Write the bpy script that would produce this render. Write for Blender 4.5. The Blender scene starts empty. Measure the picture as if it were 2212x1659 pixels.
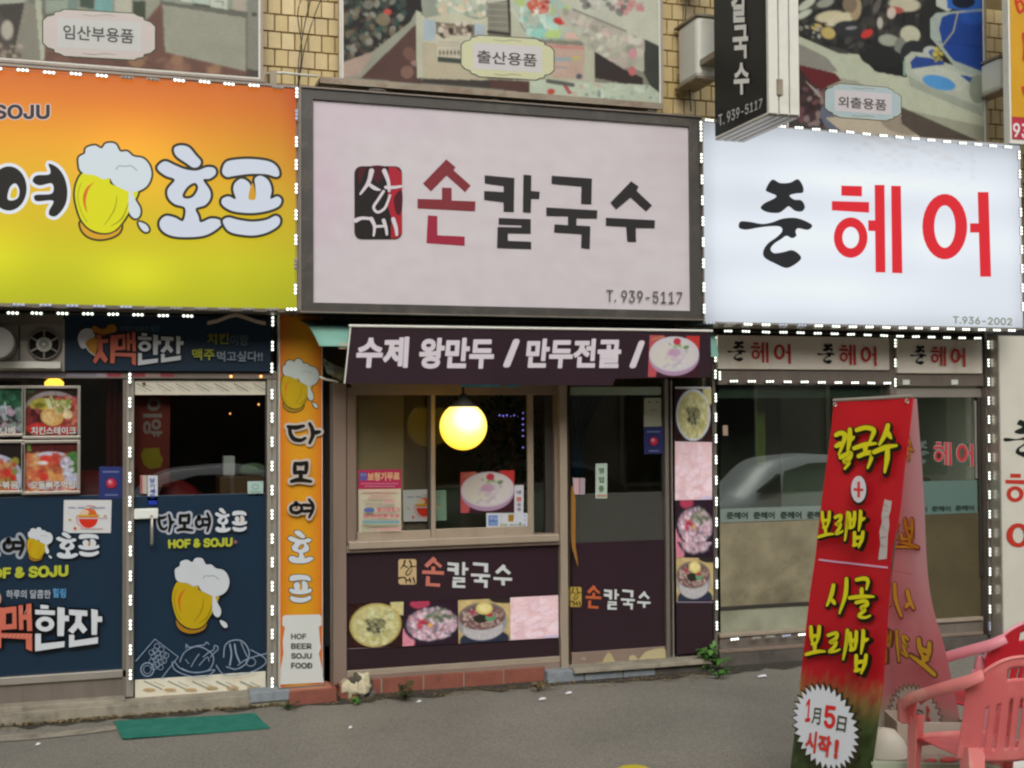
import bpy, math, random
import numpy as np
from mathutils import Vector, Matrix, geometry
random.seed(4)
rng = np.random.default_rng(7)
SC = bpy.context.scene
C = SC.collection
R = math.radians

# ---------------------------------------------------------------- camera, sky, sun, exposure
CAM = np.array([0.0, -7.0, 1.71])
YAW, PITCH, ROLL = R(17.63), R(1.44), R(-0.33)
FPX, CX, CY = 2625.0, 1106.0, 829.5          # focal length and centre in photo units (picture 2212 wide)
_f = np.array([math.sin(YAW)*math.cos(PITCH), math.cos(YAW)*math.cos(PITCH), math.sin(PITCH)])
_r = np.array([math.cos(YAW), -math.sin(YAW), 0.0]); _u = np.cross(_r, _f)
_c, _s = math.cos(ROLL), math.sin(ROLL)
_r, _u = _r*_c + _u*_s, -_r*_s + _u*_c
cam_data = bpy.data.cameras.new('camera'); cam = bpy.data.objects.new('camera', cam_data); C.objects.link(cam)
cam_data.sensor_width = 36; cam_data.lens = 36*FPX/2212; cam_data.clip_end = 500; cam_data.clip_start = 0.05
M3 = Matrix((( _r[0], _u[0], -_f[0]), (_r[1], _u[1], -_f[1]), (_r[2], _u[2], -_f[2])))
cam.matrix_world = Matrix.Translation(CAM) @ M3.to_4x4()
SC.camera = cam
cam_data.dof.use_dof = False

world = bpy.data.worlds.new('World'); SC.world = world; world.use_nodes = True
wn = world.node_tree; wn.nodes.clear()
sky = wn.nodes.new('ShaderNodeTexSky'); sky.sky_type = 'NISHITA'; sky.sun_disc = False
SUN_EL, SUN_ROT = R(38), R(192)
sky.sun_elevation = SUN_EL; sky.sun_rotation = SUN_ROT; sky.air_density = 1.6; sky.dust_density = 4; sky.ozone_density = 1
hs = wn.nodes.new('ShaderNodeHueSaturation'); hs.inputs['Saturation'].default_value = 0.28
bg = wn.nodes.new('ShaderNodeBackground'); bg.inputs['Strength'].default_value = 0.14
wo = wn.nodes.new('ShaderNodeOutputWorld')
wn.links.new(sky.outputs[0], hs.inputs['Color']); wn.links.new(hs.outputs[0], bg.inputs[0]); wn.links.new(bg.outputs[0], wo.inputs[0])
sun_d = bpy.data.lights.new('sun', 'SUN'); sun_d.energy = 0.85; sun_d.angle = R(40); sun_d.color = (1, 0.965, 0.91)
sun = bpy.data.objects.new('sun', sun_d); C.objects.link(sun)
# direction towards the sun: in front of the shops (towards -y), high
_sd = Vector((math.sin(SUN_ROT)*math.cos(SUN_EL), math.cos(SUN_ROT)*math.cos(SUN_EL), math.sin(SUN_EL)))
sun.rotation_euler = _sd.to_track_quat('Z', 'Y').to_euler()
SC.view_settings.view_transform = 'Standard'; SC.view_settings.look = 'None'
SC.view_settings.exposure = 0.0; SC.view_settings.gamma = 1.0; SC.view_settings.use_curve_mapping = False
SC.render.engine = 'CYCLES'
SC.cycles.filter_width = 2.3; SC.cycles.use_denoising = True
SC.cycles.max_bounces = 8; SC.cycles.transparent_max_bounces = 16; SC.cycles.caustics_reflective = False; SC.cycles.caustics_refractive = False
SC.cycles.sample_clamp_indirect = 4

# ---------------------------------------------------------------- helpers
def ray(pts):
    p = np.atleast_2d(np.asarray(pts, float))
    return _f[None]*FPX + _r[None]*(p[:, :1]-CX) - _u[None]*(p[:, 1:2]-CY)
def onplane(pts, o, n):
    d = ray(pts); o = np.asarray(o, float); n = np.asarray(n, float)
    t = ((o-CAM) @ n)/(d @ n)
    return CAM + d*t[:, None]
def P(pts, Y): return onplane(pts, (0, Y, 0), (0, -1, 0))
def G(pts, z=0.0): return onplane(pts, (0, 0, z), (0, 0, 1))
def PD(x, y, dep):
    return CAM + ray([(x, y)])[0]/FPX*dep
def zone(x0, y0, ws, wp):
    k = ws/wp
    def f(*p):
        if len(p) == 2 and not hasattr(p[0], '__len__'): return ((x0+p[0]*k)/1.47559, (y0+p[1]*k)/1.47559)
        q = p[0] if len(p) == 1 else p
        return [((x0+a*k)/1.47559, (y0+b*k)/1.47559) for a, b in q]
    return f
ZA = zone(0, 0, 1000, 1580); ZB = zone(900, 0, 1400, 2212); ZC = zone(2150, 0, 1114, 1760); ZD = zone(0, 950, 950, 1970)
ZE = zone(0, 1600, 950, 1859); ZF = zone(850, 950, 1000, 2074); ZG = zone(850, 1650, 1000, 2079); ZH = zone(1700, 1000, 700, 1548)
ZI = zone(1700, 1700, 700, 1553); ZJ = zone(2200, 1000, 1064, 2206); ZK = zone(2400, 1700, 864, 1916); ZL = zone(0, 0, 850, 2212)
ZM = zone(1050, 0, 1100, 2212); ZN = zone(2250, 0, 1014, 2212); ZO = zone(0, 1150, 450, 1493); ZP = zone(1100, 1850, 700, 2212)
ZQ = zone(2850, 1850, 414, 1149); ZR = zone(2550, 2150, 714, 2212); ZS = zone(1120, 1480, 300, 2074); ZT = zone(1400, 1480, 360, 2133)
ZU = zone(1730, 1200, 400, 1659); ZV = zone(0, 980, 900, 2212); ZW = zone(860, 980, 320, 1896); ZX = zone(860, 1180, 220, 326)
ZY = zone(2260, 1500, 1004, 2212); ZZ = lambda *p: (p if len(p) == 2 and not hasattr(p[0], '__len__') else list(p[0] if len(p) == 1 else p))

def lin(c):
    if isinstance(c, str):
        c = c.lstrip('#'); c = [int(c[i:i+2], 16)/255 for i in (0, 2, 4)]
    else: c = [v/255 if max(c) > 1 else v for v in c]
    return np.array([v/12.92 if v <= .04045 else ((v+.055)/1.055)**2.4 for v in c])
ALB = 1.30
def alb(c, k=ALB): return np.clip(lin(c)*k, 0, 0.86)

MATS = {}
def mat(name, color=None, rough=0.5, metal=0.0, var=0.0, vscale=6, bump=0.0, bscale=60, emit=None, estr=1.0, attr=False, spec=0.5, dirt=None, dirtamt=0.0, dscale=3, streak=False):
    if name in MATS: return MATS[name]
    m = bpy.data.materials.new(name); m.use_nodes = True; nt = m.node_tree; b = nt.nodes['Principled BSDF']; L = nt.links
    b.inputs['Roughness'].default_value = rough; b.inputs['Metallic'].default_value = metal; b.inputs['Specular IOR Level'].default_value = spec
    tc = nt.nodes.new('ShaderNodeTexCoord')
    if attr:
        a = nt.nodes.new('ShaderNodeAttribute'); a.attribute_name = 'Col'; src = a.outputs['Color']
    else:
        rgb = nt.nodes.new('ShaderNodeRGB'); rgb.outputs[0].default_value = (*[float(x) for x in color], 1); src = rgb.outputs[0]
    geo = nt.nodes.new('ShaderNodeNewGeometry')
    pos = geo.outputs['Position']
    if streak:
        mp = nt.nodes.new('ShaderNodeMapping'); mp.inputs['Scale'].default_value = (1, 1, 0.12); L.new(pos, mp.inputs[0]); pos2 = mp.outputs[0]
    else: pos2 = pos
    if var > 0:
        n = nt.nodes.new('ShaderNodeTexNoise'); n.inputs['Scale'].default_value = vscale; n.inputs['Detail'].default_value = 6; L.new(pos2, n.inputs['Vector'])
        mr = nt.nodes.new('ShaderNodeMapRange'); mr.inputs[1].default_value = 0.25; mr.inputs[2].default_value = 0.75
        mr.inputs[3].default_value = 1-var; mr.inputs[4].default_value = 1+var; L.new(n.outputs[0], mr.inputs[0])
        mx = nt.nodes.new('ShaderNodeVectorMath'); mx.operation = 'SCALE'; L.new(src, mx.inputs[0]); L.new(mr.outputs[0], mx.inputs['Scale']); src = mx.outputs[0]
    if dirt is not None:
        n = nt.nodes.new('ShaderNodeTexNoise'); n.inputs['Scale'].default_value = dscale; n.inputs['Detail'].default_value = 8; n.inputs['Roughness'].default_value = .65; L.new(pos2, n.inputs['Vector'])
        mr = nt.nodes.new('ShaderNodeMapRange'); mr.inputs[1].default_value = 0.5; mr.inputs[2].default_value = 0.72; mr.inputs[3].default_value = 0; mr.inputs[4].default_value = dirtamt; L.new(n.outputs[0], mr.inputs[0])
        mx = nt.nodes.new('ShaderNodeMix'); mx.data_type = 'RGBA'; L.new(mr.outputs[0], mx.inputs['Factor']); L.new(src, mx.inputs['A']); mx.inputs['B'].default_value = (*[float(x) for x in dirt], 1); src = mx.outputs['Result']
    L.new(src, b.inputs['Base Color'])
    if bump > 0:
        n = nt.nodes.new('ShaderNodeTexNoise'); n.inputs['Scale'].default_value = bscale; n.inputs['Detail'].default_value = 5; L.new(geo.outputs['Position'], n.inputs['Vector'])
        bm_ = nt.nodes.new('ShaderNodeBump'); bm_.inputs['Strength'].default_value = bump; bm_.inputs['Distance'].default_value = 0.01; L.new(n.outputs[0], bm_.inputs['Height']); L.new(bm_.outputs[0], b.inputs['Normal'])
    if emit is not None:
        if emit == 'attr':
            b.inputs['Base Color'].default_value = (0.02, 0.02, 0.02, 1)
            for l in list(b.inputs['Base Color'].links): L.remove(l)
            L.new(src, b.inputs['Emission Color'])
        else: b.inputs['Emission Color'].default_value = (*[float(x) for x in emit], 1)
        b.inputs['Emission Strength'].default_value = estr
    MATS[name] = m
    return m
def glassmat(name, tint=(0.8, 0.85, 0.82), refl=0.22):
    if name in MATS: return MATS[name]
    m = bpy.data.materials.new(name); m.use_nodes = True; nt = m.node_tree; nt.nodes.clear()
    o = nt.nodes.new('ShaderNodeOutputMaterial'); t = nt.nodes.new('ShaderNodeBsdfTransparent'); t.inputs[0].default_value = (*tint, 1)
    g = nt.nodes.new('ShaderNodeBsdfGlossy'); g.inputs['Roughness'].default_value = 0.004; g.inputs[0].default_value = (.92, .95, .93, 1)
    fr = nt.nodes.new('ShaderNodeFresnel'); fr.inputs[0].default_value = 1.5
    mr = nt.nodes.new('ShaderNodeMapRange'); mr.inputs[1].default_value = 0; mr.inputs[2].default_value = 1; mr.inputs[3].default_value = refl; mr.inputs[4].default_value = 1
    mx = nt.nodes.new('ShaderNodeMixShader'); L = nt.links
    L.new(fr.outputs[0], mr.inputs[0]); L.new(mr.outputs[0], mx.inputs[0]); L.new(t.outputs[0], mx.inputs[1]); L.new(g.outputs[0], mx.inputs[2]); L.new(mx.outputs[0], o.inputs[0])
    MATS[name] = m; return m

def worldloc(o):
    v = Vector((0, 0, 0))
    while o is not None: v += Vector(o.location); o = o.parent
    return v
def thing(name, label, cat, loc=(0, 0, 0), group=None):
    o = bpy.data.objects.new(name, None); C.objects.link(o); o.empty_display_size = .1
    o.location = [float(v) for v in loc]; o['label'] = label; o['category'] = cat
    if group: o['group'] = group
    return o
def tag(o, label, cat, group=None):
    o['label'] = label; o['category'] = cat
    if group: o['group'] = group
    return o
class MB:
    def __init__(s): s.v = []; s.f = []; s.m = []; s.c = []; s.mi = 0; s.col = (1, 1, 1)
    def add(s, vs, fs):
        n = len(s.v); s.v += [tuple(float(a) for a in v) for v in vs]; s.c += [tuple(s.col)]*len(vs)
        for f in fs: s.f.append(tuple(i+n for i in f)); s.m.append(s.mi)
        return s
    def box(s, x0, x1, y0, y1, z0, z1):
        v = [(x, y, z) for x in (x0, x1) for y in (y0, y1) for z in (z0, z1)]
        return s.add(v, [(0, 1, 3, 2), (4, 6, 7, 5), (0, 4, 5, 1), (2, 3, 7, 6), (0, 2, 6, 4), (1, 5, 7, 3)])
    def frm(s, tl, br, Y, dep, inset=0):           # box whose front face spans photo corners tl..br on plane Y
        a, b = P([tl, br], Y); return s.box(a[0]+inset, b[0]-inset, Y, Y+dep, b[2]+inset, a[2]-inset)
    def quadbox(s, q, n, t):                       # thick slab from 4 points, extruded along n by t
        q = [np.array(p, float) for p in q]; n = np.array(n, float)*t
        v = q+[p+n for p in q]; return s.add(v, [(0, 1, 2, 3), (7, 6, 5, 4), (0, 4, 5, 1), (1, 5, 6, 2), (2, 6, 7, 3), (3, 7, 4, 0)])
    def grid(s, pts, nu, nv, flip=False):
        fs = []
        for j in range(nv-1):
            for i in range(nu-1):
                a = j*nu+i; f = (a, a+1, a+nu+1, a+nu); fs.append(f[::-1] if flip else f)
        return s.add(pts, fs)
    def tube(s, path, r, n=8, cap=True):
        path = [np.array(p, float) for p in path]; m = len(path); rs = r if hasattr(r, '__len__') else [r]*m
        vs = []; up = np.array([0, 0, 1.0])
        for i, p in enumerate(path):
            t = path[min(i+1, m-1)]-path[max(i-1, 0)]; t /= max(np.linalg.norm(t), 1e-9)
            a = np.cross(t, up if abs(t[2]) < .95 else np.array([1.0, 0, 0])); a /= np.linalg.norm(a); b = np.cross(t, a)
            for k in range(n):
                th = 2*math.pi*k/n; vs.append(p+rs[i]*(a*math.cos(th)+b*math.sin(th)))
        fs = [(i*n+k, i*n+(k+1) % n, (i+1)*n+(k+1) % n, (i+1)*n+k) for i in range(m-1) for k in range(n)]
        if cap: fs += [tuple(range(n))[::-1], tuple((m-1)*n+k for k in range(n))]
        return s.add(vs, fs)
    def lathe(s, c, prof, n=24, axis='z'):
        vs = []
        for r_, h in prof:
            for k in range(n):
                th = 2*math.pi*k/n; x, y = r_*math.cos(th), r_*math.sin(th)
                vs.append((c[0]+x, c[1]+y, c[2]+h) if axis == 'z' else ((c[0]+x, c[1]+h, c[2]+y) if axis == 'y' else (c[0]+h, c[1]+x, c[2]+y)))
        m = len(prof)
        return s.add(vs, [(i*n+k, i*n+(k+1) % n, (i+1)*n+(k+1) % n, (i+1)*n+k) for i in range(m-1) for k in range(n)])
    def sphere(s, c, r, n=12, sq=(1, 1, 1)):
        vs = []; m = n//2+1
        for i in range(m):
            a = math.pi*i/(m-1)
            for k in range(n):
                th = 2*math.pi*k/n; vs.append((c[0]+r*sq[0]*math.sin(a)*math.cos(th), c[1]+r*sq[1]*math.sin(a)*math.sin(th), c[2]+r*sq[2]*math.cos(a)))
        return s.add(vs, [(i*n+k, i*n+(k+1) % n, (i+1)*n+(k+1) % n, (i+1)*n+k) for i in range(m-1) for k in range(n)])
    def mesh(s, name, mats, off=(0, 0, 0), smooth=False, attr=False):
        me = bpy.data.meshes.new(name); off = np.array(off, float)
        me.from_pydata([tuple(np.array(v)-off) for v in s.v] if len(s.v) < 3000 else (np.array(s.v)-off).tolist(), [], s.f)
        mats = mats if isinstance(mats, (list, tuple)) else [mats]
        for m in mats: me.materials.append(m)
        if len(mats) > 1: me.polygons.foreach_set('material_index', s.m)
        if attr:
            ca = me.color_attributes.new('Col', 'FLOAT_COLOR', 'POINT')
            arr = np.ones((len(s.v), 4), np.float32); arr[:, :3] = np.array(s.c, np.float32); ca.data.foreach_set('color', arr.ravel())
        if smooth: me.polygons.foreach_set('use_smooth', [True]*len(me.polygons))
        me.validate(); me.update(); return me
    def build(s, name, mats, parent=None, smooth=False, attr=False, bevel=0, kind=None):
        off = worldloc(parent) if parent is not None else (0, 0, 0)
        o = bpy.data.objects.new(name, s.mesh(name, mats, off, smooth, attr)); C.objects.link(o); o.parent = parent
        if bevel:
            bv = o.modifiers.new('b', 'BEVEL'); bv.width = bevel; bv.segments = 2; bv.limit_method = 'ANGLE'
        if kind: o['kind'] = kind
        return o

# ---------- flat print: polygons, brush strokes and type set on a plane of the scene
def smooth(pts, k=4, closed=True):
    p = [np.array(a, float) for a in pts]; n = len(p); out = []
    for i in range(n if closed else n-1):
        g = (lambda j: p[j % n]) if closed else (lambda j: p[min(max(j, 0), n-1)])
        a, b, c, d = g(i-1), g(i), g(i+1), g(i+2)
        for t in np.linspace(0, 1, k, endpoint=False):
            out.append(.5*((2*b)+(-a+c)*t+(2*a-5*b+4*c-d)*t*t+(-a+3*b-3*c+d)*t**3))
    if not closed: out.append(p[-1])
    return [tuple(q) for q in out]
def ell(cx, cy, rx, ry, n=28, rot=0):
    c, s = math.cos(rot), math.sin(rot)
    return [(cx+rx*math.cos(t)*c-ry*math.sin(t)*s, cy+rx*math.cos(t)*s+ry*math.sin(t)*c) for t in np.linspace(0, 2*math.pi, n, endpoint=False)]
def rrect(x0, y0, x1, y1, r, n=5):
    o = []
    for cx, cy, a0 in ((x1-r, y0+r, -90), (x1-r, y1-r, 0), (x0+r, y1-r, 90), (x0+r, y0+r, 180)):
        for k in range(n+1):
            a = R(a0+90*k/n); o.append((cx+r*math.cos(a), cy+r*math.sin(a)))
    return o
_TX = {}
LATIN = None
try:
    LATIN = bpy.data.fonts.load(bpy.utils.system_resource('DATAFILES', path='fonts')+'/Inter.woff2')   # Blender's own bundled face
except Exception:
    LATIN = None
def textmesh(body, off):
    key = (body, off)
    if key in _TX: return _TX[key]
    c = bpy.data.curves.new('t', 'FONT'); c.body = body
    if LATIN is not None and all(ord(k) < 128 for k in body): c.font = LATIN
    c.body = body
    if not all(ord(k) < 128 for k in body): c.offset = min(off, .02)
    c.resolution_u = 3; c.fill_mode = 'FRONT'
    o = bpy.data.objects.new('t', c); C.objects.link(o)
    me = bpy.data.meshes.new_from_object(o.evaluated_get(bpy.context.evaluated_depsgraph_get()))
    v = np.array([w.co[:2] for w in me.vertices]) if len(me.vertices) else np.zeros((0, 2)); f = [tuple(p.vertices) for p in me.polygons]
    bpy.data.objects.remove(o); bpy.data.curves.remove(c); bpy.data.meshes.remove(me)
    _TX[key] = (v, f); return v, f
class Art:
    def __init__(s, Y=None, plane=None, zf=ZZ, gain=ALB, base=0.0015, eps=0.0003):
        s.o, s.n = ((0, Y, 0), (0, -1, 0)) if plane is None else plane
        s.n = np.array(s.n, float); s.z = zf; s.k = 0; s.mb = MB(); s.gain = gain; s.base = base; s.eps = eps
    def lay(s, pts2, faces, color, cols=None):
        q = onplane(s.z([tuple(p) for p in pts2]), s.o, s.n)+s.n[None]*(s.base+s.eps*s.k); s.k += 1
        s.mb.col = tuple(np.clip(lin(color)*s.gain, 0, 0.9 if s.gain > 1 else 5)) if color is not None else (1, 1, 1)
        n0 = len(s.mb.c); s.mb.add(q, faces)
        if cols is not None: s.mb.c[n0:] = [tuple(c) for c in cols]
    def poly(s, pts, color, holes=()):
        loops = [pts]+list(holes); allp = [p for l in loops for p in l]
        tri = geometry.tessellate_polygon([[Vector((a, b, 0)) for a, b in l] for l in loops])
        if tri: s.lay(allp, [tuple(t) for t in tri], color)
        return s
    def blob(s, pts, color, holes=(), k=4): return s.poly(smooth(pts, k), color, [smooth(h, k) for h in holes])
    def stroke(s, pts, w, color, closed=False, sm=True, cap=True):
        if sm: pts = smooth(pts, 5, closed)
        p = np.array(pts, float); n = len(p); w = np.array(w if hasattr(w, '__len__') else [w]*n, float)
        if len(w) != n: w = np.interp(np.linspace(0, 1, n), np.linspace(0, 1, len(w)), w)
        if closed: t = np.roll(p, -1, 0)-np.roll(p, 1, 0)
        else: t = np.gradient(p, axis=0)
        t /= np.maximum(np.linalg.norm(t, axis=1), 1e-9)[:, None]; nn = np.stack([-t[:, 1], t[:, 0]], 1)*(w/2)[:, None]
        a, b = p+nn, p-nn; v = np.concatenate([a, b]); m = n if closed else n-1
        fs = [(i, (i+1) % n, n+(i+1) % n, n+i) for i in range(m)]
        s.lay(v, fs, color)
        if cap and not closed:
            for c_, ww in ((p[0], w[0]), (p[-1], w[-1])):
                s.k -= 0.55; s.poly(ell(c_[0], c_[1], ww/2, ww/2, 12), color); s.k -= .45
            s.k += 1
        return s
    def rect(s, x0, y0, x1, y1, color): return s.poly([(x0, y0), (x1, y0), (x1, y1), (x0, y1)], color)
    def text(s, body, q, color, bold=0.015, outline=None, ow=0.05, flip=False):
        if len(q) == 4 and not hasattr(q[0], '__len__'): q = [(q[0], q[1]), (q[2], q[1]), (q[2], q[3]), (q[0], q[3])]
        q = [np.array(a, float) for a in q]; v0, f0 = textmesh(body, bold)
        if len(v0) == 0: return s
        lo, hi = v0.min(0), v0.max(0)
        ex = max(bold-.02, 0) if not all(ord(k) < 128 for k in body) else bold
        for rad, n_, colr in ((ex+ow, 12, outline), (ex, 8, color)):
            if colr is None: continue
            offs = [(0, 0)]+([(rad*math.cos(6.2832*k/n_+.4), rad*math.sin(6.2832*k/n_+.4)) for k in range(n_)] if rad > 0 else [])
            if rad > .035: offs += [(a_*.5, b_*.5) for a_, b_ in offs[1:]]
            for dx, dy in offs:
                w = (v0+np.array([dx, dy])-lo+ex)/(hi-lo+2*ex); u = w[:, :1]; t = 1-w[:, 1:2]
                if flip: u = 1-u
                pts = (q[0]*(1-u)+q[1]*u)*(1-t)+(q[3]*(1-u)+q[2]*u)*t
                s.lay(pts, f0, colr); s.k -= .8
            s.k += 1
        return s
    def pic(s, q, img):                      # img: (ny,nx,3) albedo, laid over quad q (tl,tr,br,bl)
        ny, nx = img.shape[:2]; q = [np.array(a, float) for a in q]
        U, T = np.meshgrid(np.linspace(0, 1, nx), np.linspace(0, 1, ny)); U = U.ravel()[:, None]; T = T.ravel()[:, None]
        pts = (q[0]*(1-U)+q[1]*U)*(1-T)+(q[3]*(1-U)+q[2]*U)*T
        fs = [(j*nx+i, j*nx+i+1, (j+1)*nx+i+1, (j+1)*nx+i) for j in range(ny-1) for i in range(nx-1)]
        s.lay(pts, fs, None, np.clip(img.reshape(-1, 3)*s.gain, 0, 4)); return s
    def build(s, name, parent, m='print', kind=None):
        o = s.mb.build(name, MATS[m], parent, attr=True); 
        if kind: o['kind'] = kind
        return o
mat('print', attr=True, rough=0.45, var=0.025, vscale=9, spec=.2)
def cloth_mat(name):
    m = bpy.data.materials.new(name); m.use_nodes = True; nt = m.node_tree; b = nt.nodes['Principled BSDF']; L = nt.links
    a = nt.nodes.new('ShaderNodeAttribute'); a.attribute_name = 'Col'; b.inputs['Roughness'].default_value = .5; L.new(a.outputs['Color'], b.inputs['Base Color'])
    t = nt.nodes.new('ShaderNodeBsdfTranslucent'); L.new(a.outputs['Color'], t.inputs[0]); mx = nt.nodes.new('ShaderNodeMixShader'); mx.inputs[0].default_value = .5
    L.new(b.outputs[0], mx.inputs[1]); L.new(t.outputs[0], mx.inputs[2]); L.new(mx.outputs[0], nt.nodes['Material Output'].inputs[0]); MATS[name] = m
cloth_mat('print_cloth')
mat('print_old', attr=True, rough=0.5, var=0.07, vscale=4, dirt=(.30, .24, .17), dirtamt=.25, dscale=5, streak=True)
mat('backlit', attr=True, rough=0.3, emit='attr', estr=1.04, spec=.15)

# ---------- small painted pictures as colour grids
def vnoise(nx, ny, sc, seed):
    r_ = np.random.default_rng(seed); gx, gy = int(nx/sc)+3, int(ny/sc)+3; g = r_.random((gy, gx))
    X, Y = np.meshgrid(np.arange(nx)/sc, np.arange(ny)/sc); i, j = X.astype(int), Y.astype(int); a, b = X-i, Y-j; a = a*a*(3-2*a); b = b*b*(3-2*b)
    return (g[j, i]*(1-a)+g[j, i+1]*a)*(1-b)+(g[j+1, i]*(1-a)+g[j+1, i+1]*a)*b
class Cv:
    def __init__(s, nx, ny, c, x1=1.0, y1=1.0):
        s.nx, s.ny = nx, ny; s.X, s.Y = np.meshgrid(np.linspace(0, x1, nx), np.linspace(0, y1, ny)); s.img = np.tile(lin(c), (ny, nx, 1)).astype(float); s.px = x1/nx; s.seed = 1
    def mix(s, a, c): s.img = s.img*(1-a[..., None])+(lin(c) if not isinstance(c, np.ndarray) else c)*a[..., None]; return s
    def ell(s, cx, cy, rx, ry, c, rot=0, soft=None, a=1.0):
        co, si = math.cos(rot), math.sin(rot); dx, dy = s.X-cx, s.Y-cy; u = (dx*co+dy*si)/rx; v = (-dx*si+dy*co)/ry
        d = (1-np.sqrt(u*u+v*v))*min(rx, ry); so = soft or s.px*1.2; return s.mix(np.clip(d/so+.5, 0, 1)*a, c)
    def inside(s, pts):
        ins = np.zeros(s.X.shape, bool); n = len(pts)
        for i in range(n):
            (x0, y0), (x1, y1) = pts[i], pts[(i+1) % n]
            if y0 == y1: continue
            cond = ((y0 > s.Y) != (y1 > s.Y)) & (s.X < (x1-x0)*(s.Y-y0)/(y1-y0)+x0); ins ^= cond
        return ins
    def poly(s, pts, c, a=1.0): return s.mix(s.inside(pts)*a, c)
    def line(s, pts, w, c, a=1.0):
        for (x0, y0), (x1, y1) in zip(pts[:-1], pts[1:]):
            dx, dy = x1-x0, y1-y0; t = np.clip(((s.X-x0)*dx+(s.Y-y0)*dy)/max(dx*dx+dy*dy, 1e-9), 0, 1)
            d = np.hypot(s.X-x0-t*dx, s.Y-y0-t*dy); s.mix(np.clip((w/2-d)/s.px+.5, 0, 1)*a, c)
        return s
    def blobs(s, n, box, size, cols, seed=0, region=None, a=1.0, asp=0.6):
        r_ = random.Random(seed)
        for _ in range(n):
            x, y = r_.uniform(box[0], box[2]), r_.uniform(box[1], box[3])
            if region is not None:
                i, j = min(int((x-s.X.min())/np.ptp(s.X)*(s.nx-1)), s.nx-1), min(int((y-s.Y.min())/np.ptp(s.Y)*(s.ny-1)), s.ny-1)
                if not region[max(j, 0), max(i, 0)]: continue
            z = r_.uniform(.5, 1.2)*size; s.ell(x, y, z, z*r_.uniform(asp, 1), r_.choice(cols), r_.uniform(0, 3), soft=s.px*2.0, a=a)
        return s
    def blur(s, n=1):
        for _ in range(n):
            p = np.pad(s.img, ((1, 1), (1, 1), (0, 0)), mode='edge'); s.img = (p[:-2, 1:-1]+p[2:, 1:-1]+p[1:-1, :-2]+p[1:-1, 2:]+4*p[1:-1, 1:-1])/8
        return s
    def noise(s, amp, sc=3, seed=3):
        n = vnoise(s.nx, s.ny, sc, seed)-.5; s.img = np.clip(s.img*(1+amp*2*n[..., None]), 0, 1); return s
def food_soup(n=44, plate='#c9cfd4'):
    c = Cv(n, n, '#2b1714'); c.noise(.5, 4); c.ell(.98, .0, .22, .3, '#b7b07c')
    c.ell(.5, .5, .47, .49, '#a8985a' if plate is None else plate); c.ell(.5, .5, .43, .45, '#b3ae7a')
    reg = ((c.X-.5)/.4)**2+((c.Y-.5)/.42)**2 < 1
    c.blobs(160, (0.05, .05, .95, .95), .055, ['#bdb98a', '#a59d5f', '#bfc29a', '#98966a', '#a8a272', '#c9c79f'], 3, reg, .75, .25)
    c.blobs(60, (.33, .36, .66, .66), .035, ['#55553f', '#3f4133', '#7b7a5c', '#6b6a50'], 5); return c.noise(.15, 2).img
def food_dumpling(n=44):
    c = Cv(n, n, '#d3b4bc'); c.blobs(60, (0, 0, 1, 1), .16, ['#dfc5cd', '#d6b3ba', '#e6d3da', '#d2a9aa', '#d9bbbc', '#e2ccd4'], 9, None, .6, .35)
    r_ = random.Random(3)
    for k in range(16):
        x, y, t = r_.random(), r_.random(), r_.uniform(-.6, .3); c.ell(x, y, .15, .065, '#c99fa4', t, a=.6); c.ell(x-.01, y-.018, .14, .058, r_.choice(['#e6d2da', '#dfc3ca', '#e2cdd8']), t, a=.85); c.line([(x-.08, y-.02), (x+.07, y-.03*t)], .012, '#cda4a4', .5)
    c.ell(.9, 1.05, .3, .12, '#a9a3c4', a=.7); c.blur(1); return c.noise(.05, 2).img
def food_hotpot(n=46):
    c = Cv(n, n, '#2a1a26'); c.ell(.3, .05, .18, .12, '#a23a52'); c.ell(.02, .9, .2, .3, '#c77f90')
    c.ell(.53, .54, .52, .42, '#23202c'); c.ell(.53, .52, .47, .37, '#7b6f7d')
    reg = ((c.X-.53)/.46)**2+((c.Y-.52)/.37)**2 < 1
    c.blobs(260, (.05, .12, .98, .9), .036, ['#c9a3b3', '#d8bcc7', '#b98b98', '#e3d3dc', '#c38f96', '#cbb0bd', '#dcc8d2'], 4, reg, .8, .3)
    c.blobs(40, (.4, .1, .95, .45), .05, ['#56664c', '#6f7d63', '#8a8f7c', '#4d5a48'], 6, reg, .8); c.blobs(18, (.28, .4, .46, .6), .04, ['#a83043', '#c2485a', '#8f2435'], 8)
    c.ell(.5, .55, .05, .05, '#c79a52'); c.blur(1); return c.noise(.15, 2).img
def food_naeng(n=46):
    c = Cv(n, n, '#b3a06f'); c.noise(.2, 6); c.ell(.5, .95, .48, .25, '#2a3040'); c.ell(.9, .0, .3, .12, '#2b2624')
    c.ell(.47, .58, .47, .36, '#8d8a8c'); c.ell(.47, .68, .38, .28, '#b5b3b5', a=.7); c.ell(.46, .4, .46, .32, '#6f6460'); c.ell(.46, .42, .42, .28, '#64494a')
    reg = ((c.X-.46)/.41)**2+((c.Y-.42)/.27)**2 < 1
    c.blobs(150, (.1, .2, .85, .68), .03, ['#a89389', '#b9a79d', '#8d7068', '#7d5a54', '#c2b3a6'], 3, reg, .8, .3)
    c.ell(.44, .45, .15, .1, '#2c2b22'); c.ell(.62, .43, .1, .1, '#5f8a66'); c.ell(.6, .37, .07, .05, '#a23236', .4); c.ell(.28, .3, .04, .06, '#a03348', .2)
    c.ell(.5, .22, .16, .14, '#c6ba72', .2); c.ell(.5, .21, .11, .09, '#d3c88c', .2); return c.noise(.1, 2).img
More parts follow.
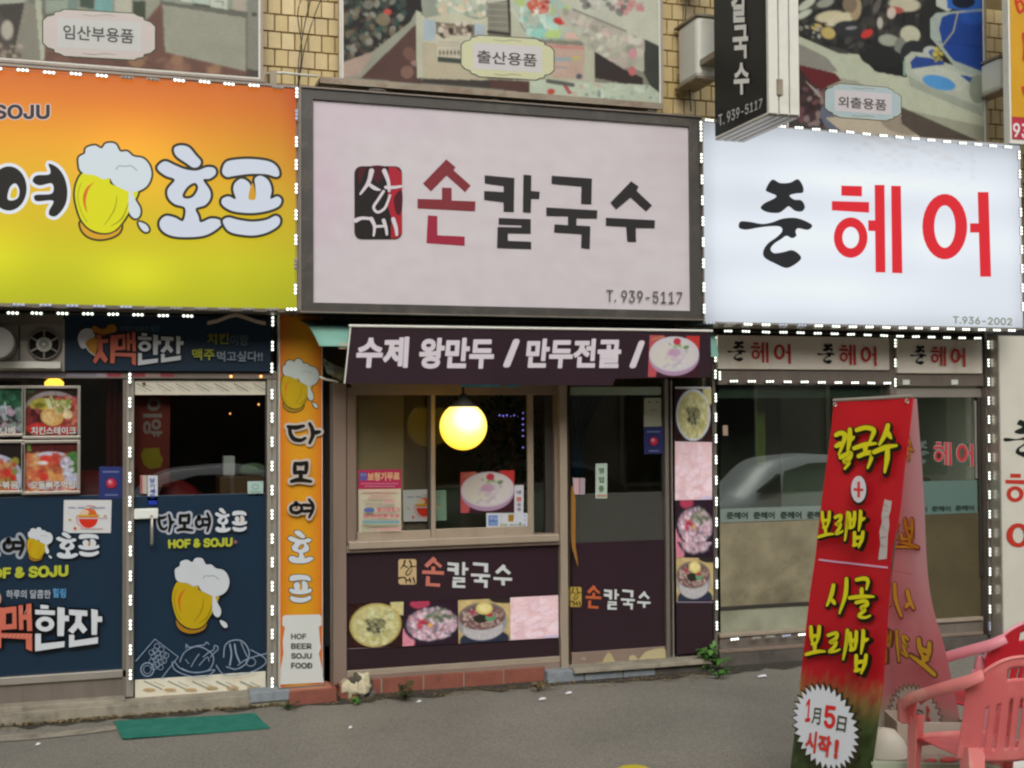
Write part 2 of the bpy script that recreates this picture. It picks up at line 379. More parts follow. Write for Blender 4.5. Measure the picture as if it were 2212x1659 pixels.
def food_bowl(n=56):
    c = Cv(n, n, '#3a1d26'); c.poly([(0, 0), (.3, 0), (.15, 1), (0, 1)], '#b04f55'); c.poly([(.72, 0), (1, 0), (1, .35), (.75, .2)], '#b53533'); c.line([(.06, .1), (.25, .03)], .05, '#b07355')
    c.ell(.5, .52, .49, .44, '#a78aa6'); c.ell(.5, .44, .49, .42, '#c2bec4'); c.ell(.48, .46, .44, .36, '#c6c2c0')
    c.ell(.32, .5, .22, .24, '#c9c6b6', a=.5, soft=.1); c.blobs(40, (.3, .3, .75, .75), .05, ['#b3a5b5', '#a7a5ab', '#c5a9bd', '#b9b7c4', '#d0ccd2'], 5, None, .6)
    c.ell(.5, .4, .12, .1, '#b48bab', a=.8, soft=.05); c.blobs(12, (.3, .2, .75, .3), .04, ['#7e9a62', '#93b183', '#5f7a4c'], 2, None, .8, .4); c.ell(.55, .14, .075, .085, '#b8384c'); return c.img
def proj(w):
    d = np.atleast_2d(np.asarray(w, float))-CAM; z = d@_f; return np.stack([CX+FPX*(d@_r)/z, CY-FPX*(d@_u)/z], 1)
def cvw(x0, x1, z0, z1, Y, zf, nx, ny, c):          # picture grid whose X,Y are zone coordinates
    cv = Cv(nx, ny, c); U, T = np.meshgrid(np.linspace(x0, x1, nx), np.linspace(z1, z0, ny))
    w = np.stack([U.ravel(), np.full(U.size, Y), T.ravel()], 1); p = proj(w)*1.47559
    a, b = zf(0, 0), zf(1000, 1000); k = (b[0]-a[0])*1.47559/1000
    cv.X = ((p[:, 0]-a[0]*1.47559)/k).reshape(ny, nx); cv.Y = ((p[:, 1]-a[1]*1.47559)/k).reshape(ny, nx)
    cv.px = abs(cv.X[0, 1]-cv.X[0, 0]); return cv
def picw(art, x0, x1, z0, z1, Y, img):
    ny, nx = img.shape[:2]; U, T = np.meshgrid(np.linspace(x0, x1, nx), np.linspace(z1, z0, ny))
    q = np.stack([U.ravel(), np.full(U.size, Y-art.base-art.eps*art.k), T.ravel()], 1); art.k += 1
    n0 = len(art.mb.c); art.mb.add(q, [(j*nx+i, j*nx+i+1, (j+1)*nx+i+1, (j+1)*nx+i) for j in range(ny-1) for i in range(nx-1)])
    art.mb.c[n0:] = [tuple(v) for v in np.clip(img.reshape(-1, 3)*art.gain, 0, 4)]

# ---------------------------------------------------------------- materials
asph = mat('asphalt', alb('#807c72', 1.08), rough=0.9, var=.16, vscale=1.3, bump=.55, bscale=130, dirt=alb('#8a8478', .9), dirtamt=.35, dscale=1.1)
def speckle(m, sc=260, lo=.75, hi=1.3):
    nt = m.node_tree; b = nt.nodes['Principled BSDF']; l = b.inputs['Base Color'].links[0]; src = l.from_socket
    g = nt.nodes.new('ShaderNodeNewGeometry'); v = nt.nodes.new('ShaderNodeTexVoronoi'); v.inputs['Scale'].default_value = sc; nt.links.new(g.outputs['Position'], v.inputs['Vector'])
    sp = nt.nodes.new('ShaderNodeSeparateColor'); nt.links.new(v.outputs['Color'], sp.inputs[0])
    mr = nt.nodes.new('ShaderNodeMapRange'); mr.inputs[3].default_value = lo; mr.inputs[4].default_value = hi; nt.links.new(sp.outputs[0], mr.inputs[0])
    mx = nt.nodes.new('ShaderNodeVectorMath'); mx.operation = 'SCALE'; nt.links.new(src, mx.inputs[0]); nt.links.new(mr.outputs[0], mx.inputs['Scale']); nt.links.new(mx.outputs[0], b.inputs['Base Color'])
speckle(asph, 190, .70, 1.32)
mat('grout', alb('#6d5d3c'), rough=.9, var=.2, bump=.3)
for i, h in enumerate(('#bfab7c', '#c4b184', '#b8a472', '#c0ab80')):
    mat('tile_%d' % i, alb(h), rough=.35, var=.10, vscale=14, dirt=alb('#7d6a40'), dirtamt=.35, dscale=7)
mat('render_grey', alb('#7d776b'), rough=.85, var=.12, vscale=3, bump=.3)
mat('dark_metal', alb('#383531'), rough=.45, metal=.2, var=.12)
mat('sign_black', alb('#43403c'), rough=.35, var=.1, vscale=5, dirt=alb('#7a746a'), dirtamt=.35, dscale=6)
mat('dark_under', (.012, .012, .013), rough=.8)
mat('alu', alb('#a29c92'), rough=.38, metal=.55, var=.10, vscale=5, streak=True)
mat('alu_dark', alb('#7c736a'), rough=.42, metal=.4, var=.14, vscale=5, streak=True, dirt=alb('#4a443c'), dirtamt=.3, dscale=8)
mat('alu_brown', alb('#87766a'), rough=.45, metal=.25, var=.08, vscale=4, streak=True, dirt=alb('#5a4c42'), dirtamt=.3, dscale=5)
mat('alu_beige', alb('#9c8f7e'), rough=.45, metal=.2, var=.07, vscale=5, streak=True, dirt=alb('#6b5f50'), dirtamt=.25, dscale=7)
mat('white_metal', alb('#c9c9bf'), rough=.4, var=.05, dirt=alb('#9a927e'), dirtamt=.3, dscale=6)
mat('white_plastic', alb('#cfd2cc'), rough=.4, var=.04)
mat('led_house', alb('#8d8f90'), rough=.4)
mat('led_on', (.8, .8, .8), emit=(0.93, 1.0, .86), estr=2.6)
mat('led_dim', alb('#9aa0a8'), rough=.2, emit=(0.45, .5, .9), estr=.35)
mat('led_off', alb('#8a8272'), rough=.3)
glassmat('glass_pub', (.86, .88, .87), .05); glassmat('glass_noodle', (.86, .9, .86), .025); glassmat('glass_salon', (.8, .86, .82), .19)
mat('navy', alb('#10273a'), rough=.35, var=.10, vscale=3)
mat('wine', alb('#2b1c23'), rough=.32, var=.10, vscale=3)
mat('concrete', alb('#8d8677'), rough=.9, var=.2, vscale=7, bump=.5, bscale=50, dirt=alb('#3f3a2f'), dirtamt=.7, dscale=5)
mat('concrete_dark', alb('#55504a'), rough=.9, var=.25, vscale=8, bump=.5, bscale=50, dirt=alb('#2c2a24'), dirtamt=.6, dscale=6)
mat('stone_grey', alb('#7b8287'), rough=.7, var=.2, vscale=20, bump=.3, bscale=80)
mat('red_brick', alb('#7f4a3c'), rough=.75, var=.15, vscale=10, dirt=alb('#5c3a2a'), dirtamt=.5, dscale=8, bump=.3)
mat('brick_top', alb('#a87058'), rough=.75, var=.12, vscale=10, bump=.3)
mat('interior_dark', (.035, .03, .027), rough=.8, var=.3, vscale=2)
mat('interior_wall', (.16, .14, .11), rough=.8, var=.15, vscale=2)
mat('interior_pale', (.62, .64, .52), rough=.8, var=.12, vscale=2)
mat('film', alb('#cdc8b6'), rough=.5, var=.05, dirt=alb('#a5916e'), dirtamt=.4, dscale=6)

# ---------------------------------------------------------------- ground
b = MB()
prof = [(30, 0.0), (.2, 0.0), (-4.2, -.02), (-6.5, -.12), (-8.0, -.40), (-60, -.46)]
xs = np.linspace(-70, 90, 41)
pts = [(x, y, z) for y, z in prof for x in xs]
b.grid(pts, len(xs), len(prof)); g = b.build('ground', MATS['asphalt']); g['kind'] = 'structure'
# pale concrete strip by the pub step
b = MB(); q = G([(-60, 1592), (140, 1578), (295, 1563), (290, 1571), (180, 1586), (60, 1598), (-60, 1606)], .004)
b.add(q, [tuple(range(7))[::-1]]); o = b.build('pavement', MATS['concrete']); o['kind'] = 'structure'
# darker ground band with a ragged outer edge along the shop fronts
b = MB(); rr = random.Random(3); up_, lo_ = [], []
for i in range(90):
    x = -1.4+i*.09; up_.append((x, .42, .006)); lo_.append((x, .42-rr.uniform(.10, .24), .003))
b.grid(up_+lo_, 90, 2); mat('gutter_dark', alb('#4a463d', .8), rough=.95, var=.4, vscale=20, bump=.5); o = b.build('gutter_band', MATS['gutter_dark']); o['kind'] = 'stuff'

# ---------------------------------------------------------------- tiled building
bld = thing('tiled_building', 'yellow tiled building wall behind the shop signs and photo banners', 'building', (2.5, .5, 0))
b = MB(); b.box(-9, 14, .56, .8, 2.35, 8.5); b.build('wall', MATS['grout'], bld)
b = MB(); b.box(-9, 14, .50, .56, 2.2, 2.4); b.build('ledge', MATS['render_grey'], bld)
tile_me = []
for i in range(4):
    m = MB(); w, h = .0395, .052
    m.add([(-w, .01, -h), (w, .01, -h), (w, .01, h), (-w, .01, h), (-w+.003, -.006, -h+.003), (w-.003, -.006, -h+.003), (w-.003, -.006, h-.003), (-w+.003, -.006, h-.003)],
          [(4, 5, 6, 7), (0, 1, 5, 4), (1, 2, 6, 5), (2, 3, 7, 6), (3, 0, 4, 7)])
    tile_me.append(m.mesh('tile', MATS['tile_%d' % i]))
tr = random.Random(5)
def tiles(x0, x1, z0, z1):
    row = int(math.floor(z0/.109)); 
    while row*.109 < z1:
        off = .0415 if row % 2 else 0; k = int(math.floor((x0-off)/.083))
        while k*.083+off < x1:
            o = bpy.data.objects.new('tile', tr.choice(tile_me)); C.objects.link(o); o.parent = bld
            o.location = (k*.083+off-2.5+tr.uniform(-.001, .001), .055+tr.uniform(-.002, .002), row*.109+tr.uniform(-.001, .001)); o.rotation_euler = (0, tr.uniform(-.006, .006), 0)
            k += 1
        row += 1
def wx(px, py, Y): return P([(px, py)], Y)[0][0]
def wz(px, py, Y): return P([(px, py)], Y)[0][2]
tiles(wx(566, 80, .53), wx(740, 80, .53), 3.45, 4.65)
tiles(wx(1422, 100, .53), wx(1575, 100, .53), 3.45, 4.7)
tiles(wx(2118, 150, .53), wx(2215, 150, .53), 3.45, 4.75)

# ---------------------------------------------------------------- photo banners on the wall
BY = .40
def plaque(art, q, edge, inner, txt, tq):
    (x0, y0), (x1, y1), (x2, y2), (x3, y3) = q       # outer quad tl tr br bl
    def mp(u, v): return ((x0*(1-u)+x1*u)*(1-v)+(x3*(1-u)+x2*u)*v, (y0*(1-u)+y1*u)*(1-v)+(y3*(1-u)+y2*u)*v)
    sh = [(0, .26), (.04, .17), (.1, .13), (.105, .07), (.15, .05), (.19, 0), (.81, 0), (.85, .05), (.895, .07), (.9, .13), (.96, .17), (1, .26)]
    sh = sh+[(u, 1-v) for u, v in sh[::-1]]
    art.poly([mp((u-.5)*1.035+.5, (v-.5)*1.07+.5) for u, v in sh], '#3d4034')
    art.poly([mp((u-.5)*1.015+.5, (v-.5)*1.03+.5) for u, v in sh], '#b9bba6')
    art.poly([mp(u, v) for u, v in sh], edge)
    art.poly([mp(u, v) for u, v in ((.12, .17), (.88, .17), (.88, .83), (.12, .83))], inner)
    for v in (.07, .93):
        art.stroke([mp(.35, v), mp(.45, v+.02), mp(.55, v-.02), mp(.65, v)], 4, '#8f8c72')
    art.text(txt, tq, '#4c4a45', bold=.012)
def banner(label, x0, x1, z0, z1, zf, c0, paint, nx, ny, frame='alu', deco=None):
    t = thing('photo_banner', label, 'banner', ((x0+x1)/2, BY, z0))
    b = MB(); b.box(x0, x1, BY, BY+.03, z0, z1); b.build('backing', MATS['white_metal'], t)
    cv = cvw(x0+.012, x1-.012, z0+.012, z1-.012, BY, zf, nx, ny, c0); paint(cv)
    a = Art(BY, zf=zf, gain=1.12); picw(a, x0+.012, x1-.012, z0+.012, z1-.012, BY, cv.img); a.build('picture', t)
    a = Art(BY, zf=zf, gain=1.15, base=.003); deco(a); a.build('plaque', t)
    b = MB(); fw = .016
    b.box(x0-fw, x1+fw, BY-.01, BY+.035, z0-fw, z0); b.box(x0-fw, x0, BY-.01, BY+.035, z0, z1); b.box(x1, x1+fw, BY-.01, BY+.035, z0, z1)
    b.build('frame', MATS[frame], t); return t
def paint1(c):
    c.Y0 = c.Y
    c.poly([(-400, -600), (2300, -600), (2300, 90), (-400, 60)], '#6a7066')
    c.poly([(-400, 40), (210, 10), (200, 60), (110, 540), (-400, 540)], '#3c3a34'); c.poly([(-400, -200), (200, -200), (230, 20), (-400, 60)], '#9b9f90')
    c.poly([(210, 0), (330, 60), (350, 560), (170, 570), (120, 420)], '#7f7d70'); c.poly([(290, 0), (340, 0), (385, 560), (345, 560)], '#a6ab97')
    c.poly([(380, 0), (640, 0), (560, 110), (380, 110)], '#8a9686'); c.poly([(-400, 20), (-50, 20), (120, 300), (80, 560), (-400, 560)], '#4a453f')
    c.ell(60, 250, 50, 80, '#a5a193', soft=15); c.blobs(30, (-100, 380, 180, 560), 24, ['#8c7f70', '#5d5148', '#a59a8a', '#6b5a50'], 2)
    c.poly([(370, 380), (1360, 380), (1400, 250), (1380, 0), (1120, 150), (2200, 600), (2200, 720), (360, 600)], '#6e5648')
    c.poly([(640, 0), (1330, 0), (1210, 170), (1090, 120), (640, 90)], '#87897b')
    c.poly([(560, -100), (650, -100), (650, 90), (560, 80)], '#6d8276'); c.poly([(665, -100), (780, -100), (780, 75), (665, 60)], '#3d4d42'); c.poly([(790, -100), (930, -100), (935, 110), (785, 85)], '#6f9a97')
    c.poly([(950, -100), (1090, -100), (1090, 120), (950, 100)], '#a7a796'); c.poly([(1100, 10), (1220, 10), (1210, 160), (1100, 120)], '#3b4336'); c.poly([(1210, -100), (1340, -100), (1320, 40), (1210, 170)], '#8a8c7c')
    c.poly([(1190, 200), (1330, 60), (1370, 440), (2180, 640), (2180, 720), (380, 600), (370, 430), (1180, 430)], '#65493f')
    c.blobs(60, (400, 430, 2150, 680), 70, ['#7a5c4c', '#8c6a56', '#5c433a', '#a58462', '#6e5246', '#4c3630'], 4, c.inside([(380, 430), (1370, 430), (2180, 640), (2180, 720), (380, 640)]), .5, .3)
    c.line([(1220, 500), (1140, 610)], 8, '#4c372e'); c.line([(1180, 490), (1400, 610)], 6, '#513b31')
    c.poly([(1345, -100), (2200, -100), (2200, 150), (2040, 130), (1350, 20)], '#868f80')
    c.poly([(1350, 40), (2040, 140), (2035, 590), (1370, 430)], '#8f9080'); c.poly([(1340, 10), (2050, 95), (2050, 150), (1345, 40)], '#5f6158')
    c.poly([(1500, -100), (1590, -100), (1590, 20), (1500, 8)], '#b5bdae'); c.poly([(1605, -100), (1730, -100), (1740, 45), (1600, 25)], '#a5b3a4'); c.line([(1610, 35), (1740, 55)], 20, '#474a41')
    c.poly([(1740, -100), (1885, -100), (1885, 80), (1745, 55)], '#b1b9a8'); c.line([(1790, 10), (1850, 15), (1850, 45)], 8, '#5b6054'); c.poly([(1930, -100), (2040, -100), (2040, 100), (1930, 80)], '#a39a8b')
    c.poly([(2050, -300), (2170, -300), (2170, 600), (2050, 570)], '#7b7c70'); c.ell(2110, 120, 22, 16, '#3d3c36'); c.poly([(2045, 570), (2170, 590), (2170, 720), (2045, 650)], '#49403a')
    c.blur(2); c.noise(.05, 14, 3); c.noise(.07, 1.3, 5)
def deco1(a):
    plaque(a, [(365, 78), (1278, 130), (1278, 500), (365, 450)], '#bfb6b2', '#bcbdba', '임산부용품', [(525, 205), (1108, 245), (1108, 365), (525, 325)])
x1b = wx(*ZL(2160, 300), BY)
banner('photo banner of a maternity goods aisle with pink edged plaque', -1.6, x1b, wz(*ZL(2160, 660), BY), 4.75, ZL, '#6a665b', paint1, 420, 200, 'alu_dark', deco1)
def paint2(c):
    c.poly([(50, -400), (640, -400), (640, 100), (90, 500), (50, 500)], '#23221f')
    c.blobs(260, (90, -50, 480, 420), 26, ['#39423a', '#5b5f54', '#2b332c', '#6f6350', '#7c8275', '#4a3a33', '#1b1b19', '#8d8c80', '#2f4a44'], 1, c.inside([(90, -60), (560, -60), (500, 140), (300, 330), (140, 500), (90, 480)]), .8, .4)
    c.ell(372, 78, 26, 20, '#b04a40'); c.ell(250, 30, 34, 30, '#6d6c60'); c.ell(345, 125, 45, 40, '#7b6f58', a=.8)
    c.poly([(560, 60), (590, 130), (240, 500), (120, 505), (110, 440), (280, 330), (520, 140)], '#8b8d7e'); c.poly([(90, 400), (280, 330), (200, 480), (90, 500)], '#a08d80')
    c.poly([(590, 120), (590, 540), (200, 500)], '#4f3833'); c.blobs(20, (330, 300, 600, 520), 40, ['#8a6a5c', '#a9887a', '#5d413a', '#75574b'], 5, c.inside([(590, 200), (590, 540), (330, 500)]), .6, .4)
    c.poly([(1000, -400), (2130, -400), (2130, 250), (1500, 250), (1000, 60)], '#b3b6a5')
    c.poly([(560, -300), (1020, -300), (1010, 130), (600, 130)], '#8a9183'); c.poly([(700, -300), (1010, -300), (1000, 110), (700, 90)], '#a7ad9c')
    c.blobs(60, (700, -60, 1000, 100), 22, ['#c4b9a0', '#bcae93', '#a9b8a4', '#8d9a88', '#c9c7b4'], 3)
    c.poly([(560, 70), (620, 120), (640, 110), (800, 80), (950, 130), (1015, 110), (1015, 260), (1010, 520), (590, 500)], '#b5b49c')
    c.poly([(555, 70), (590, 80), (600, 500), (560, 500)], '#aeb09b'); c.poly([(600, 125), (680, 130), (680, 260), (600, 260)], '#9fadb4'); c.poly([(930, 150), (1000, 160), (990, 230), (930, 225)], '#9fadb4')
    c.poly([(680, 140), (930, 160), (930, 235), (685, 220)], '#6e6456'); c.blobs(24, (690, 150, 920, 230), 20, ['#a89c8b', '#3a332c', '#8a7c6b', '#c0b9aa'], 9)
    c.poly([(590, 270), (1010, 290), (1010, 520), (600, 500)], '#aba38c'); c.poly([(685, 250), (840, 250), (840, 400), (690, 395)], '#b7b29f')
    for k in range(6): c.ell(708+k*24, 338, 7, 16, '#5b4c3c')
    c.poly([(692, 365), (850, 375), (850, 408), (692, 398)], '#3d463d'); c.line([(700, 270), (830, 275)], 5, '#8b8674'); c.line([(700, 290), (820, 293)], 4, '#8b8674')
    c.poly([(1015, 20), (1150, 0), (1160, 220), (1020, 210)], '#7c7b6e'); c.line([(1145, -50), (1160, 215)], 18, '#34302c'); c.line([(1020, 205), (1165, 222)], 22, '#3c332e')
    for y in (20, 60, 100, 140, 180): c.line([(1020, y), (1140, y+4)], 5, '#9b998a')
    c.poly([(1160, 50), (1260, 220), (1290, 280), (1380, 300), (1700, 290), (1700, 600), (1180, 560), (1165, 300)], '#abad98')
    c.poly([(1160, 20), (1430, -50), (1680, 200), (1670, 270), (1340, 250), (1250, 190)], '#a6afa0')
    reg = c.inside([(1165, 0), (1430, -20), (1660, 200), (1660, 265), (1330, 250)])
    c.blobs(70, (1170, 0, 1680, 270), 34, ['#8fb9ae', '#9ec4b6', '#c9d2c4', '#7fa99f', '#b3cfc2', '#a7b96f'], 11, reg, .85, .5)
    c.blobs(26, (1270, 10, 1400, 80), 22, ['#b8604c', '#c78273', '#a5443b', '#d3cfc0'], 2); c.blobs(30, (1450, 110, 1600, 210), 24, ['#b23a35', '#9c2f30', '#c45a50'], 4, c.inside([(1440, 110), (1500, 120), (1610, 190), (1580, 215), (1500, 190)]))
    c.ell(1350, 215, 60, 32, '#8cc0b4'); c.ell(1430, 222, 50, 30, '#a9c07a'); c.ell(1620, 215, 60, 34, '#a8bd8a'); c.ell(1560, 235, 55, 28, '#c7a79b'); c.line([(1360, 245), (1650, 262)], 8, '#8a9c84')
    c.poly([(1440, 70), (1560, 60), (2130, 250), (2130, 500), (1700, 360)], '#a8a898')
    c.blobs(150, (1500, 80, 2100, 440), 34, ['#bdbbab', '#9a998b', '#c9c8ba', '#a79d95', '#b1b6a9', '#c4a9a3', '#88897c'], 14, c.inside([(1540, 60), (1800, 130), (2010, 260), (2010, 470), (1880, 450), (1720, 350), (1540, 170)]), .7, .3)
    c.poly([(1700, 330), (1880, 440), (2010, 500), (2010, 560), (1700, 500)], '#37302e'); c.poly([(2020, 250), (2120, 300), (2120, 600), (2060, 560), (2015, 470)], '#3c403a'); c.ell(1945, 345, 26, 34, '#c08a93'); c.ell(1940, 455, 24, 30, '#b0686a')
    c.poly([(1740, -300), (2130, -300), (2130, 290), (1900, 210), (1560, 50)], '#b5b8a8'); c.line([(1560, 60), (1900, 200)], 14, '#84857a')
    c.blobs(26, (1600, -30, 2100, 80), 26, ['#b8767a', '#6b4a52', '#a58a94', '#4f4a50', '#c6c4bc'], 6, None, .7)
    c.poly([(1290, 280), (1370, 270), (1400, 520), (1290, 500)], '#a5a78f'); c.poly([(1390, 280), (1635, 295), (1630, 510), (1430, 500)], '#b29a8b'); c.poly([(1400, 288), (1630, 300), (1630, 318), (1400, 306)], '#b77f78')
    c.line([(1450, 380), (1600, 380)], 24, '#8b9ba0'); c.ell(1580, 375, 30, 14, '#b5a763'); c.ell(1600, 490, 20, 18, '#4f5a66'); c.line([(1450, 430), (1520, 436)], 8, '#7f8791')
    c.poly([(600, 505), (1240, 520), (1280, 590), (580, 530)], '#3b3632'); c.poly([(1030, 510), (1280, 520), (1290, 600), (1030, 565)], '#4f3833')
    c.poly([(1290, 510), (2050, 545), (2120, 600), (2120, 720), (1280, 600)], '#aeb9a6'); c.ell(1420, 588, 26, 20, '#b0483f'); c.poly([(1490, 540), (1520, 545), (1560, 600), (1530, 606)], '#a2555a'); c.line([(1400, 520), (1560, 545)], 26, '#565a55')
    c.blobs(40, (1570, 540, 2100, 650), 18, ['#8fa294', '#c2cbbd', '#5d6d72', '#b59a83', '#a9b7a9'], 8, None, .7, .3)
    c.blur(2); c.noise(.08, 18, 3); c.noise(.07, 1.3, 5)
def deco2(a): plaque(a, [(850, 225), (1432, 262), (1432, 515), (850, 480)], '#bfc19c', '#c0bdbd', '출산용품', [(945, 322), (1328, 348), (1328, 430), (945, 404)])
banner('photo banner of a nursery shop with crib and yellow edged plaque', wx(*ZM(78, 300), BY), wx(*ZM(2122, 300), BY), wz(*ZM(2122, 672), BY), 4.75, ZM, '#7d7b6d', paint2, 480, 200, 'alu', deco2)
def paint3(c):
    c.poly([(600, -500), (2000, -500), (2000, 620), (600, 250)], '#242423')
    c.blobs(420, (640, -300, 1500, 420), 32, ['#1b1b1c', '#2d2d2c', '#34332f', '#141415', '#3f3b35', '#1f1f20', '#4b4942'], 4, c.inside([(600, -400), (1560, -400), (1560, 430), (1380, 520), (1060, 380), (640, 240)]), .6, .3)
    for e in ((700, 30, 70, 26, '#a9ac9c', -.6), (680, 100, 60, 22, '#aab09d', -.5), (830, 20, 60, 30, '#85887b', -.3), (860, 115, 100, 38, '#b0a98a', -.15), (950, 130, 120, 36, '#b7b093', -.35), (1040, 60, 40, 80, '#948468', .1), (1000, 30, 50, 60, '#6f6250', 0), (770, 190, 40, 24, '#ad9a5c', .2), (850, 230, 50, 40, '#a8965a', .3),
              (990, 200, 100, 55, '#2a2a2c', .1), (1380, 30, 110, 50, '#a8a48d', .1), (1320, 70, 55, 24, '#9a4a42', .1), (1290, 90, 30, 40, '#b5a79a', .2), (1120, 235, 44, 26, '#b23431', -.5), (1420, 240, 70, 60, '#a9a892', .25), (1270, 280, 70, 40, '#8b8f80', .1), (1350, 320, 40, 60, '#6d7168', .1), (1210, 160, 20, 40, '#a09a90', 0), (1190, 40, 20, 60, '#56534d', .4)):
        c.ell(e[0], e[1], e[2], e[3], e[4], e[5], soft=10)
    c.ell(1010, 195, 40, 12, '#77797a', -.1); c.blobs(40, (640, 120, 900, 260), 16, ['#8f8f85', '#3a3a36', '#6a6a60', '#1c1c1c'], 7, c.inside([(640, 130), (760, 150), (900, 260), (640, 240)]))
    c.poly([(640, 250), (940, 390), (1240, 600), (2000, 800), (2000, 1100), (1300, 860), (640, 500)], '#8d8f7e')
    c.poly([(640, 250), (920, 370), (1060, 380), (1150, 470), (1400, 530), (1940, 800), (1940, 880), (1380, 760), (1040, 560), (920, 540), (840, 440), (640, 300)], '#a5aa95')
    c.poly([(640, 300), (840, 400), (920, 500), (640, 470)], '#7d7b73'); c.poly([(645, 450), (900, 510), (940, 560), (760, 640), (680, 560)], '#5a2022'); c.poly([(640, 460), (720, 560), (820, 690), (830, 880), (640, 830)], '#352826')
    c.blobs(40, (640, 600, 860, 880), 26, ['#4a3230', '#6d4a4c', '#8d7c78', '#2b2021', '#3c2f38'], 3, None, .7, .4); c.poly([(690, 560), (760, 620), (820, 700), (720, 600)], '#9a8f88')
    c.ell(870, 830, 60, 110, '#5b6270', -.5); c.poly([(830, 820), (1300, 760), (1500, 880), (1650, 1000), (1000, 960)], '#a89e8c'); c.ell(1350, 870, 140, 60, '#8a7f70', .3)
    c.poly([(1350, 740), (1940, 1000), (1940, 1100), (1500, 960), (1360, 860)], '#4c443c'); c.poly([(1060, 380), (1380, 380), (1400, 540), (1180, 500)], '#1b1d1c'); c.ell(1220, 400, 150, 70, '#20221f', .1)
    c.ell(1440, 380, 90, 100, '#26282a')
    c.poly([(1380, 400), (1430, 360), (1520, 370), (1640, 430), (1930, 520), (1930, 810), (1700, 720), (1420, 600), (1380, 480)], '#9fa596')
    c.poly([(1560, 130), (1600, 90), (1940, 60), (1940, 560), (1740, 480), (1620, 330), (1560, 260)], '#8f9a92'); c.poly([(1640, 120), (1700, 95), (1920, 80), (1925, 500), (1720, 420), (1650, 330), (1620, 200)], '#1f3d80')
    c.poly([(1600, -100), (1700, -100), (1730, 50), (1680, 80), (1600, 40)], '#a5aaa0'); c.poly([(1665, -100), (1915, -100), (1915, 60), (1800, 75), (1680, 60)], '#2c5aa5'); c.ell(1790, 10, 80, 50, '#1c2030')
    c.ell(1860, 120, 90, 50, '#2a56a5', a=.6, soft=30); c.line([(1620, 290), (1925, 330)], 6, '#18306a')
    c.poly([(1420, 430), (1460, 390), (1540, 400), (1640, 420), (1660, 450), (1600, 455), (1430, 480)], '#26417c')
    c.poly([(1430, 480), (1600, 455), (1740, 500), (1840, 560), (1760, 640), (1500, 560)], '#a7ada0'); c.ell(1620, 575, 118, 48, '#4a86b8', .25); c.poly([(1760, 520), (1880, 540), (1840, 580)], '#2a4a86')
    c.poly([(1400, 520), (1500, 580), (1900, 740), (1925, 810), (1700, 720), (1420, 600)], '#8d9486'); c.ell(1890, 620, 60, 100, '#7d8476')
    c.line([(1750, 90), (1720, 220), (1620, 350)], 8, '#9a9a70'); c.ell(1560, 355, 50, 34, '#a2a8a4'); c.ell(1578, 365, 30, 22, '#32508a'); c.blobs(14, (1580, 340, 1640, 420), 14, ['#b0a44c', '#8d8440'], 2)
    c.line([(1380, 430), (1380, 520)], 16, '#7d9a86')
    c.blur(2); c.noise(.05, 12, 3); c.noise(.07, 1.3, 5)
def deco3(a): plaque(a, [(832, 580), (1350, 620), (1350, 842), (832, 805)], '#9fb0b4', '#bbb6b8', '외출용품', [(918, 668), (1252, 695), (1252, 772), (918, 745)])
banner('photo banner of prams with blue child seat and pale blue plaque', wx(*ZN(560, 500), BY), wx(*ZN(1938, 500), BY), wz(*ZN(1940, 1010), BY), 4.9, ZN, '#3d3b37', paint3, 360, 230, 'alu', deco3)
# steel rail and dark gap under the middle banner, bracket pipe at the left
t = thing('steel_rail', 'rusty steel angle rail under the nursery photo banner', 'rail', (2, .2, 3.5))
mat('rusty', alb('#8a8070'), rough=.6, metal=.3, var=.2, dirt=alb('#6a4530'), dirtamt=.6, dscale=9)
b = MB(); a_, c_ = P([ZM(-60, 505), ZM(2140, 680)], .16); b.box(a_[0], c_[0], .16, .39, c_[2]-.004, c_[2]+.018); b.box(a_[0], c_[0], .16, .175, c_[2]-.02, c_[2]-.005)
b.build('rail_angle', MATS['rusty'], t)
t = thing('wall_pipe', 'white bent pipe on the tiles above the beer sign corner', 'pipe', (1, .3, 3.6))
b = MB(); q = [P([ZA(*p)], .42)[0] for p in ((1340, 430), (1340, 372), (1420, 366), (1600, 385))]; b.tube(q, .008, 8); b.build('pipe_run', MATS['white_metal'], t, smooth=True)
b = MB(); w = P([ZA(1375, 400)], .42)[0]; b.box(w[0]-.02, w[0]+.02, .40, .47, w[2]-.05, w[2]+.05); b.build('bracket', MATS['rusty'], t)
for lab, pp in (('black wire hanging on the tiles from upper right', [(1580, -60), (1535, 120), (1505, 300), (1503, 430)]), ('black wire bowing along the tiles beside the others', [(1545, -60), (1500, 60), (1520, 250), (1500, 425)]), ('thin black wire slanting right above the beer sign', [(1640, -60), (1580, 90), (1530, 260), (1505, 430)])):
    b = MB(); b.tube(P(ZA(smooth(pp, 6, False)), .44), .0035, 6); mat('rubber', (.02, .02, .02), rough=.5); tag(b.build('wire', MATS['rubber']), lab, 'wire', 'wires on the tiled wall')
b = MB(); q = P(ZB(smooth([(2035, -60), (2030, 200), (2048, 420), (2058, 560)], 4, False)), .46); b.tube(q, .004, 6); tag(b.build('wire', MATS['rubber']), 'black wire on the tiles left of the black projecting sign', 'wire', 'wires on the tiled wall')
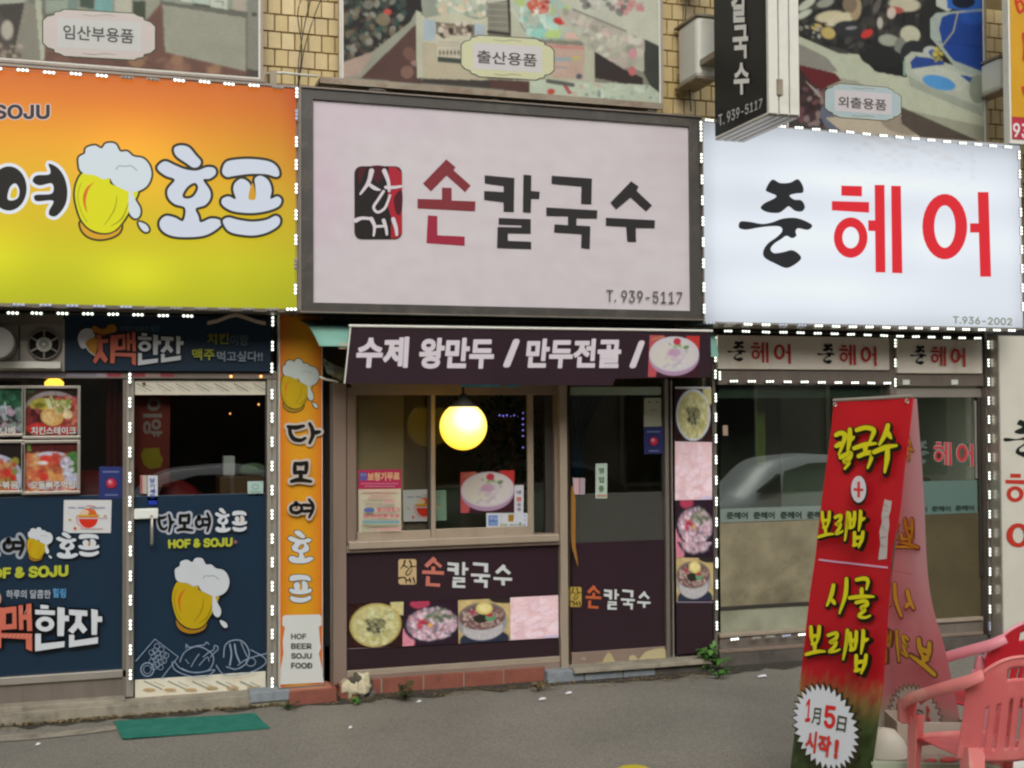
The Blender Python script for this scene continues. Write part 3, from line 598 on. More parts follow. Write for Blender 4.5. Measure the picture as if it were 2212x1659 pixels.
for i, (q, lab) in enumerate((((ZC(112, 75), ZC(230, 395)), 'pale grey box strapped on the tiles left of black sign'), ((ZC(1640, 282), ZC(1720, 455)), 'small pale grey box on the tiles beside the yellow sign'))):
    t = thing('wall_box', lab, 'wall box', P([q[0]], .2)[0], 'grey boxes on the tiled wall')
    a_, c_ = P(q, .2); m = MB(); m.box(a_[0], c_[0], .2, .5, c_[2], a_[2]); m.build('casing', MATS['white_metal'], t, bevel=.03)
    for zz in (a_[2]-.005, c_[2]-.012):
        m = MB(); m.box(a_[0]-.01, c_[0]-.02, .19, .53, zz, zz+.014); m.build('strap', MATS['rusty'], t)

# ---------------------------------------------------------------- sign boxes
Z0, Z1 = wz(300, 663, 0), wz(1080, 224, 0)
zb, zt = 2.315, 3.597
# --- beer pub sign (lit)
ps = thing('beer_pub_sign', 'lit orange to yellow sign box with frothy beer mug', 'sign', (-.5, 0, zb))
xl, xr = -1.9, wx(645, 400, 0)
b = MB(); b.box(xl, xr, .004, .42, zb, zt); b.build('box', MATS['alu_dark'], ps)
a = Art(0, zf=ZA, gain=1.0)
nx, ny = 150, 70; U, T = np.meshgrid(np.linspace(xl, xr, nx), np.linspace(0, 1, ny))
stops = [(0, '#cf6a28'), (.12, '#da7a25'), (.3, '#df9a25'), (.5, '#dcb024'), (.66, '#d2bb1c'), (.8, '#cac618'), (1, '#b3b514')]
img = np.stack([np.interp(T, [s_[0] for s_ in stops], [lin(s_[1])[k] for s_ in stops]) for k in range(3)], -1)
glow = 1+.32*np.exp(-((U-.02)/.35)**2-((T-.32)/.2)**2)*np.array(1)+.30*np.exp(-((U-.05)/.22)**2-((T-.88)/.10)**2)+.25*np.exp(-((U+.72)/.22)**2-((T-.8)/.16)**2)+.12*np.exp(-((U+.6)/.3)**2-((T-.3)/.25)**2)-.16*np.clip((U-.55)/.4, 0, 1)
img = img*.93*glow[..., None]; red = np.clip((U-(xr-.10))/.10, 0, 1)*np.clip(1-T*1.7, 0, 1); img = img*(1-red[..., None]*np.array([0.1, .45, .3])[None, None])
picw(a, xl+.005, xr-.012, zb+.006, zt-.006, 0, np.clip(img, 0, .93))
a.build('face', ps, 'backlit')
a = Art(0, zf=ZA, gain=1.0, base=.004)
MUG = {
 'glass': [(410, 880), (385, 930), (378, 990), (392, 1060), (415, 1115), (455, 1155), (520, 1175), (580, 1160), (630, 1100), (668, 1030), (695, 965), (640, 950), (560, 930), (550, 900), (500, 880), (450, 865)],
 'foam': [(398, 835), (398, 795), (428, 775), (435, 748), (478, 735), (512, 750), (535, 725), (580, 727), (605, 765), (640, 765), (672, 790), (720, 800), (752, 835), (762, 885), (742, 935), (700, 963), (655, 968), (610, 950), (572, 930), (552, 900), (520, 905), (480, 885), (430, 878), (405, 860)],
 'drip': [(650, 955), (648, 1055), (662, 1090), (685, 1102), (704, 1085), (705, 1050), (680, 1005), (664, 960)],
 'base': [(405, 1120), (430, 1148), (475, 1176), (540, 1183), (590, 1163), (612, 1138), (600, 1172), (560, 1196), (500, 1206), (445, 1192), (412, 1158)],
 'red': [(482, 918), (440, 942), (418, 990), (424, 1040), (440, 1072), (432, 1020), (442, 968), (460, 935)],
 'drop': [(698, 1120), (735, 1133), (750, 1160), (732, 1170), (708, 1150)]}
HO = [[(880, 745), (912, 735), (950, 745), (985, 785), (1010, 815), (1000, 840), (972, 846), (935, 822), (895, 795), (878, 770)],
      [(795, 840), (830, 815), (880, 835), (930, 855), (990, 862), (1040, 845), (1078, 850), (1085, 878), (1055, 902), (1022, 908), (1055, 960), (1058, 1000), (1032, 1035), (985, 1052), (998, 1090), (1010, 1122), (1060, 1103), (1105, 1110), (1112, 1135), (1060, 1175), (1000, 1193), (900, 1195), (840, 1180), (808, 1150), (806, 1115), (835, 1090), (880, 1098), (922, 1115), (932, 1050), (880, 1030), (848, 998), (845, 955), (880, 908), (835, 888), (800, 862)],
      [(925, 985), (948, 948), (980, 930), (990, 952), (968, 988), (938, 996)]]
PU = [[(1118, 868), (1135, 822), (1180, 808), (1260, 804), (1350, 815), (1392, 842), (1405, 880), (1388, 893), (1340, 880), (1260, 878), (1180, 888), (1140, 893)],
      [(1182, 925), (1215, 903), (1252, 922), (1262, 960), (1252, 1000), (1284, 1003), (1285, 945), (1282, 903), (1312, 888), (1350, 912), (1366, 960), (1360, 1003), (1395, 992), (1415, 1010), (1400, 1042), (1340, 1065), (1260, 1075), (1170, 1065), (1120, 1035), (1118, 1005), (1150, 992), (1186, 1005), (1174, 960)],
      [(1130, 1140), (1122, 1112), (1150, 1098), (1200, 1110), (1270, 1119), (1340, 1110), (1385, 1090), (1408, 1106), (1398, 1140), (1340, 1174), (1270, 1188), (1190, 1180), (1150, 1165)]]
def tf(src, dst):
    sx, sy = (dst[2]-dst[0])/(src[2]-src[0]), (dst[3]-dst[1])/(src[3]-src[1]); return (lambda p: [(dst[0]+(x-src[0])*sx, dst[1]+(y-src[1])*sy) for x, y in p]), (sx+sy)/2
def mug(a, dst, line='#3a3018', beer='#cfc712', lw=13, foam='#c9d2d6', base='#cf9a1c', shade='#9c9410', k=4):
    f, s_ = tf((378, 720, 770, 1208), dst)
    for p in ('glass', 'foam', 'drip', 'base', 'drop'): a.stroke(f(MUG[p]), lw*s_*1.6, line, closed=True)
    a.blob(f(MUG['base']), base, k=k); a.blob(f(MUG['glass']), beer, k=k); a.blob(f(MUG['red']), '#cf6a1c', k=k)
    a.stroke(f([(408, 925), (392, 990), (410, 1070), (440, 1120)]), 4*s_, shade); a.stroke(f([(590, 985), (575, 1060), (525, 1135)]), [3*s_, 7*s_, 3*s_], shade); a.stroke(f([(650, 1015), (615, 1100), (560, 1140)]), [3*s_, 9*s_, 3*s_], shade)
    a.blob(f(MUG['foam']), foam, k=k); a.blob(f(MUG['drip']), foam, k=k); a.blob(f(MUG['drop']), foam, k=k)
    a.stroke(f([(585, 855), (600, 838), (630, 840), (660, 838), (690, 862)]), 5*s_, '#8f9a94')
def hopf(a, dst_ho, dst_pu, fill='#c6cdd8', line='#2c2a1c', lw=27, k=4):
    f, s_ = tf((790, 730, 1118, 1200), dst_ho)
    for p in HO[:2]: a.stroke(f(p), lw*s_, line, closed=True)
    a.blob(f(HO[0]), fill, k=k); a.blob(f(HO[1]), fill, [f(HO[2])], k=k); a.stroke(f(HO[2]), lw*.5*s_, line, closed=True)
    g_, s_ = tf((1115, 800, 1418, 1192), dst_pu)
    for p in PU: a.stroke(g_(p), lw*s_, line, closed=True)
    for p in PU: a.blob(g_(p), fill, k=k)
    a.blob(g_([(1250, 1000), (1258, 950), (1270, 925), (1282, 960), (1284, 1005), (1266, 1010)]), line if lw < 10 else '#c9951c', k=k)
def damo(a, ch, dst, fill, out, w=15, ow=12):
    G_ = {'다': [[(14, 18), (34, 22), (56, 14)], [(18, 20), (20, 50), (30, 76), (48, 82), (60, 72)], [(72, 4), (79, 30), (80, 60), (72, 95)], [(80, 48), (99, 42)]],
          '모': [[(24, 20), (22, 56)], [(24, 18), (50, 20), (76, 14)], [(76, 16), (72, 54)], [(22, 54), (48, 52), (72, 54)], [(48, 55), (50, 80)], [(8, 86), (40, 80), (94, 86)]],
          '여': [[(30, 28), (14, 42), (16, 66), (34, 74), (50, 60), (48, 38), (34, 27)], [(76, 4), (88, 30), (88, 60), (76, 97)], [(54, 32), (84, 36)], [(54, 66), (84, 62)]]}[ch]
    f, s_ = tf((0, 0, 100, 100), dst)
    for st in G_: a.stroke(f(st), (w+ow)*s_, out)
    for st in G_: a.stroke(f(st), [w*.8*s_, w*1.1*s_, w*s_*.7], fill)
# big lettering of the pub sign
yeo_o = ell(45, 950, 90, 112, 30); hole = [(38, 1000), (50, 945), (78, 925), (97, 955), (92, 995), (62, 1010)]
yeo_v = [(245, 825), (290, 845), (325, 895), (340, 965), (328, 1035), (285, 1088), (250, 1085), (248, 1060), (268, 1012), (190, 1015), (172, 1000), (182, 982), (262, 975), (262, 925), (200, 935), (165, 915), (182, 885), (245, 880), (254, 860)]
a.stroke(yeo_o, 34, '#d8dde4', closed=True, sm=False); a.stroke(yeo_v, 32, '#d8dde4', closed=True); a.blob(hole, '#d8dde4')
a.poly(yeo_o, '#1d1a14', [smooth(hole, 4)]); a.blob([(52, 990), (62, 955), (82, 945), (88, 980), (70, 1000)], '#d7b81c'); a.blob(yeo_v, '#1d1a14')
a.text('SOJU', (-32, 527, 252, 603), '#3a3226', .035, '#cfc0c4', .03)
mug(a, (378, 720, 770, 1208), beer='#d2d00e'); hopf(a, (790, 730, 1118, 1200), (1115, 800, 1418, 1192))
a.build('lettering', ps, 'backlit')
b = MB(); fw = .012; b.box(xl, xr+.004, -.012, .02, zt-.002, zt+fw); b.box(xl, xr+.004, -.012, .02, zb-fw, zb+.004); b.box(xr-.004, xr+fw, -.012, .42, zb-fw, zt+fw); b.build('frame', MATS['alu_dark'], ps)
# --- noodle sign (unlit)
ns = thing('noodle_sign', 'unlit off white noodle shop sign in a thick dark frame', 'sign', (2.2, 0, zb))
x0, x1 = wx(*ZB(92, 1000), 0), wx(*ZB(2108, 1000), 0); z0n, z1n = 2.31, 3.60
b = MB(); b.box(x0+.01, x1-.01, .02, .42, z0n, z1n); b.build('box', MATS['dark_metal'], ns)
xi0, xi1, zi0, zi1 = wx(*ZB(155, 1000), 0), wx(*ZB(2050, 1000), 0), wz(*ZB(1100, 1545), 0), wz(*ZB(1100, 568), 0)
b = MB()
for q in ((x0, x1, zi1, z1n), (x0, x1, z0n, zi0), (x0, xi0, zi0, zi1), (xi1, x1, zi0, zi1)): b.box(q[0], q[1], -.006, .03, q[2], q[3])
b.build('frame', MATS['sign_black'], ns)
b = MB(); w_ = .008
for q in ((x0-w_, x1+w_, z1n, z1n+w_), (x0-w_, x1+w_, z0n-w_, z0n), (x0-w_, x0, z0n, z1n), (x1, x1+w_, z0n, z1n)): b.box(q[0], q[1], -.02, .03, q[2], q[3])
b.build('edge_trim', MATS['alu_dark'], ns)
a = Art(0, zf=ZB, gain=1.0)
nx, ny = 190, 24; U, T = np.meshgrid(np.linspace(0, 1, nx), np.linspace(0, 1, ny)); st = vnoise(nx, ny*9, 6, 5)[::9][:ny]*.5+vnoise(nx, ny*30, 16, 8)[::30][:ny]*.5
cl = lin('#c3bcc0')[None, None]*np.ones((ny, nx, 1)); cl = cl*(1+(st[..., None]-.5)*.10*np.array([.6, 1.2, 1.0])); pk = np.exp(-((U-.03)/.06)**2-((T-.45)/.25)**2)+.6*np.exp(-((U-.12)/.2)**2-((T-.05)/.12)**2)
cl = cl*(1-.10*pk[..., None]*np.array([0, 1, .25])); picw(a, xi0, xi1, zi0, zi1, .012, cl*ALB*.91); a.build('face', ns)
a = Art(.012, zf=ZB, base=.003, gain=1.15)
RED, BLK = '#8b3a42', '#2f2d2e'
GLY = {'son': [[(825, 803), (872, 843), (862, 858), (948, 935), (920, 968), (826, 885), (748, 965), (707, 925)], [(803, 945), (852, 947), (852, 1010), (972, 1015), (970, 1065), (680, 1050), (680, 1002), (803, 1005)], [(732, 1085), (780, 1088), (780, 1185), (918, 1192), (917, 1238), (725, 1225)]],
       'kal': [[(1018, 883), (1168, 897), (1165, 1070), (1113, 1067), (1113, 1020), (1015, 1008), (1015, 962), (1113, 968), (1113, 938), (1018, 925)], [(1213, 880), (1253, 884), (1252, 962), (1295, 966), (1293, 1003), (1252, 1003), (1250, 1073), (1210, 1070)], [(1088, 1098), (1250, 1104), (1250, 1178), (1135, 1176), (1135, 1213), (1252, 1218), (1252, 1256), (1080, 1250), (1083, 1143), (1203, 1146), (1203, 1136), (1088, 1132)]],
       'guk': [[(1355, 885), (1558, 900), (1555, 1030), (1503, 1027), (1505, 940), (1355, 927)], [(1328, 1045), (1585, 1060), (1583, 1102), (1480, 1100), (1480, 1135), (1550, 1140), (1547, 1255), (1503, 1250), (1505, 1180), (1367, 1172), (1370, 1130), (1437, 1135), (1437, 1090), (1328, 1088)]],
       'su': [[(1755, 913), (1792, 940), (1783, 962), (1860, 1035), (1830, 1065), (1752, 995), (1680, 1055), (1650, 1022)], [(1628, 1097), (1875, 1110), (1873, 1150), (1778, 1148), (1780, 1220), (1735, 1217), (1730, 1143), (1627, 1137)]]}
def noodle_logo(a, mp, red, blk, badge, ink, son2=None):
    for k, ps_ in GLY.items():
        for i, p in enumerate(ps_): a.poly(mp(p), (son2 if (son2 and i == 2) else red) if k == 'son' else blk)
    a.poly(mp(rrect(362, 838, 602, 1205, 36)), badge)
    s_ = np.hypot(*(np.array(mp([(100, 0)])[0])-np.array(mp([(0, 0)])[0])))/100
    if son2:
        a.poly(mp([(535, 842), (570, 842), (600, 870), (602, 1170), (580, 1200), (545, 1202), (548, 1100), (528, 1030)]), '#a32634')
        for q in ([(440, 842), (520, 842), (500, 900), (470, 920)], [(380, 850), (420, 845), (400, 900), (385, 930)], [(560, 1000), (600, 960), (600, 1060), (575, 1080)]): a.blob(mp(q), '#4a1c24')
    for st, w in (([(448, 862), (432, 920), (392, 978)], (26, 20, 10)), ([(430, 925), (462, 948), (490, 958)], (14, 20, 8)), ([(512, 862), (532, 915), (536, 962)], (24, 18, 14)), ([(520, 945), (560, 945), (598, 940)], (18, 16, 12)),
                  ([(508, 965), (482, 1005), (458, 1045), (478, 1070), (512, 1052), (530, 1015), (540, 985)], (14, 14, 12)), ([(368, 1112), (400, 1100), (450, 1104)], (24, 16, 14)), ([(446, 1104), (462, 1140), (458, 1188)], (22, 16, 10)),
                  ([(474, 1142), (515, 1140)], (14, 12)), ([(508, 1112), (520, 1150), (524, 1182)], (20, 16, 12)), ([(556, 1106), (570, 1150), (574, 1184)], (22, 18, 14))):
        a.stroke(mp(st), [v*s_ for v in w], ink)
noodle_logo(a, lambda p: p, '#7c3238', BLK, '#242120', '#cdc6cc', '#962b3f')
a.text('T. 939-5117', [(1628, 1460), (2010, 1472), (2008, 1532), (1628, 1520)], '#4a4844', .002)
a.build('lettering', ns)
b = MB()
for px, r_ in (((1860, 470), .012), ((1070, 505), .01), ((480, 455), .02)):
    w = P([ZB(px[0]*1, px[1]+(90 if px[0] > 1500 else 0))], .02)[0]; b.sphere(w, r_, 6, (3, 1, .6))
b.build('rubble_crust', MATS['concrete_dark'], ns)
# --- salon sign (lit)
hs_ = thing('hair_salon_sign', 'lit blue white hair salon sign box with black and red letters', 'sign', (4.7, 0, zb))
x0s, x1s = wx(*ZC(137, 1000), 0)+.004, wx(*ZC(1752, 1200), 0); z0s, z1s = 2.285, 3.585
b = MB(); b.box(x0s, x1s, .004, .42, z0s, z1s); b.build('box', MATS['alu'], hs_)
a = Art(0, zf=ZC, gain=1.0); nx, ny = 130, 60; U, T = np.meshgrid(np.linspace(0, 1, nx), np.linspace(0, 1, ny))
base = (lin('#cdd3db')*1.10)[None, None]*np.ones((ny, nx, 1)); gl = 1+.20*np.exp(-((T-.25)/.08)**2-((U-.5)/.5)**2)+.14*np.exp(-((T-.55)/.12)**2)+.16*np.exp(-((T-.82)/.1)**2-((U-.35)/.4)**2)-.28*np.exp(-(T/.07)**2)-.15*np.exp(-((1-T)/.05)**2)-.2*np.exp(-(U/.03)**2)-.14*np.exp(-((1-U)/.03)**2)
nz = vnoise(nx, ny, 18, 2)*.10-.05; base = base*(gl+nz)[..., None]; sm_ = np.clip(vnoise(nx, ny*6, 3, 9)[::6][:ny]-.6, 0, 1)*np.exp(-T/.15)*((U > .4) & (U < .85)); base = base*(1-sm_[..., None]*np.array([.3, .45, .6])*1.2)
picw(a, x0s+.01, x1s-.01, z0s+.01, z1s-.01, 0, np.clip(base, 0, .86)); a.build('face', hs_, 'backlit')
JUN = [[(490, 905), (530, 922), (580, 920), (620, 903), (645, 938), (645, 970), (610, 975), (578, 985), (600, 1005), (638, 1010), (655, 1042), (640, 1065), (605, 1062), (575, 1040), (555, 1052), (525, 1072), (470, 1070), (433, 1050), (450, 1025), (500, 1000), (510, 985), (475, 970), (458, 955)],
       [(322, 1130), (335, 1115), (380, 1118), (440, 1128), (490, 1120), (540, 1102), (600, 1097), (650, 1110), (692, 1135), (670, 1158), (622, 1150), (608, 1165), (612, 1188), (590, 1200), (562, 1188), (535, 1205), (500, 1228), (482, 1255), (500, 1275), (545, 1270), (590, 1260), (625, 1280), (635, 1305), (600, 1335), (560, 1350), (510, 1330), (452, 1298), (446, 1262), (470, 1225), (512, 1195), (540, 1165), (530, 1142), (480, 1140), (420, 1147), (360, 1157), (326, 1150)]]
HE = [('p', [(838, 935), (942, 938), (942, 990), (838, 986)]), ('p', [(790, 1013), (978, 1018), (978, 1072), (790, 1060)]), ('r', (885, 1197, 85, 102, 42, 54)), ('p', [(973, 1110), (1008, 1110), (1008, 1165), (973, 1163)]), ('p', [(1005, 932), (1055, 932), (1060, 1373), (1010, 1372)]), ('p', [(1088, 936), (1137, 937), (1145, 1377), (1093, 1375)])]
EO = [('r', (1358, 1142, 113, 165, 53, 107)), ('p', [(1485, 1125), (1530, 1125), (1530, 1172), (1485, 1172)]), ('p', [(1523, 968), (1578, 968), (1591, 1394), (1536, 1394)])]
def jun_logo(a, mp, black='#1d1f24', red='#c9202c', parts='jhe', out=None, k=4):
    def shp(L_):
        for t_, v in L_:
            if t_ == 'p':
                if out: a.stroke(mp(v), out, '#a9b5ae', closed=True, sm=False)
            elif out: a.stroke(mp(ell(v[0], v[1], v[2], v[3])), out, '#a9b5ae', closed=True, sm=False)
        for t_, v in L_:
            if t_ == 'p': a.poly(mp(v), red)
            else: a.poly(mp(ell(v[0], v[1], v[2], v[3], 30)), red, [mp(ell(v[0], v[1], v[4], v[5], 26))])
    if 'j' in parts:
        for p in JUN: a.blob(mp(p), black, k=k)
    if 'h' in parts: shp(HE)
    if 'e' in parts: shp(EO)
a = Art(0, zf=ZC, gain=1.0, base=.004); jun_logo(a, lambda p: p, '#1c1e22', '#d6202c'); a.text('T.936-2002', [(1398, 1592), (1697, 1602), (1697, 1640), (1398, 1630)], '#7d8270', .02)
a.build('lettering', hs_, 'backlit')
# --- black projecting sign
p0 = P([ZC(203, 685)], -.06)[0]; X0 = p0[0]; PLX = ((X0, 0, 0), (-1, 0, 0))
pn = onplane([ZC(470, 582)], *PLX)[0]; yn, yf, zz = pn[1], p0[1], (pn[2]+p0[2])/2
tk = P([ZC(630, 580)], yn)[0][0]-X0
pj = thing('projecting_sign', 'black and white double sided projecting sign reading noodles downward', 'sign', (X0, yn, zz))
b = MB(); b.box(X0+.012, X0+tk, yn+.012, yf-.004, zz+.006, 5.2); b.build('box', MATS['white_metal'], pj)
b = MB(); b.box(X0+.002, X0+.012, yn+.02, yf, zz+.012, 5.2); b.build('face_panel', MATS['sign_black'] if False else mat('sign_jet', (.012, .012, .012), rough=.4, var=.15, vscale=5, spec=.25), pj)
b = MB()
for k in range(3): b.box(X0+.002+k*tk/3, X0+(k+1)*tk/3-.008, yn-.012, yn+.012, zz, 5.2)
b.box(X0, X0+tk, yn, yf, zz-.004, zz+.006); b.build('edge_profile', MATS['white_metal'], pj)
for k in range(4):
    m = MB(); m.box(X0+.006+k*tk/4, X0+(k+1)*tk/4-.006, yn+.01, yf, zz-.014, zz-.004); m.build('bottom_profile', MATS['alu'], pj)
m = MB(); w = P([ZC(522, 442)], yn)[0]; m.box(w[0]-.018, w[0]+.018, yn-.024, yn-.012, w[2]-.045, w[2]+.045); m.build('latch', MATS['rusty'], pj)
a = Art(plane=PLX, zf=ZN, base=.0035, gain=1.45); sc_ = lambda q: q
a.text('칼', [(180, -110), (290, -118), (285, 155), (180, 160)], '#c9c9c4', .035)
a.text('국', [(190, 178), (298, 168), (300, 405), (192, 412)], '#c9c9c4', .035); a.text('수', [(198, 440), (305, 432), (308, 655), (200, 662)], '#c9c9c4', .035)
a.text('T. 939-5117', [(92, 800), (400, 683), (396, 748), (95, 882)], '#b5b5b1', .006); a.build('lettering', pj)
b = MB(); 
for z_ in (4.0, 4.6): b.box(X0+.03, X0+tk-.03, yf, .56, z_, z_+.04)
b.build('bracket', MATS['rusty'], pj)
# yellow projecting sign at far right
p0 = P([ZC(1690, 720)], -.03)[0]
ys = thing('yellow_projecting_sign', 'yellow sign with red phone strip at upper right edge', 'sign', p0)
yx1 = p0[0]+.75; zr = P([ZC(1700, 588)], -.03)[0][2]
b = MB(); b.box(p0[0], yx1, -.03, .03, p0[2], 5.1); b.build('box', MATS['white_metal'], ys)
b = MB(); b.box(p0[0]+.016, yx1-.016, -.036, -.026, zr, 5.09); b.build('face_panel', mat('sign_yellow', alb('#c18f12', 1.2), rough=.35, var=.06), ys)
b = MB(); b.box(p0[0]+.016, yx1-.016, -.036, -.026, p0[2]+.03, zr-.002); b.build('phone_strip', mat('sign_red', alb('#b02a3c', 1.1), rough=.35, var=.06), ys)
a = Art(-.036, zf=ZC, base=.002); a.text('936', [(1703, 618), (1830, 628), (1830, 708), (1703, 690)], '#d0c4c4', .02); a.stroke([(1712, -40), (1722, 20), (1738, 62), (1770, 30)], 14, '#b5342c'); a.stroke([(1720, 20), (1745, 5), (1768, 62)], 12, '#b5342c')
a.stroke([(1755, 170), (1762, 240), (1758, 300)], 14, '#b5342c'); a.stroke([(1753, 440), (1764, 480)], 14, '#b5342c'); a.build('lettering', ys)
# ---------------------------------------------------------------- LED strips
def led_mesh(state):
    m = MB(); m.mi = 0; m.box(-.033, .033, -.008, .004, -.007, .007); m.mi = 1
    for k in (-1, 0, 1): m.sphere((k*.0215, -.009, 0), .0074, 8, (1, .8, 1))
    return m.mesh('led_module', [MATS['led_house'], MATS[state]])
LED = {k: led_mesh(k) for k in ('led_on', 'led_dim', 'led_off')}
def strip(label, pts, Y, rot=0, dim=(), off=(), wire=True):
    w = P(pts, Y); t = thing('led_strip', label, 'light strip', w[0], 'white LED strips around the shopfronts')
    for i, q in enumerate(w):
        o = bpy.data.objects.new('led_module', LED['led_dim' if i in dim else ('led_off' if i in off else 'led_on')]); C.objects.link(o); o.parent = t
        o.location = [float(v) for v in (q-w[0])]; o.rotation_euler = (0, R(90) if rot else tr.uniform(-.04, .04), 0)
    if wire:
        m = MB(); m.tube([q+np.array([0, .002, 0]) for q in w], .0014, 4); m.build('cord', MATS['alu_dark'], t)
    return t
def spaced(a, b, n): return [(a[0]+(b[0]-a[0])*i/(n-1), a[1]+(b[1]-a[1])*i/(n-1)) for i in range(n)]
strip('LED strip along the top edge of the orange beer sign', ZA([(-20, 347), (115, 355), (248, 367), (382, 374), (513, 383), (640, 391), (770, 400), (902, 407), (1030, 414), (1153, 425), (1279, 432), (1400, 441)]), -.02, 0, off=(5, 6, 11))
strip('LED strip up the right edge of the orange beer sign', ZA([(1494, 468), (1493, 580), (1492, 715), (1491, 830), (1491, 950), (1490, 1083), (1489, 1208), (1488, 1330), (1487, 1457)]), -.02, 1, dim=(1,), off=(7,))
strip('LED strip under the beer sign above the fan and navy board', ZA([(65, 1577), (185, 1578), (315, 1579), (443, 1581), (570, 1583), (695, 1586), (822, 1590), (945, 1592)]), .12, 0)
strip('unlit LED strip on the bottom edge of the orange beer sign', ZA([(95, 1535), (230, 1537), (365, 1540), (500, 1543), (635, 1546), (760, 1549), (890, 1552), (1010, 1554), (1130, 1555), (1250, 1556), (1370, 1558), (1467, 1558)]), -.02, 0, dim=(0, 1, 2, 3, 4), off=(5, 6, 7, 8, 9, 10))
strip('LED strip on the post left of the navy beer pub door', [ZD(858, y) for y in (530, 690, 855, 1018, 1185, 1343, 1510)]+[ZE(813, y) for y in (305, 460, 612, 765, 920, 1075)], .41, 1)
strip('LED strip on the post right of the navy beer pub door', [ZD(1802, 155), ZD(1800, 317), ZD(1796, 462)]+[ZD(1797, y) for y in (635, 790, 950, 1110, 1270, 1430, 1590)]+[ZE(1697, y) for y in (228, 375, 525, 675, 822, 972, 1125)], .41, 1)
strip('LED strip along the top edge of the white salon sign', ZN([(523, 881), (643, 890), (762, 901), (880, 913), (998, 921), (1113, 934), (1230, 945), (1341, 956), (1453, 966), (1562, 976), (1672, 987), (1781, 997), (1887, 1006), (1992, 1016), (2097, 1024)]), -.02, 0)
strip('short LED strip left of the black projecting sign', ZN([(20, 838), (-95, 826)])[:1], -.02, 0, wire=False)
strip('LED strip up the left edge of the white salon sign', ZC([(130, 635), (131, 690), (133, 797), (136, 905), (138, 1010), (140, 1115), (142, 1220), (143, 1327), (145, 1447), (147, 1555)]), -.02, 1)
strip('LED strip up the right edge of the white salon sign', ZC([(1732, 782), (1735, 878), (1737, 970), (1740, 1070), (1743, 1163), (1745, 1257), (1747, 1353), (1749, 1450), (1751, 1545)]), -.02, 1)
strip('LED strip along the bottom edge of the white salon sign', ZJ([(130, 62), (265, 68), (378, 70), (497, 73), (610, 75), (735, 78), (845, 80), (960, 84), (1070, 87), (1180, 88), (1292, 91), (1400, 94), (1505, 96), (1612, 98), (1717, 101), (1818, 104), (1922, 106), (2022, 109), (2120, 111)]), -.02, 0, dim=(0, 4, 5), off=(1,))
strip('LED strip above the small salon name plates', ZJ([(247, 115), (365, 117), (497, 122), (612, 123), (725, 126), (838, 130), (950, 133), (1058, 137), (1168, 141), (1277, 145), (1382, 149), (1487, 152), (1590, 155), (1692, 158), (1792, 160), (1895, 162)]), .30, 0)
strip('LED strip on the post between noodle pictures and salon window', [ZJ(163, 180), ZJ(163, 290), ZJ(163, 400)]+[ZJ(165+i*.9, y) for i, y in enumerate((555, 685, 825, 965, 1100, 1240, 1375, 1515, 1640))]+[ZI(1294, y) for y in (212, 360, 508, 653)], .41, 1)
strip('short upright LED strip at the corner of the salon window head', [ZJ(192, 410)], .40, 1, wire=False)
strip('LED strip across the head of the salon window', ZJ([(285, 446), (403, 447), (523, 448), (640, 450), (752, 451), (865, 454), (975, 455), (1085, 456), (1193, 458), (1298, 459)]), .40, 0)
strip('short upright LED strip between the salon name plates', [ZJ(1351, y) for y in (195, 325, 455)], .40, 1)
strip('LED strip down the post right of the salon door', [ZJ(1965+i*1.0, y) for i, y in enumerate((205, 325, 450, 575, 700, 825, 950, 1070, 1195, 1325, 1450, 1575))]+[ZK(1670, y) for y in (130, 270, 400, 535, 655)], .38, 1, dim=(16,))
strip('LED strip along the salon window sill', [ZI(1420, 747), ZY(330, 1175), ZY(430, 1165), ZY(540, 1158), ZY(650, 1150), ZY(740, 1143)], .39, 0, off=(1, 2), dim=(3,))

# ---------------------------------------------------------------- common shop structure
F = .45
glassmat('glass_window', (.9, .92, .9), .0); MATS['glass_window'].node_tree.nodes['Fresnel'].inputs[0].default_value = 1.22
b = MB(); b.box(-3, 8, .42, .5, 2.2, 2.32); b.build('lintel', MATS['dark_under'])['kind'] = 'structure'  # near-black colour stands for the shade in the recess under the signs
def room(x0, x1, yb, wall, floor, ceil=2.25):
    m = MB(); m.box(x0, x1, yb, yb+.05, 0, ceil); o = m.build('interior_wall', MATS[wall]); o['kind'] = 'structure'
    for xx in (x0, x1-.04): m = MB(); m.box(xx, xx+.04, .56, yb, 0, ceil); o = m.build('interior_wall', MATS[wall]); o['kind'] = 'structure'
    m = MB(); m.box(x0, x1, .56, yb, .09, .11); o = m.build('interior_floor', MATS[floor]); o['kind'] = 'structure'
    m = MB(); m.box(x0, x1, .56, yb, ceil, ceil+.05); o = m.build('interior_ceiling', MATS[wall]); o['kind'] = 'structure'
mat('interior_pub', (.12, .09, .07), rough=.8, var=.5, vscale=2.5); mat('interior_olive', (.34, .31, .22), rough=.8, var=.35, vscale=2.5)
XA, XB = wx(700, 1100, F), wx(1548, 1100, F)
room(-2.5, XA-.02, 2.4, 'interior_pub', 'interior_dark'); room(XA, XB, 1.9, 'interior_olive', 'interior_wall'); room(XB+.02, 7.6, 1.45, 'interior_pale', 'interior_wall')
def frm(mb, zf, tl, br, Y=F, d=.05): return mb.frm(zf(*tl), zf(*br), Y, d)
def bar(parent, name, m, zf, tl, br, Y=F, d=.05, bevel=.002):
    b = MB(); frm(b, zf, tl, br, Y, d); return b.build(name, MATS[m], parent, bevel=bevel)
D_ = ZZ
# ---------------------------------------------------------------- beer pub front
pf = thing('beer_pub_shopfront', 'beer pub shopfront with navy door and aluminium framed window', 'shopfront', P([(280, 1500)], F)[0])
bar(pf, 'header_beam', 'alu_dark', ZD, (-400, 483), (1835, 535), F-.03, .08)
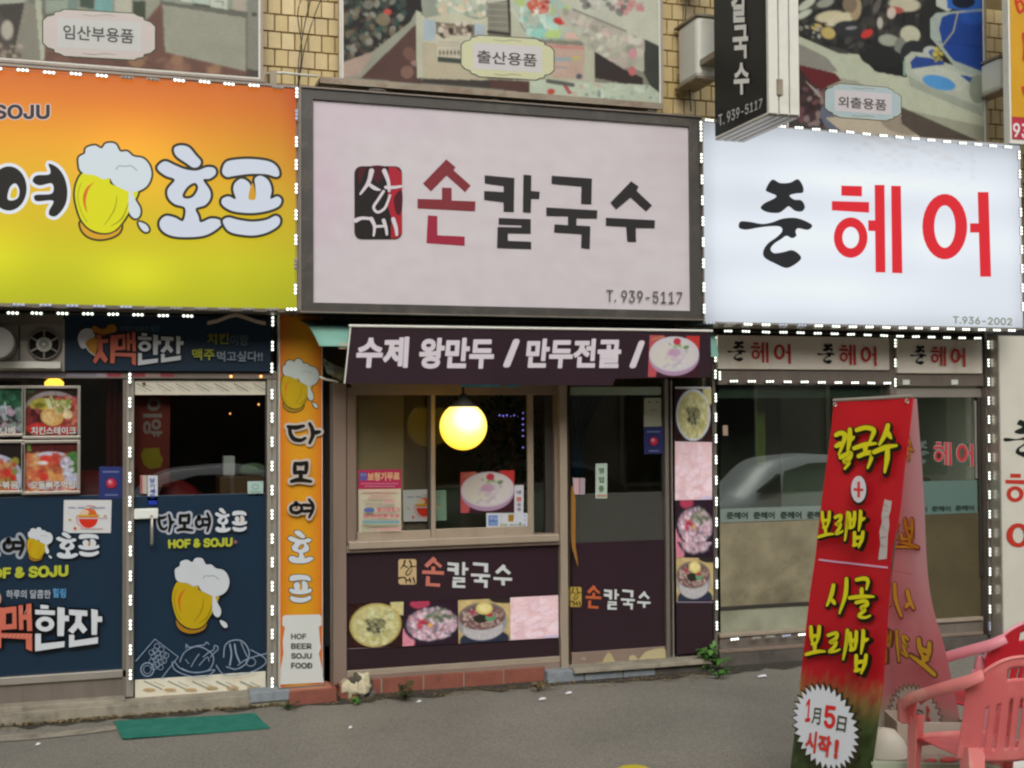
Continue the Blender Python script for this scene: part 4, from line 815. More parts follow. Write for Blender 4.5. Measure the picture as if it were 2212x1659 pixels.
# coloured scraps of tape on the beam
a = Art(F-.03, zf=ZD, gain=1.1)
for x0_, x1_, c_ in ((-100, 90, '#8b8390'), (95, 300, '#7d7684'), (300, 425, '#8a7f8a'), (430, 640, '#8f8796'), (640, 708, '#a79aa4'), (708, 800, '#a34a52'), (880, 960, '#9b4850'), (960, 1060, '#a08a84'), (1060, 1150, '#9a4c54')):
    a = Art(F-.03, zf=ZD, gain=1.1); a.poly([(x0_, 496), (x1_, 497), (x1_, 522), (x0_, 521)], c_); a.build('tape', pf)
for nm, tl, br in (('jamb', (812, 535), (836, 1680)), ('post', (836, 535), (882, 1690)), ('post', (1765, 483), (1832, 1690))):
    t_ = ZD(*tl); bt = ZE(br[0]*ZD(1, 0)[0]/ZE(1, 0)[0] if False else 0, 1215 if nm != 'post' or tl[0] < 1000 else 1165)
    x_ = ZD(*br)[0]; b = MB(); b.frm(t_, (x_, bt[1]), F-.02, .07); b.build(nm, MATS['alu' if nm == 'post' else 'alu_dark'], pf, bevel=.003)
b = MB(); b.frm(ZD(1835, 100), (ZD(1842, 0)[0], ZE(0, 1165)[1]), F-.03, .1); b.build('post', MATS['alu_dark'], pf)
bar(pf, 'sill_rail', 'alu', ZE, (-400, 1125), (790, 1092), F-.02, .06); bar(pf, 'kick_panel', 'alu_dark', ZE, (-400, 1142), (790, 1228), F, .05)
bar(pf, 'lower_panel', 'navy', ZD, (-400, 1328), (814, 2486), F+.012, .03)
g_ = bar(pf, 'window_glass', 'glass_pub', ZD, (-400, 535), (814, 1330), F+.02, .006, 0)
dr = MB(); dr.frm(ZD(884, 640), ZD(1762, 1312), F+.02, .006); drg = dr.build('door_glass', MATS['glass_pub'], pf)
bar(pf, 'door_top_rail', 'film', ZD, (884, 545), (1762, 640), F+.0, .045); bar(pf, 'door_panel', 'navy', ZD, (884, 1310), (1762, 2478), F+.012, .03)
bar(pf, 'door_bottom_rail', 'film', ZE, (842, 1113), (1672, 1162), F+.0, .045)
b = MB(); b.frm(ZD(1755, 545), (ZD(1766, 0)[0], ZE(0, 1170)[1]), F-.005, .05); b.frm(ZD(880, 545), (ZD(886, 0)[0], ZE(0, 1200)[1]), F-.005, .05); b.build('door_edge', MATS['dark_metal'], pf)
a = Art(F, zf=ZD, gain=1.1)
for k in range(7):
    x = 905+k*128; a.stroke([(x, 565), (x+95, 615)], 5, '#8d948c', sm=False); a.stroke([(x+35, 560), (x+120, 603)], 3, '#a3a8a0', sm=False); a.stroke([(x+10, 590), (x+60, 618)], 3, '#a3a8a0', sm=False)
a.poly(ell(952, 567, 12, 10), '#6b5a44'); a.build('film_print', pf)
a = Art(F, zf=ZE, gain=1.1)
for k in range(5):
    x = 900+k*150; a.stroke([(x, 1118), (x+110, 1168)], 8, '#8f9488', sm=False); a.stroke([(x+60, 1122), (x+125, 1150)], 4, '#9da196', sm=False)
for k in range(6): a.blob(ell(930+k*130, 1170+(k % 3)*4-k*4, 40, 9, 10), '#b39b72')
a.build('film_print', pf)
# door handle plate
h = MB(); w0, w1 = P([ZD(885, 1392), ZD(1045, 1455)], F); h.box(w0[0], w1[0], F-.03, F+.0, w1[2], w0[2]); h.mi = 0
hp = h.build('lock_plate', MATS['white_plastic'], pf, bevel=.006); m = MB(); p_ = P([ZD(1003, 1445), ZD(1003, 1450), ZD(1003, 1625)], F-.06); m.tube([p_[0]+np.array([0, .03, 0]), p_[1], p_[2], p_[2]+np.array([0, .04, -.01])], .009, 8); m.build('handle', MATS['alu'], pf, smooth=True)
# door art
a = Art(F+.012, zf=ZE, gain=1.0)
W_, O_ = '#c9cfd4', '#10141a'
for ch, d_ in (('다', (972, 75, 1085, 190)), ('모', (1098, 58, 1205, 195)), ('여', (1208, 65, 1318, 185))): damo(a, ch, d_, '#14140f', '#b4bac4', 17, 20)
hopf(a, (1338, 35, 1440, 190), (1445, 52, 1540, 185), '#d0d6dc', '#27323d', 26, 3)
a.text('HOF & SOJU', [(1047, 232), (1450, 218), (1448, 276), (1049, 289)], '#b9c03a', .045)
a.poly(ell(1466, 247, 12, 12), '#8d5a62'); mug(a, (1072, 342, 1436, 818), '#10202c', '#c2a416', 7, '#cdd3d8', '#a8791a', '#8d7a12')
SK = '#8e9eb2'
a.stroke([(848, 985), (965, 850), (1110, 960), (1005, 1095)], 6, SK, sm=False)
for k in range(16):
    x, y = 985+55*math.cos(k*2.4)*math.sqrt(k/16)+rr.uniform(-6, 6), 965+75*math.sin(k*2.4)*math.sqrt(k/16); a.stroke(ell(x, y, 17, 17, 10), 4, SK, closed=True, sm=False)
a.stroke(ell(918, 1038, 40, 42, 18), 7, SK, closed=True, sm=False); a.stroke(ell(918, 1038, 24, 26, 14), 4, SK, closed=True, sm=False)
a.stroke([(1072, 990), (1090, 1040), (1180, 1078), (1280, 1080), (1330, 1050), (1325, 1040), (1220, 1058), (1130, 1035), (1085, 985)], 6, SK); a.stroke([(1120, 990), (1150, 930), (1220, 895), (1280, 910), (1325, 950), (1325, 1000), (1290, 1045), (1200, 1055), (1130, 1030)], 6, SK)
a.stroke([(1160, 905), (1160, 880), (1180, 900), (1230, 890), (1270, 885), (1285, 868), (1300, 880)], 6, SK); a.stroke([(1265, 960), (1300, 930), (1330, 915), (1335, 890), (1355, 895), (1355, 915), (1338, 930), (1310, 960)], 6, SK)
a.stroke([(1190, 1020), (1215, 975), (1240, 940)], 5, SK); a.stroke([(1155, 975), (1175, 1000)], 4, SK); a.stroke([(1240, 1010), (1290, 960), (1300, 985)], 5, SK)
a.stroke([(1392, 960), (1400, 890), (1440, 858), (1500, 858), (1540, 900), (1550, 950), (1530, 1000), (1470, 1035), (1410, 1020)], 7, SK); a.stroke([(1430, 880), (1440, 940), (1430, 1010)], 10, SK); a.stroke([(1500, 870), (1520, 920), (1540, 960)], 6, SK)
a.stroke([(1460, 880), (1470, 940), (1490, 990)], 10, SK); a.stroke([(1345, 1010), (1390, 1065), (1480, 1070), (1580, 1045), (1650, 1000), (1640, 960), (1560, 915)], 6, SK); a.stroke([(1480, 1010), (1540, 970), (1665, 935)], 6, SK); a.stroke(ell(1560, 990, 30, 26, 12), 5, SK, closed=True, sm=False)
a.build('door_lettering', pf)
# window lower panel art
a = Art(F+.012, zf=ZE, gain=1.0)
damo(a, '여', (5, 210, 160, 335), '#14140f', '#a3abb6', 17, 20); damo(a, '모', (-140, 200, -10, 345), '#14140f', '#a3abb6', 17, 20)
mug(a, (168, 155, 334, 368), '#10202c', '#c2a416', 14, '#cdd3d8', '#a8791a', '#8d7a12', 3)
hopf(a, (350, 185, 490, 352), (490, 195, 622, 340), '#d0d6dc', '#27323d', 26, 3)
a.text('HOF & SOJU', [(-120, 412), (428, 388), (428, 462), (-120, 480)], '#b9c03a', .045)
a.text('하루의 달콤한', [(42, 545), (318, 545), (318, 598), (42, 598)], '#b4bdc6', .015); a.text('힐링', [(330, 535), (412, 535), (412, 595), (330, 592)], '#5f9fd0', .02)
def chimac(a, mp, k=1.0):
    q = lambda *p: mp(list(p))
    for (ch, Q, col) in () and (('치', q((-200, 655), (-20, 640), (-20, 925), (-200, 905)), '#cf705c'), ('맥', q((5, 640), (205, 628), (205, 925), (5, 895)), '#cf705c'), ('한', q((222, 635), (435, 660), (410, 898), (222, 925)), '#d4dadf'), ('잔', q((430, 655), (635, 672), (612, 872), (432, 900)), '#d4dadf')):
        a.text(ch, Q, '#0c0c10', .10); 
    for (ch, Q, col) in () and (('치', q((-190, 662), (-30, 648), (-30, 915), (-190, 897)), '#cf705c'), ('맥', q((12, 648), (198, 636), (198, 915), (12, 888)), '#cf705c'), ('한', q((230, 642), (428, 667), (403, 890), (230, 917)), '#d4dadf'), ('잔', q((438, 662), (627, 680), (604, 866), (440, 892)), '#d4dadf')):
        a.text(ch, Q, col, .055)
    s_ = np.hypot(*(np.array(mp([(100, 0)])[0])-np.array(mp([(0, 0)])[0])))/100
    S_, W2 = '#cf705c', '#d4dadf'
    PL = [(S_, [(-160, 650), (-112, 652), (-112, 690), (-50, 686), (-50, 722), (-100, 725), (-98, 800), (-52, 872), (-80, 905), (-125, 850), (-165, 910), (-192, 885), (-145, 800), (-145, 728), (-190, 730), (-190, 694), (-160, 692)]),
          (S_, [(-32, 660), (14, 652), (10, 905), (-32, 905)]), (S_, [(118, 640), (146, 637), (146, 697), (168, 695), (166, 632), (198, 628), (203, 797), (172, 799), (170, 728), (148, 730), (149, 790), (122, 792)]), (S_, [(5, 812), (203, 815), (203, 925), (165, 910), (165, 850), (5, 840)]),
          (W2, [(255, 635), (305, 640), (305, 662), (255, 660)]), (W2, [(222, 666), (345, 672), (345, 700), (222, 695)]), (W2, [(360, 650), (405, 655), (405, 702), (432, 704), (432, 738), (405, 738), (400, 830), (360, 830)]), (W2, [(222, 815), (258, 815), (258, 877), (405, 862), (403, 898), (222, 925)]),
          (W2, [(432, 665), (546, 672), (546, 706), (512, 704), (508, 742), (546, 790), (520, 815), (488, 778), (455, 816), (426, 795), (470, 746), (474, 702), (432, 698)]), (W2, [(570, 662), (610, 668), (610, 707), (638, 709), (638, 742), (608, 742), (605, 822), (572, 822)]), (W2, [(432, 822), (465, 822), (465, 858), (612, 836), (612, 875), (432, 900)])]
    mo, mi_ = [(10, 655), (105, 645), (108, 785), (12, 792)], [(40, 690), (80, 684), (80, 754), (40, 758)]; ro = ell(283, 755, 58, 46, 26); ri = ell(283, 755, 26, 19, 20)
    for c_, p in PL+[(S_, mo), (W2, ro)]: a.poly(mp(p), '#0c0c10'); a.stroke(mp(p), 26*s_, '#0c0c10', closed=True, sm=False)
    for c_, p in PL: a.poly(mp(p), c_)
    a.poly(mp(mo), S_, [mp(mi_)]); a.poly(mp(ro), W2, [mp(ri)])
    for x_ in range(-20, 200, 26):
        if x_ > 110: a.stroke(mp([(x_+8, 660), (x_-6, 690)]), 4*s_, '#dd9a8a', sm=False)
        a.stroke(mp([(x_+14, 818), (x_, 838)]), 4*s_, '#dd9a8a', sm=False)
chimac(a, lambda p: p)
f_ = lambda p: [(x+0, y) for x, y in p]
a.blob([(-60, 590), (-5, 560), (12, 590), (0, 630), (-60, 640)], '#c9a08a'); a.build('window_lettering', pf)
# ventilation board with fan and duct
vb = thing('ventilation_board', 'grey metal board with round extractor fan and duct under beer sign', 'vent', P([ZD(0, 480)], .38)[0])
bar(vb, 'board', 'alu', ZD, (-400, 138), (418, 482), .40, .04); bar(vb, 'top_rail', 'alu_dark', ZD, (-400, 95), (418, 180), .36, .06)
bar(vb, 'seam', 'dark_metal', ZD, (124, 180), (132, 412), .395, .01, 0); bar(vb, 'ledge', 'white_metal', ZD, (-400, 415), (400, 465), .34, .07)
c_ = P([ZD(293, 308)], .39)[0]; rr_ = abs(wx(*ZD(398, 308), .39)-c_[0])
m = MB(); m.lathe(c_, [(rr_, 0), (rr_*1.06, -.02), (rr_*1.0, -.03), (rr_*.93, -.02), (rr_*.93, 0), ], 28, 'y'); fan = m.build('fan', MATS['alu_dark'], vb, smooth=True)
m = MB(); m.lathe(c_, [(0.0005, -.002), (rr_*.95, -.002)], 28, 'y'); m.build('opening', MATS['dark_under'], fan)
m = MB(); m.lathe(c_, [(0.0005, -.04), (rr_*.45, -.036), (rr_*.5, -.02), (rr_*.48, 0)], 24, 'y'); m.build('hub', MATS['white_plastic'], fan, smooth=True)
m = MB()
for k in range(6):
    th = R(60*k+30) ; d = np.array([math.cos(th), 0, math.sin(th)]); m.tube([c_+d*rr_*.45+np.array([0, -.02, 0]), c_+d*rr_*.97+np.array([0, -.02, 0])], .0055, 5)
m.build('spoke', MATS['alu'], fan)
m = MB()
for k in range(12):
    th = R(30*k); d = np.array([math.cos(th), 0, math.sin(th)]); m.tube([c_+d*rr_*.12+np.array([0, -.042, 0]), c_+d*rr_*.36+np.array([0, -.041, 0])], .0025, 4)
m.build('hub_rib', MATS['alu_dark'], fan)
m = MB(); c2 = P([ZD(-5, 305)], .30)[0]; r2_ = abs(wx(*ZD(112, 305), .3)-c2[0]); m.lathe(c2, [(r2_*.86, -.02), (r2_*.9, -.14), (r2_, -.12), (r2_*.96, -.08), (r2_, -.05), (r2_*.96, -.02), (r2_, .02), (r2_*.96, .06), (r2_, .1)], 32, 'y')
m.lathe(c2, [(0.001, -.13), (r2_*.9, -.14)], 32, 'y'); m.build('duct', mat('duct_grey', alb('#5c5b56'), rough=.6, var=.15), vb, smooth=True)
# navy fascia board
nf = thing('navy_fascia', 'navy fascia board with chicken and beer slogan above beer pub door', 'sign', P([ZD(430, 480)], .38)[0])
bar(nf, 'board', 'navy', ZD, (424, 100), (1790, 486), .385, .04); bar(nf, 'edge_strip', 'alu', ZD, (416, 140), (426, 486), .38, .05, 0)
a = Art(.385, zf=ZV, gain=1.0)
a.text('하루의 달콤한', (940, 145, 1165, 185), '#5f6a74', .01); a.text('힐링', (1178, 142, 1245, 188), '#3f6f90', .015)
mp = tf((-190, 640, 635, 925), (728, 205, 1435, 455))[0]; chimac(a, mp)
a.blob([(610, 240), (635, 185), (685, 165), (735, 185), (740, 240), (700, 250), (690, 300), (650, 325), (625, 300)], '#c9ccd0'); a.blob([(668, 285), (700, 250), (750, 240), (765, 290), (755, 350), (735, 375), (700, 335)], '#b8802c'); a.stroke([(662, 285), (700, 345), (745, 378)], 8, '#cfd3d6')
a.blob([(722, 160), (745, 145), (790, 170), (830, 165), (850, 140), (890, 135), (915, 165), (900, 195), (850, 205), (815, 225), (770, 205), (730, 195)], '#b0762c'); a.stroke([(730, 200), (790, 215), (850, 215)], 6, '#111318')
a.text('치킨', (1620, 205, 1790, 290), '#8d8a2a', .02); a.text('이랑', (1800, 215, 1945, 300), '#5f6a76', .02)
a.text('맥주', (1505, 325, 1680, 415), '#a8ad38', .02); a.text('먹고싶다!!', (1697, 345, 2055, 425), '#8a98a6', .02); a.build('lettering', nf)
t = thing('folded_bracket', 'beige folded strip hanging above the slogan on navy board', 'bracket', P([ZV(1850, 60)], .30)[0])
m = MB(); q = P(ZV([(1625, 125), (1700, 110), (1790, 75), (1850, 62), (1910, 80), (2000, 112), (2080, 130)]), .30)
m.grid(list(q+np.array([0, -.02, .012]))+list(q+np.array([0, .05, -.002])), 7, 2); m.grid(list(q+np.array([0, -.02, .012]))+list(q+np.array([0, -.02, -.010])), 7, 2); m.build('strip', mat('beige_strip', alb('#b9a898'), rough=.6, var=.1), t)
# framed dishes in the pub window
fr = [(ZO, (-260, 262), (262, 800)), (ZO, (240, 262), (852, 822)), (ZO, (-260, 842), (258, 1400)), (ZO, (232, 842), (850, 1402))]
lb = ['framed soup dish print at left edge, upper one', 'framed chicken steak dish print, upper right in pub window', 'framed stir fry dish print at left edge, lower one', 'framed rice ball dish print, lower right in pub window']
def pic_steak(c):
    c.poly([(0, 0), (480, 0), (350, 340), (0, 350)], '#35522c'); c.poly([(440, 200), (900, 200), (900, 450), (560, 370)], '#241512')
    c.ell(560, 580, 330, 260, '#8f8688'); c.ell(560, 600, 310, 235, '#6d2f28'); c.ell(430, 460, 120, 65, '#a39a3f', -.1); c.ell(420, 470, 60, 26, '#6b6a24')
    c.blobs(80, (560, 380, 830, 720), 34, ['#9c3f35', '#b45a48', '#7d2c28', '#c07a62', '#8a3a30'], 3, None, .8); c.blobs(40, (300, 500, 440, 720), 30, ['#5a1d1f', '#7a2a2c', '#3f1518', '#8d4444'], 5); c.ell(400, 720, 120, 60, '#b02c28'); c.ell(650, 730, 150, 50, '#a33236')
    c.ell(550, 590, 122, 98, '#c49a58', .15); c.ell(530, 600, 80, 60, '#d0b27c', .2, soft=20); c.blobs(26, (450, 520, 650, 670), 16, ['#b0803c', '#d2b788', '#c59c5c'], 6, None, .6);
    c.line([(490, 410), (530, 500)], 26, '#b9c99c'); c.line([(540, 380), (585, 500)], 24, '#9cb574'); c.line([(515, 400), (550, 500)], 8, '#d9dfcf'); c.blobs(24, (590, 430, 740, 560), 26, ['#b9b98c', '#7f9a4c', '#a8b070', '#cfcaa5'], 8); c.ell(715, 570, 50, 46, '#cdbd92'); c.noise(.2, 4); c.noise(.12, 2, 9)
def pic_rice(c):
    c.poly([(0, 800), (900, 800), (900, 1060), (560, 960), (0, 1000)], '#4a1a18'); c.poly([(280, 870), (320, 870), (330, 950), (290, 960)], '#5f7f3a')
    c.ell(540, 1250, 380, 290, '#b3abb8'); c.ell(530, 1270, 350, 270, '#9a5238'); c.blobs(150, (280, 1000, 840, 1390), 46, ['#a8452f', '#b8623f', '#c07a4a', '#8f3626', '#b98a58', '#a83a2c', '#c69a6a'], 3, None, .75, .4)
    c.ell(760, 1090, 100, 130, '#3f6f33', .3); c.ell(480, 1035, 60, 36, '#c23a2e'); c.ell(450, 1080, 55, 20, '#c9c0bc'); c.ell(590, 1030, 26, 60, '#b03a34', -.5); c.ell(460, 1225, 50, 42, '#bd3a2c')
    c.blobs(40, (650, 1030, 760, 1170), 24, ['#a8a3b5', '#8d86a0', '#c3bfcc'], 7); c.blobs(50, (680, 1190, 850, 1330), 24, ['#a9adc5', '#8f96b5', '#c5c8d6'], 9); c.poly([(500, 1170), (690, 1210), (700, 1290), (520, 1270)], '#c0894c', .7); c.blobs(30, (300, 1280, 700, 1390), 24, ['#b5b0bb', '#a5a0b0', '#b87a5c'], 2, None, .6); c.noise(.2, 4); c.noise(.12, 2, 8)
def pic_stew(c):
    c.poly([(-300, 200), (300, 200), (300, 560), (-300, 500)], '#1f4a35'); c.blobs(50, (-250, 260, 240, 520), 50, ['#2c5f42', '#173a2a', '#3f7a58', '#245038'], 2, None, .7, .4); c.poly([(-300, 480), (250, 500), (250, 640), (-300, 560)], '#23282c'); c.blobs(70, (-200, 500, 240, 760), 36, ['#9aa3ad', '#8a9c96', '#7b8f88', '#a58fa0', '#5d6f6a'], 4, None, .8, .4); c.line([(50, 440), (70, 560)], 12, '#b5bfc5'); c.line([(0, 500), (110, 480)], 10, '#a8b2b8'); c.ell(0, 790, 260, 40, '#8f4a44'); c.noise(.2, 4)
def pic_fry(c):
    c.poly([(-300, 800), (300, 800), (300, 1400), (-300, 1400)], '#1c1312'); c.ell(-60, 1240, 300, 250, '#a5a8bb'); c.ell(-90, 1270, 270, 230, '#9c5a42'); c.blobs(100, (-250, 1050, 180, 1390), 42, ['#a8452f', '#b8623f', '#8f8a3a', '#b98a58', '#a83a2c', '#6f7a2c'], 3, None, .8, .4); c.ell(75, 1190, 42, 40, '#b83028'); c.ell(135, 1240, 30, 32, '#b02c28'); c.noise(.2, 4)
txt = [('나베', [(5, 700), (160, 690), (160, 775), (5, 785)]), ('치킨스테이크', [(330, 697), (803, 697), (803, 778), (330, 780)]), ('주볶음', [(-70, 1275), (195, 1275), (195, 1352), (-70, 1352)]), ('오돌뼈주먹밥', [(325, 1275), (800, 1272), (800, 1352), (325, 1358)])]
for k, (zf_, tl, br) in enumerate(fr):
    w0, w1 = P([zf_(*tl), zf_(*br)], F+.0); t = thing('menu_frame', lb[k], 'picture frame', (w0[0], F, w1[2]), 'framed dish prints in the pub window')
    m = MB(); fw = .017
    for q in ((w0[0], w1[0], w0[2]-fw, w0[2]), (w0[0], w1[0], w1[2], w1[2]+fw), (w0[0], w0[0]+fw, w1[2]+fw, w0[2]-fw), (w1[0]-fw, w1[0], w1[2]+fw, w0[2]-fw)): m.box(q[0], q[1], F-.015, F+.012, q[2], q[3])
    m.build('frame', MATS['alu'], t, bevel=.003)
    cv = cvw(w0[0]+fw, w1[0]-fw, w1[2]+fw, w0[2]-fw, F+.004, zf_, 64, 60, '#3a2a20'); (pic_stew, pic_steak, pic_fry, pic_rice)[k](cv)
    a = Art(F+.006, zf=zf_, gain=1.1); picw(a, w0[0]+fw, w1[0]-fw, w1[2]+fw, w0[2]-fw, F+.006, cv.img); a.text(txt[k][0], txt[k][1], '#cdd0cc', .02, '#5a4038', .035); a.build('picture', t)
# stickers and notices on glass: each a thin sheet with its own print
def notice(name, label, cat, zf, q, Y, base, draw, gain=1.1, th=.0015, group=None):
    w = P(zf(q), Y); t = thing(name, label, cat, w[3], group)
    m = MB(); m.quadbox(w, (0, 1, 0), th); m.mi = 0; m.build('sheet', mat('paper_'+base.strip('#'), alb(base, gain), rough=.45, var=.03), t)
    a = Art(Y, zf=zf, gain=gain, base=.0012); draw(a)
    if a.mb.v: a.build('print', t)
    return t
def cert(a, q, dots):
    (x0, y0), (x1, y1) = q[0], q[2]; W, H = x1-x0, y1-y0
    f = lambda u, v: (x0+u*W, y0+v*H)
    for k in range(9): a.rect(*f(.16+k*.075, .14), *f(.21+k*.075, .19), '#7c88b8')
    for k in range(7): a.rect(*f(.25+k*.075, .86), *f(.30+k*.075, .91), '#7c88b8')
    c = f(.5, .52); a.poly(ell(c[0], c[1], W*.21, W*.21*dots, 24), '#b2253a'); a.poly(ell(c[0]-W*.04, c[1]-H*.03, W*.12, W*.12*dots, 18), '#c4576c'); a.poly(ell(c[0]-W*.06, c[1]-H*.045, W*.06, W*.06*dots, 14), '#d098a8')
notice('certificate_sticker', 'blue sticker with red ball in the beer pub window', 'sticker', ZO, [(1050, 1118), (1304, 1120), (1302, 1458), (1048, 1458)], F+.01, '#1f2c6b', lambda a: cert(a, [(1050, 1118), 0, (1304, 1458)], 1.0), 1.0)
notice('certificate_sticker', 'blue sticker with red ball at right of noodle door', 'sticker', ZU, [(1336, 672), (1592, 668), (1592, 1022), (1340, 1028)], F-.025, '#1b2158', lambda a: cert(a, [(1336, 672), 0, (1592, 1025)], 1.0), 1.0)
def globe_paper(a, x0, y0, W, H):
    f = lambda u, v: (x0+u*W, y0+v*H)
    a.poly(ell(*f(.52, .55), W*.20, H*.30, 26), '#c8301c'); a.poly([f(.31, .56), f(.34, .38), f(.5, .24), f(.66, .3), f(.72, .5)], '#c9602c'); a.blob([f(.33, .45), f(.4, .3), f(.52, .32), f(.5, .46)], '#d0b59c')
    a.rect(*f(.28, .45), *f(.75, .50), '#bd9a25'); a.rect(*f(.28, .53), *f(.92, .575), '#c2a8a8'); a.stroke([f(.27, .5), f(.3, .72), f(.42, .85)], W*.02, '#c98080'); a.stroke([f(.48, .18), f(.6, .17), f(.7, .25)], W*.015, '#c96a55')
    for u0 in (.1, .3, .55, .72): a.rect(*f(u0, .21), *f(u0+.15, .245), '#8d93a8')
    a.rect(*f(.1, .57), *f(.16, .62), '#aaa032'); a.rect(*f(.84, .46), *f(.9, .5), '#b09a40'); a.blob(ell(*f(.24, .86), W*.035, H*.05, 10), '#c9653c'); a.rect(*f(.34, .85), *f(.82, .875), '#c9a0a0')
notice('poster', 'white paper with red globe on the pub navy panel', 'poster', ZD, [(422, 1335), (738, 1335), (732, 1553), (418, 1553)], F+.002, '#c9cbcc', lambda a: globe_paper(a, 420, 1335, 316, 218))
notice('poster', 'white paper with red globe taped inside noodle window', 'poster', ZS, [(1135, 570), (1740, 550), (1750, 1250), (1150, 1262)], F+.06, '#c6c3c8', lambda a: globe_paper(a, 1140, 560, 900, 700))
notice('door_sticker', 'white and blue pull sticker on the beer pub door', 'sticker', ZD, [(976, 1172), (1042, 1174), (1042, 1372), (976, 1370)], F+.012, '#c2c8d0', lambda a: (a.text('당', (990, 1190, 1025, 1222), '#2c3c8c', .03), a.text('기', (990, 1228, 1022, 1256), '#2c3c8c', .03), a.text('세', (990, 1262, 1025, 1290), '#2c3c8c', .03), a.text('요', (990, 1295, 1025, 1322), '#2c3c8c', .03), a.rect(980, 1338, 1038, 1366, '#2438a0')))
notice('door_sticker', 'small pink and white tag on the beer pub door edge', 'sticker', ZD, [(928, 1172), (972, 1172), (972, 1295), (928, 1290)], F+.014, '#b3a79c', lambda a: a.rect(930, 1175, 942, 1290, '#b0505c'))
notice('door_sticker', 'pale green square sticker at lower right of pub door glass', 'sticker', ZD, [(1636, 1212), (1740, 1210), (1740, 1306), (1638, 1308)], F+.012, '#a5bdb6', lambda a: (a.stroke(ell(1688, 1248, 20, 16, 14), 6, '#6f9a8c', closed=True, sm=False), a.rect(1655, 1275, 1725, 1285, '#84a59a')))
# orange vertical sign
ov = thing('vertical_beer_sign', 'tall narrow orange sign with beer mug and white jar shape', 'sign', P([ZG(80, 1115)], .33)[0])
tl_, br_ = (ZD(1840, 0)[0]+1.5, ZF(0, 85)[1]), (ZF(372, 0)[0], ZG(0, 1105)[1])
m = MB(); m.frm(tl_, br_, .335, .09); m.build('box', MATS['white_metal'], ov)
m = MB(); w0, w1 = P([tl_, br_], .335); m.box(w0[0]-.004, w1[0]+.004, .325, .43, w1[2]-.03, w1[2]); m.build('bottom_cap', MATS['alu_dark'], ov)
a = Art(.335, zf=ZF, gain=1.0); nx, ny = 24, 120; U, T = np.meshgrid(np.linspace(0, 1, nx), np.linspace(0, 1, ny))
e_ = np.abs(U-.5)*2; cc = lin('#c98f1c')[None, None]*np.ones((ny, nx, 1)); ed = np.clip(e_**2.2*.9+.35*np.exp(-T/.08)+.5*np.clip((T-.8)/.1, 0, 1)*e_, 0, 1)
cc = cc*(1-ed[..., None])+lin('#c4641f')*ed[..., None]; picw(a, w0[0]+.004, w1[0]-.004, w1[2]+.002, w0[2]-.002, .335, cc*ALB*.95); a.build('face', ov)
a = Art(.335, zf=ZX, gain=1.0, base=.003)
X_ = lambda *p: p
a2 = Art(.335, zf=ZF, gain=1.1, base=.003); mug(a2, (92, 400, 350, 755), '#46391a', '#b99c14', 10, '#bcc6c2', '#9a7a24', '#8d7a12')
for k in range(22): a2.poly(ell(rr.uniform(90, 350), rr.uniform(140, 400), 3.5, 3.5, 8), '#b98a4c')
damo(a2, '다', (105, 825, 350, 965), '#1c1710', '#bfb7ac', 15, 13); damo(a2, '모', (148, 1060, 298, 1235), '#1c1710', '#bfb7ac', 17, 15); damo(a2, '여', (130, 1325, 322, 1450), '#1c1710', '#bfb7ac', 15, 13)
a2.build('lettering', ov); a3 = Art(.335, zf=ZG, gain=1.1, base=.003)
hopf(a3, (138, 82, 312, 305), (148, 375, 300, 565), '#c9cfd4', '#3d3418', 20)
a3.poly([(105, 655), (120, 645), (350, 640), (362, 655), (362, 712), (345, 722), (352, 820), (358, 860), (345, 900), (365, 1000), (378, 1090), (90, 1105), (92, 1000), (110, 900), (105, 820), (120, 725), (102, 712)], '#cdd0cc')
for k, t_ in enumerate(('HOF', 'BEER', 'SOJU', 'FOOD')): a3.text(t_, (160, 770+k*64-3, (262, 297, 298, 302)[k], 808+k*64-2), '#4d4f4c', .035)
a3.build('jar_lettering', ov)

# ---------------------------------------------------------------- noodle shop front
nf_ = thing('noodle_shopfront', 'noodle shopfront with brown aluminium sliding window and wine door', 'shopfront', P([(700, 1500)], F)[0])
def nb(name, m, zf, tl, br, Y=F, d=.05, bev=.003): return bar(nf_, name, m, zf, tl, br, Y, d, bev)
nb('dark_gap', 'dark_under', ZF, (375, 300), (440, 2620), F+.05, .05); nb('side_post', 'alu_brown', ZF, (435, 560), (530, 2555), F-.03, .08)
nb('corner_strip', 'alu_dark', ZF, (418, 560), (437, 2540), F-.0, .06)
nb('window_jamb', 'alu_brown', ZF, (528, 590), (590, 1640), F-.01, .06); nb('window_head', 'alu_brown', ZF, (560, 560), (1990, 640), F-.005, .06)
sw = MB(); 
nb('sash_stile', 'alu_beige', ZF, (1085, 600), (1118, 1602), F+.02, .03); nb('sash_stile', 'alu_beige', ZF, (1722, 600), (1768, 1590), F+.02, .03); nb('sash_rail', 'alu_beige', ZF, (590, 1550), (1085, 1608), F+.03, .03); nb('sash_rail', 'alu_beige', ZF, (1118, 1528), (1735, 1598), F+.02, .03)
nb('sash_stile', 'dark_metal', ZF, (1062, 600), (1085, 1560), F+.045, .02); nb('sash_stile', 'alu_brown', ZF, (578, 600), (600, 1600), F+.03, .03)
nb('window_jamb', 'dark_metal', ZF, (1838, 600), (1902, 1575), F+.035, .04); nb('window_jamb', 'alu_brown', ZF, (1900, 600), (1935, 1600), F-.0, .06)
nb('window_sill', 'alu_beige', ZG, (545, 160), (1942, 158), F-.06, .12, .006); nb('window_sill_lip', 'alu_brown', ZG, (530, 190), (1945, 178), F-.035, .1)
nb('window_glass', 'glass_window', ZF, (600, 600), (1065, 1555), F+.05, .005, 0); nb('window_glass', 'glass_window', ZF, (1118, 600), (1724, 1530), F+.035, .005, 0)
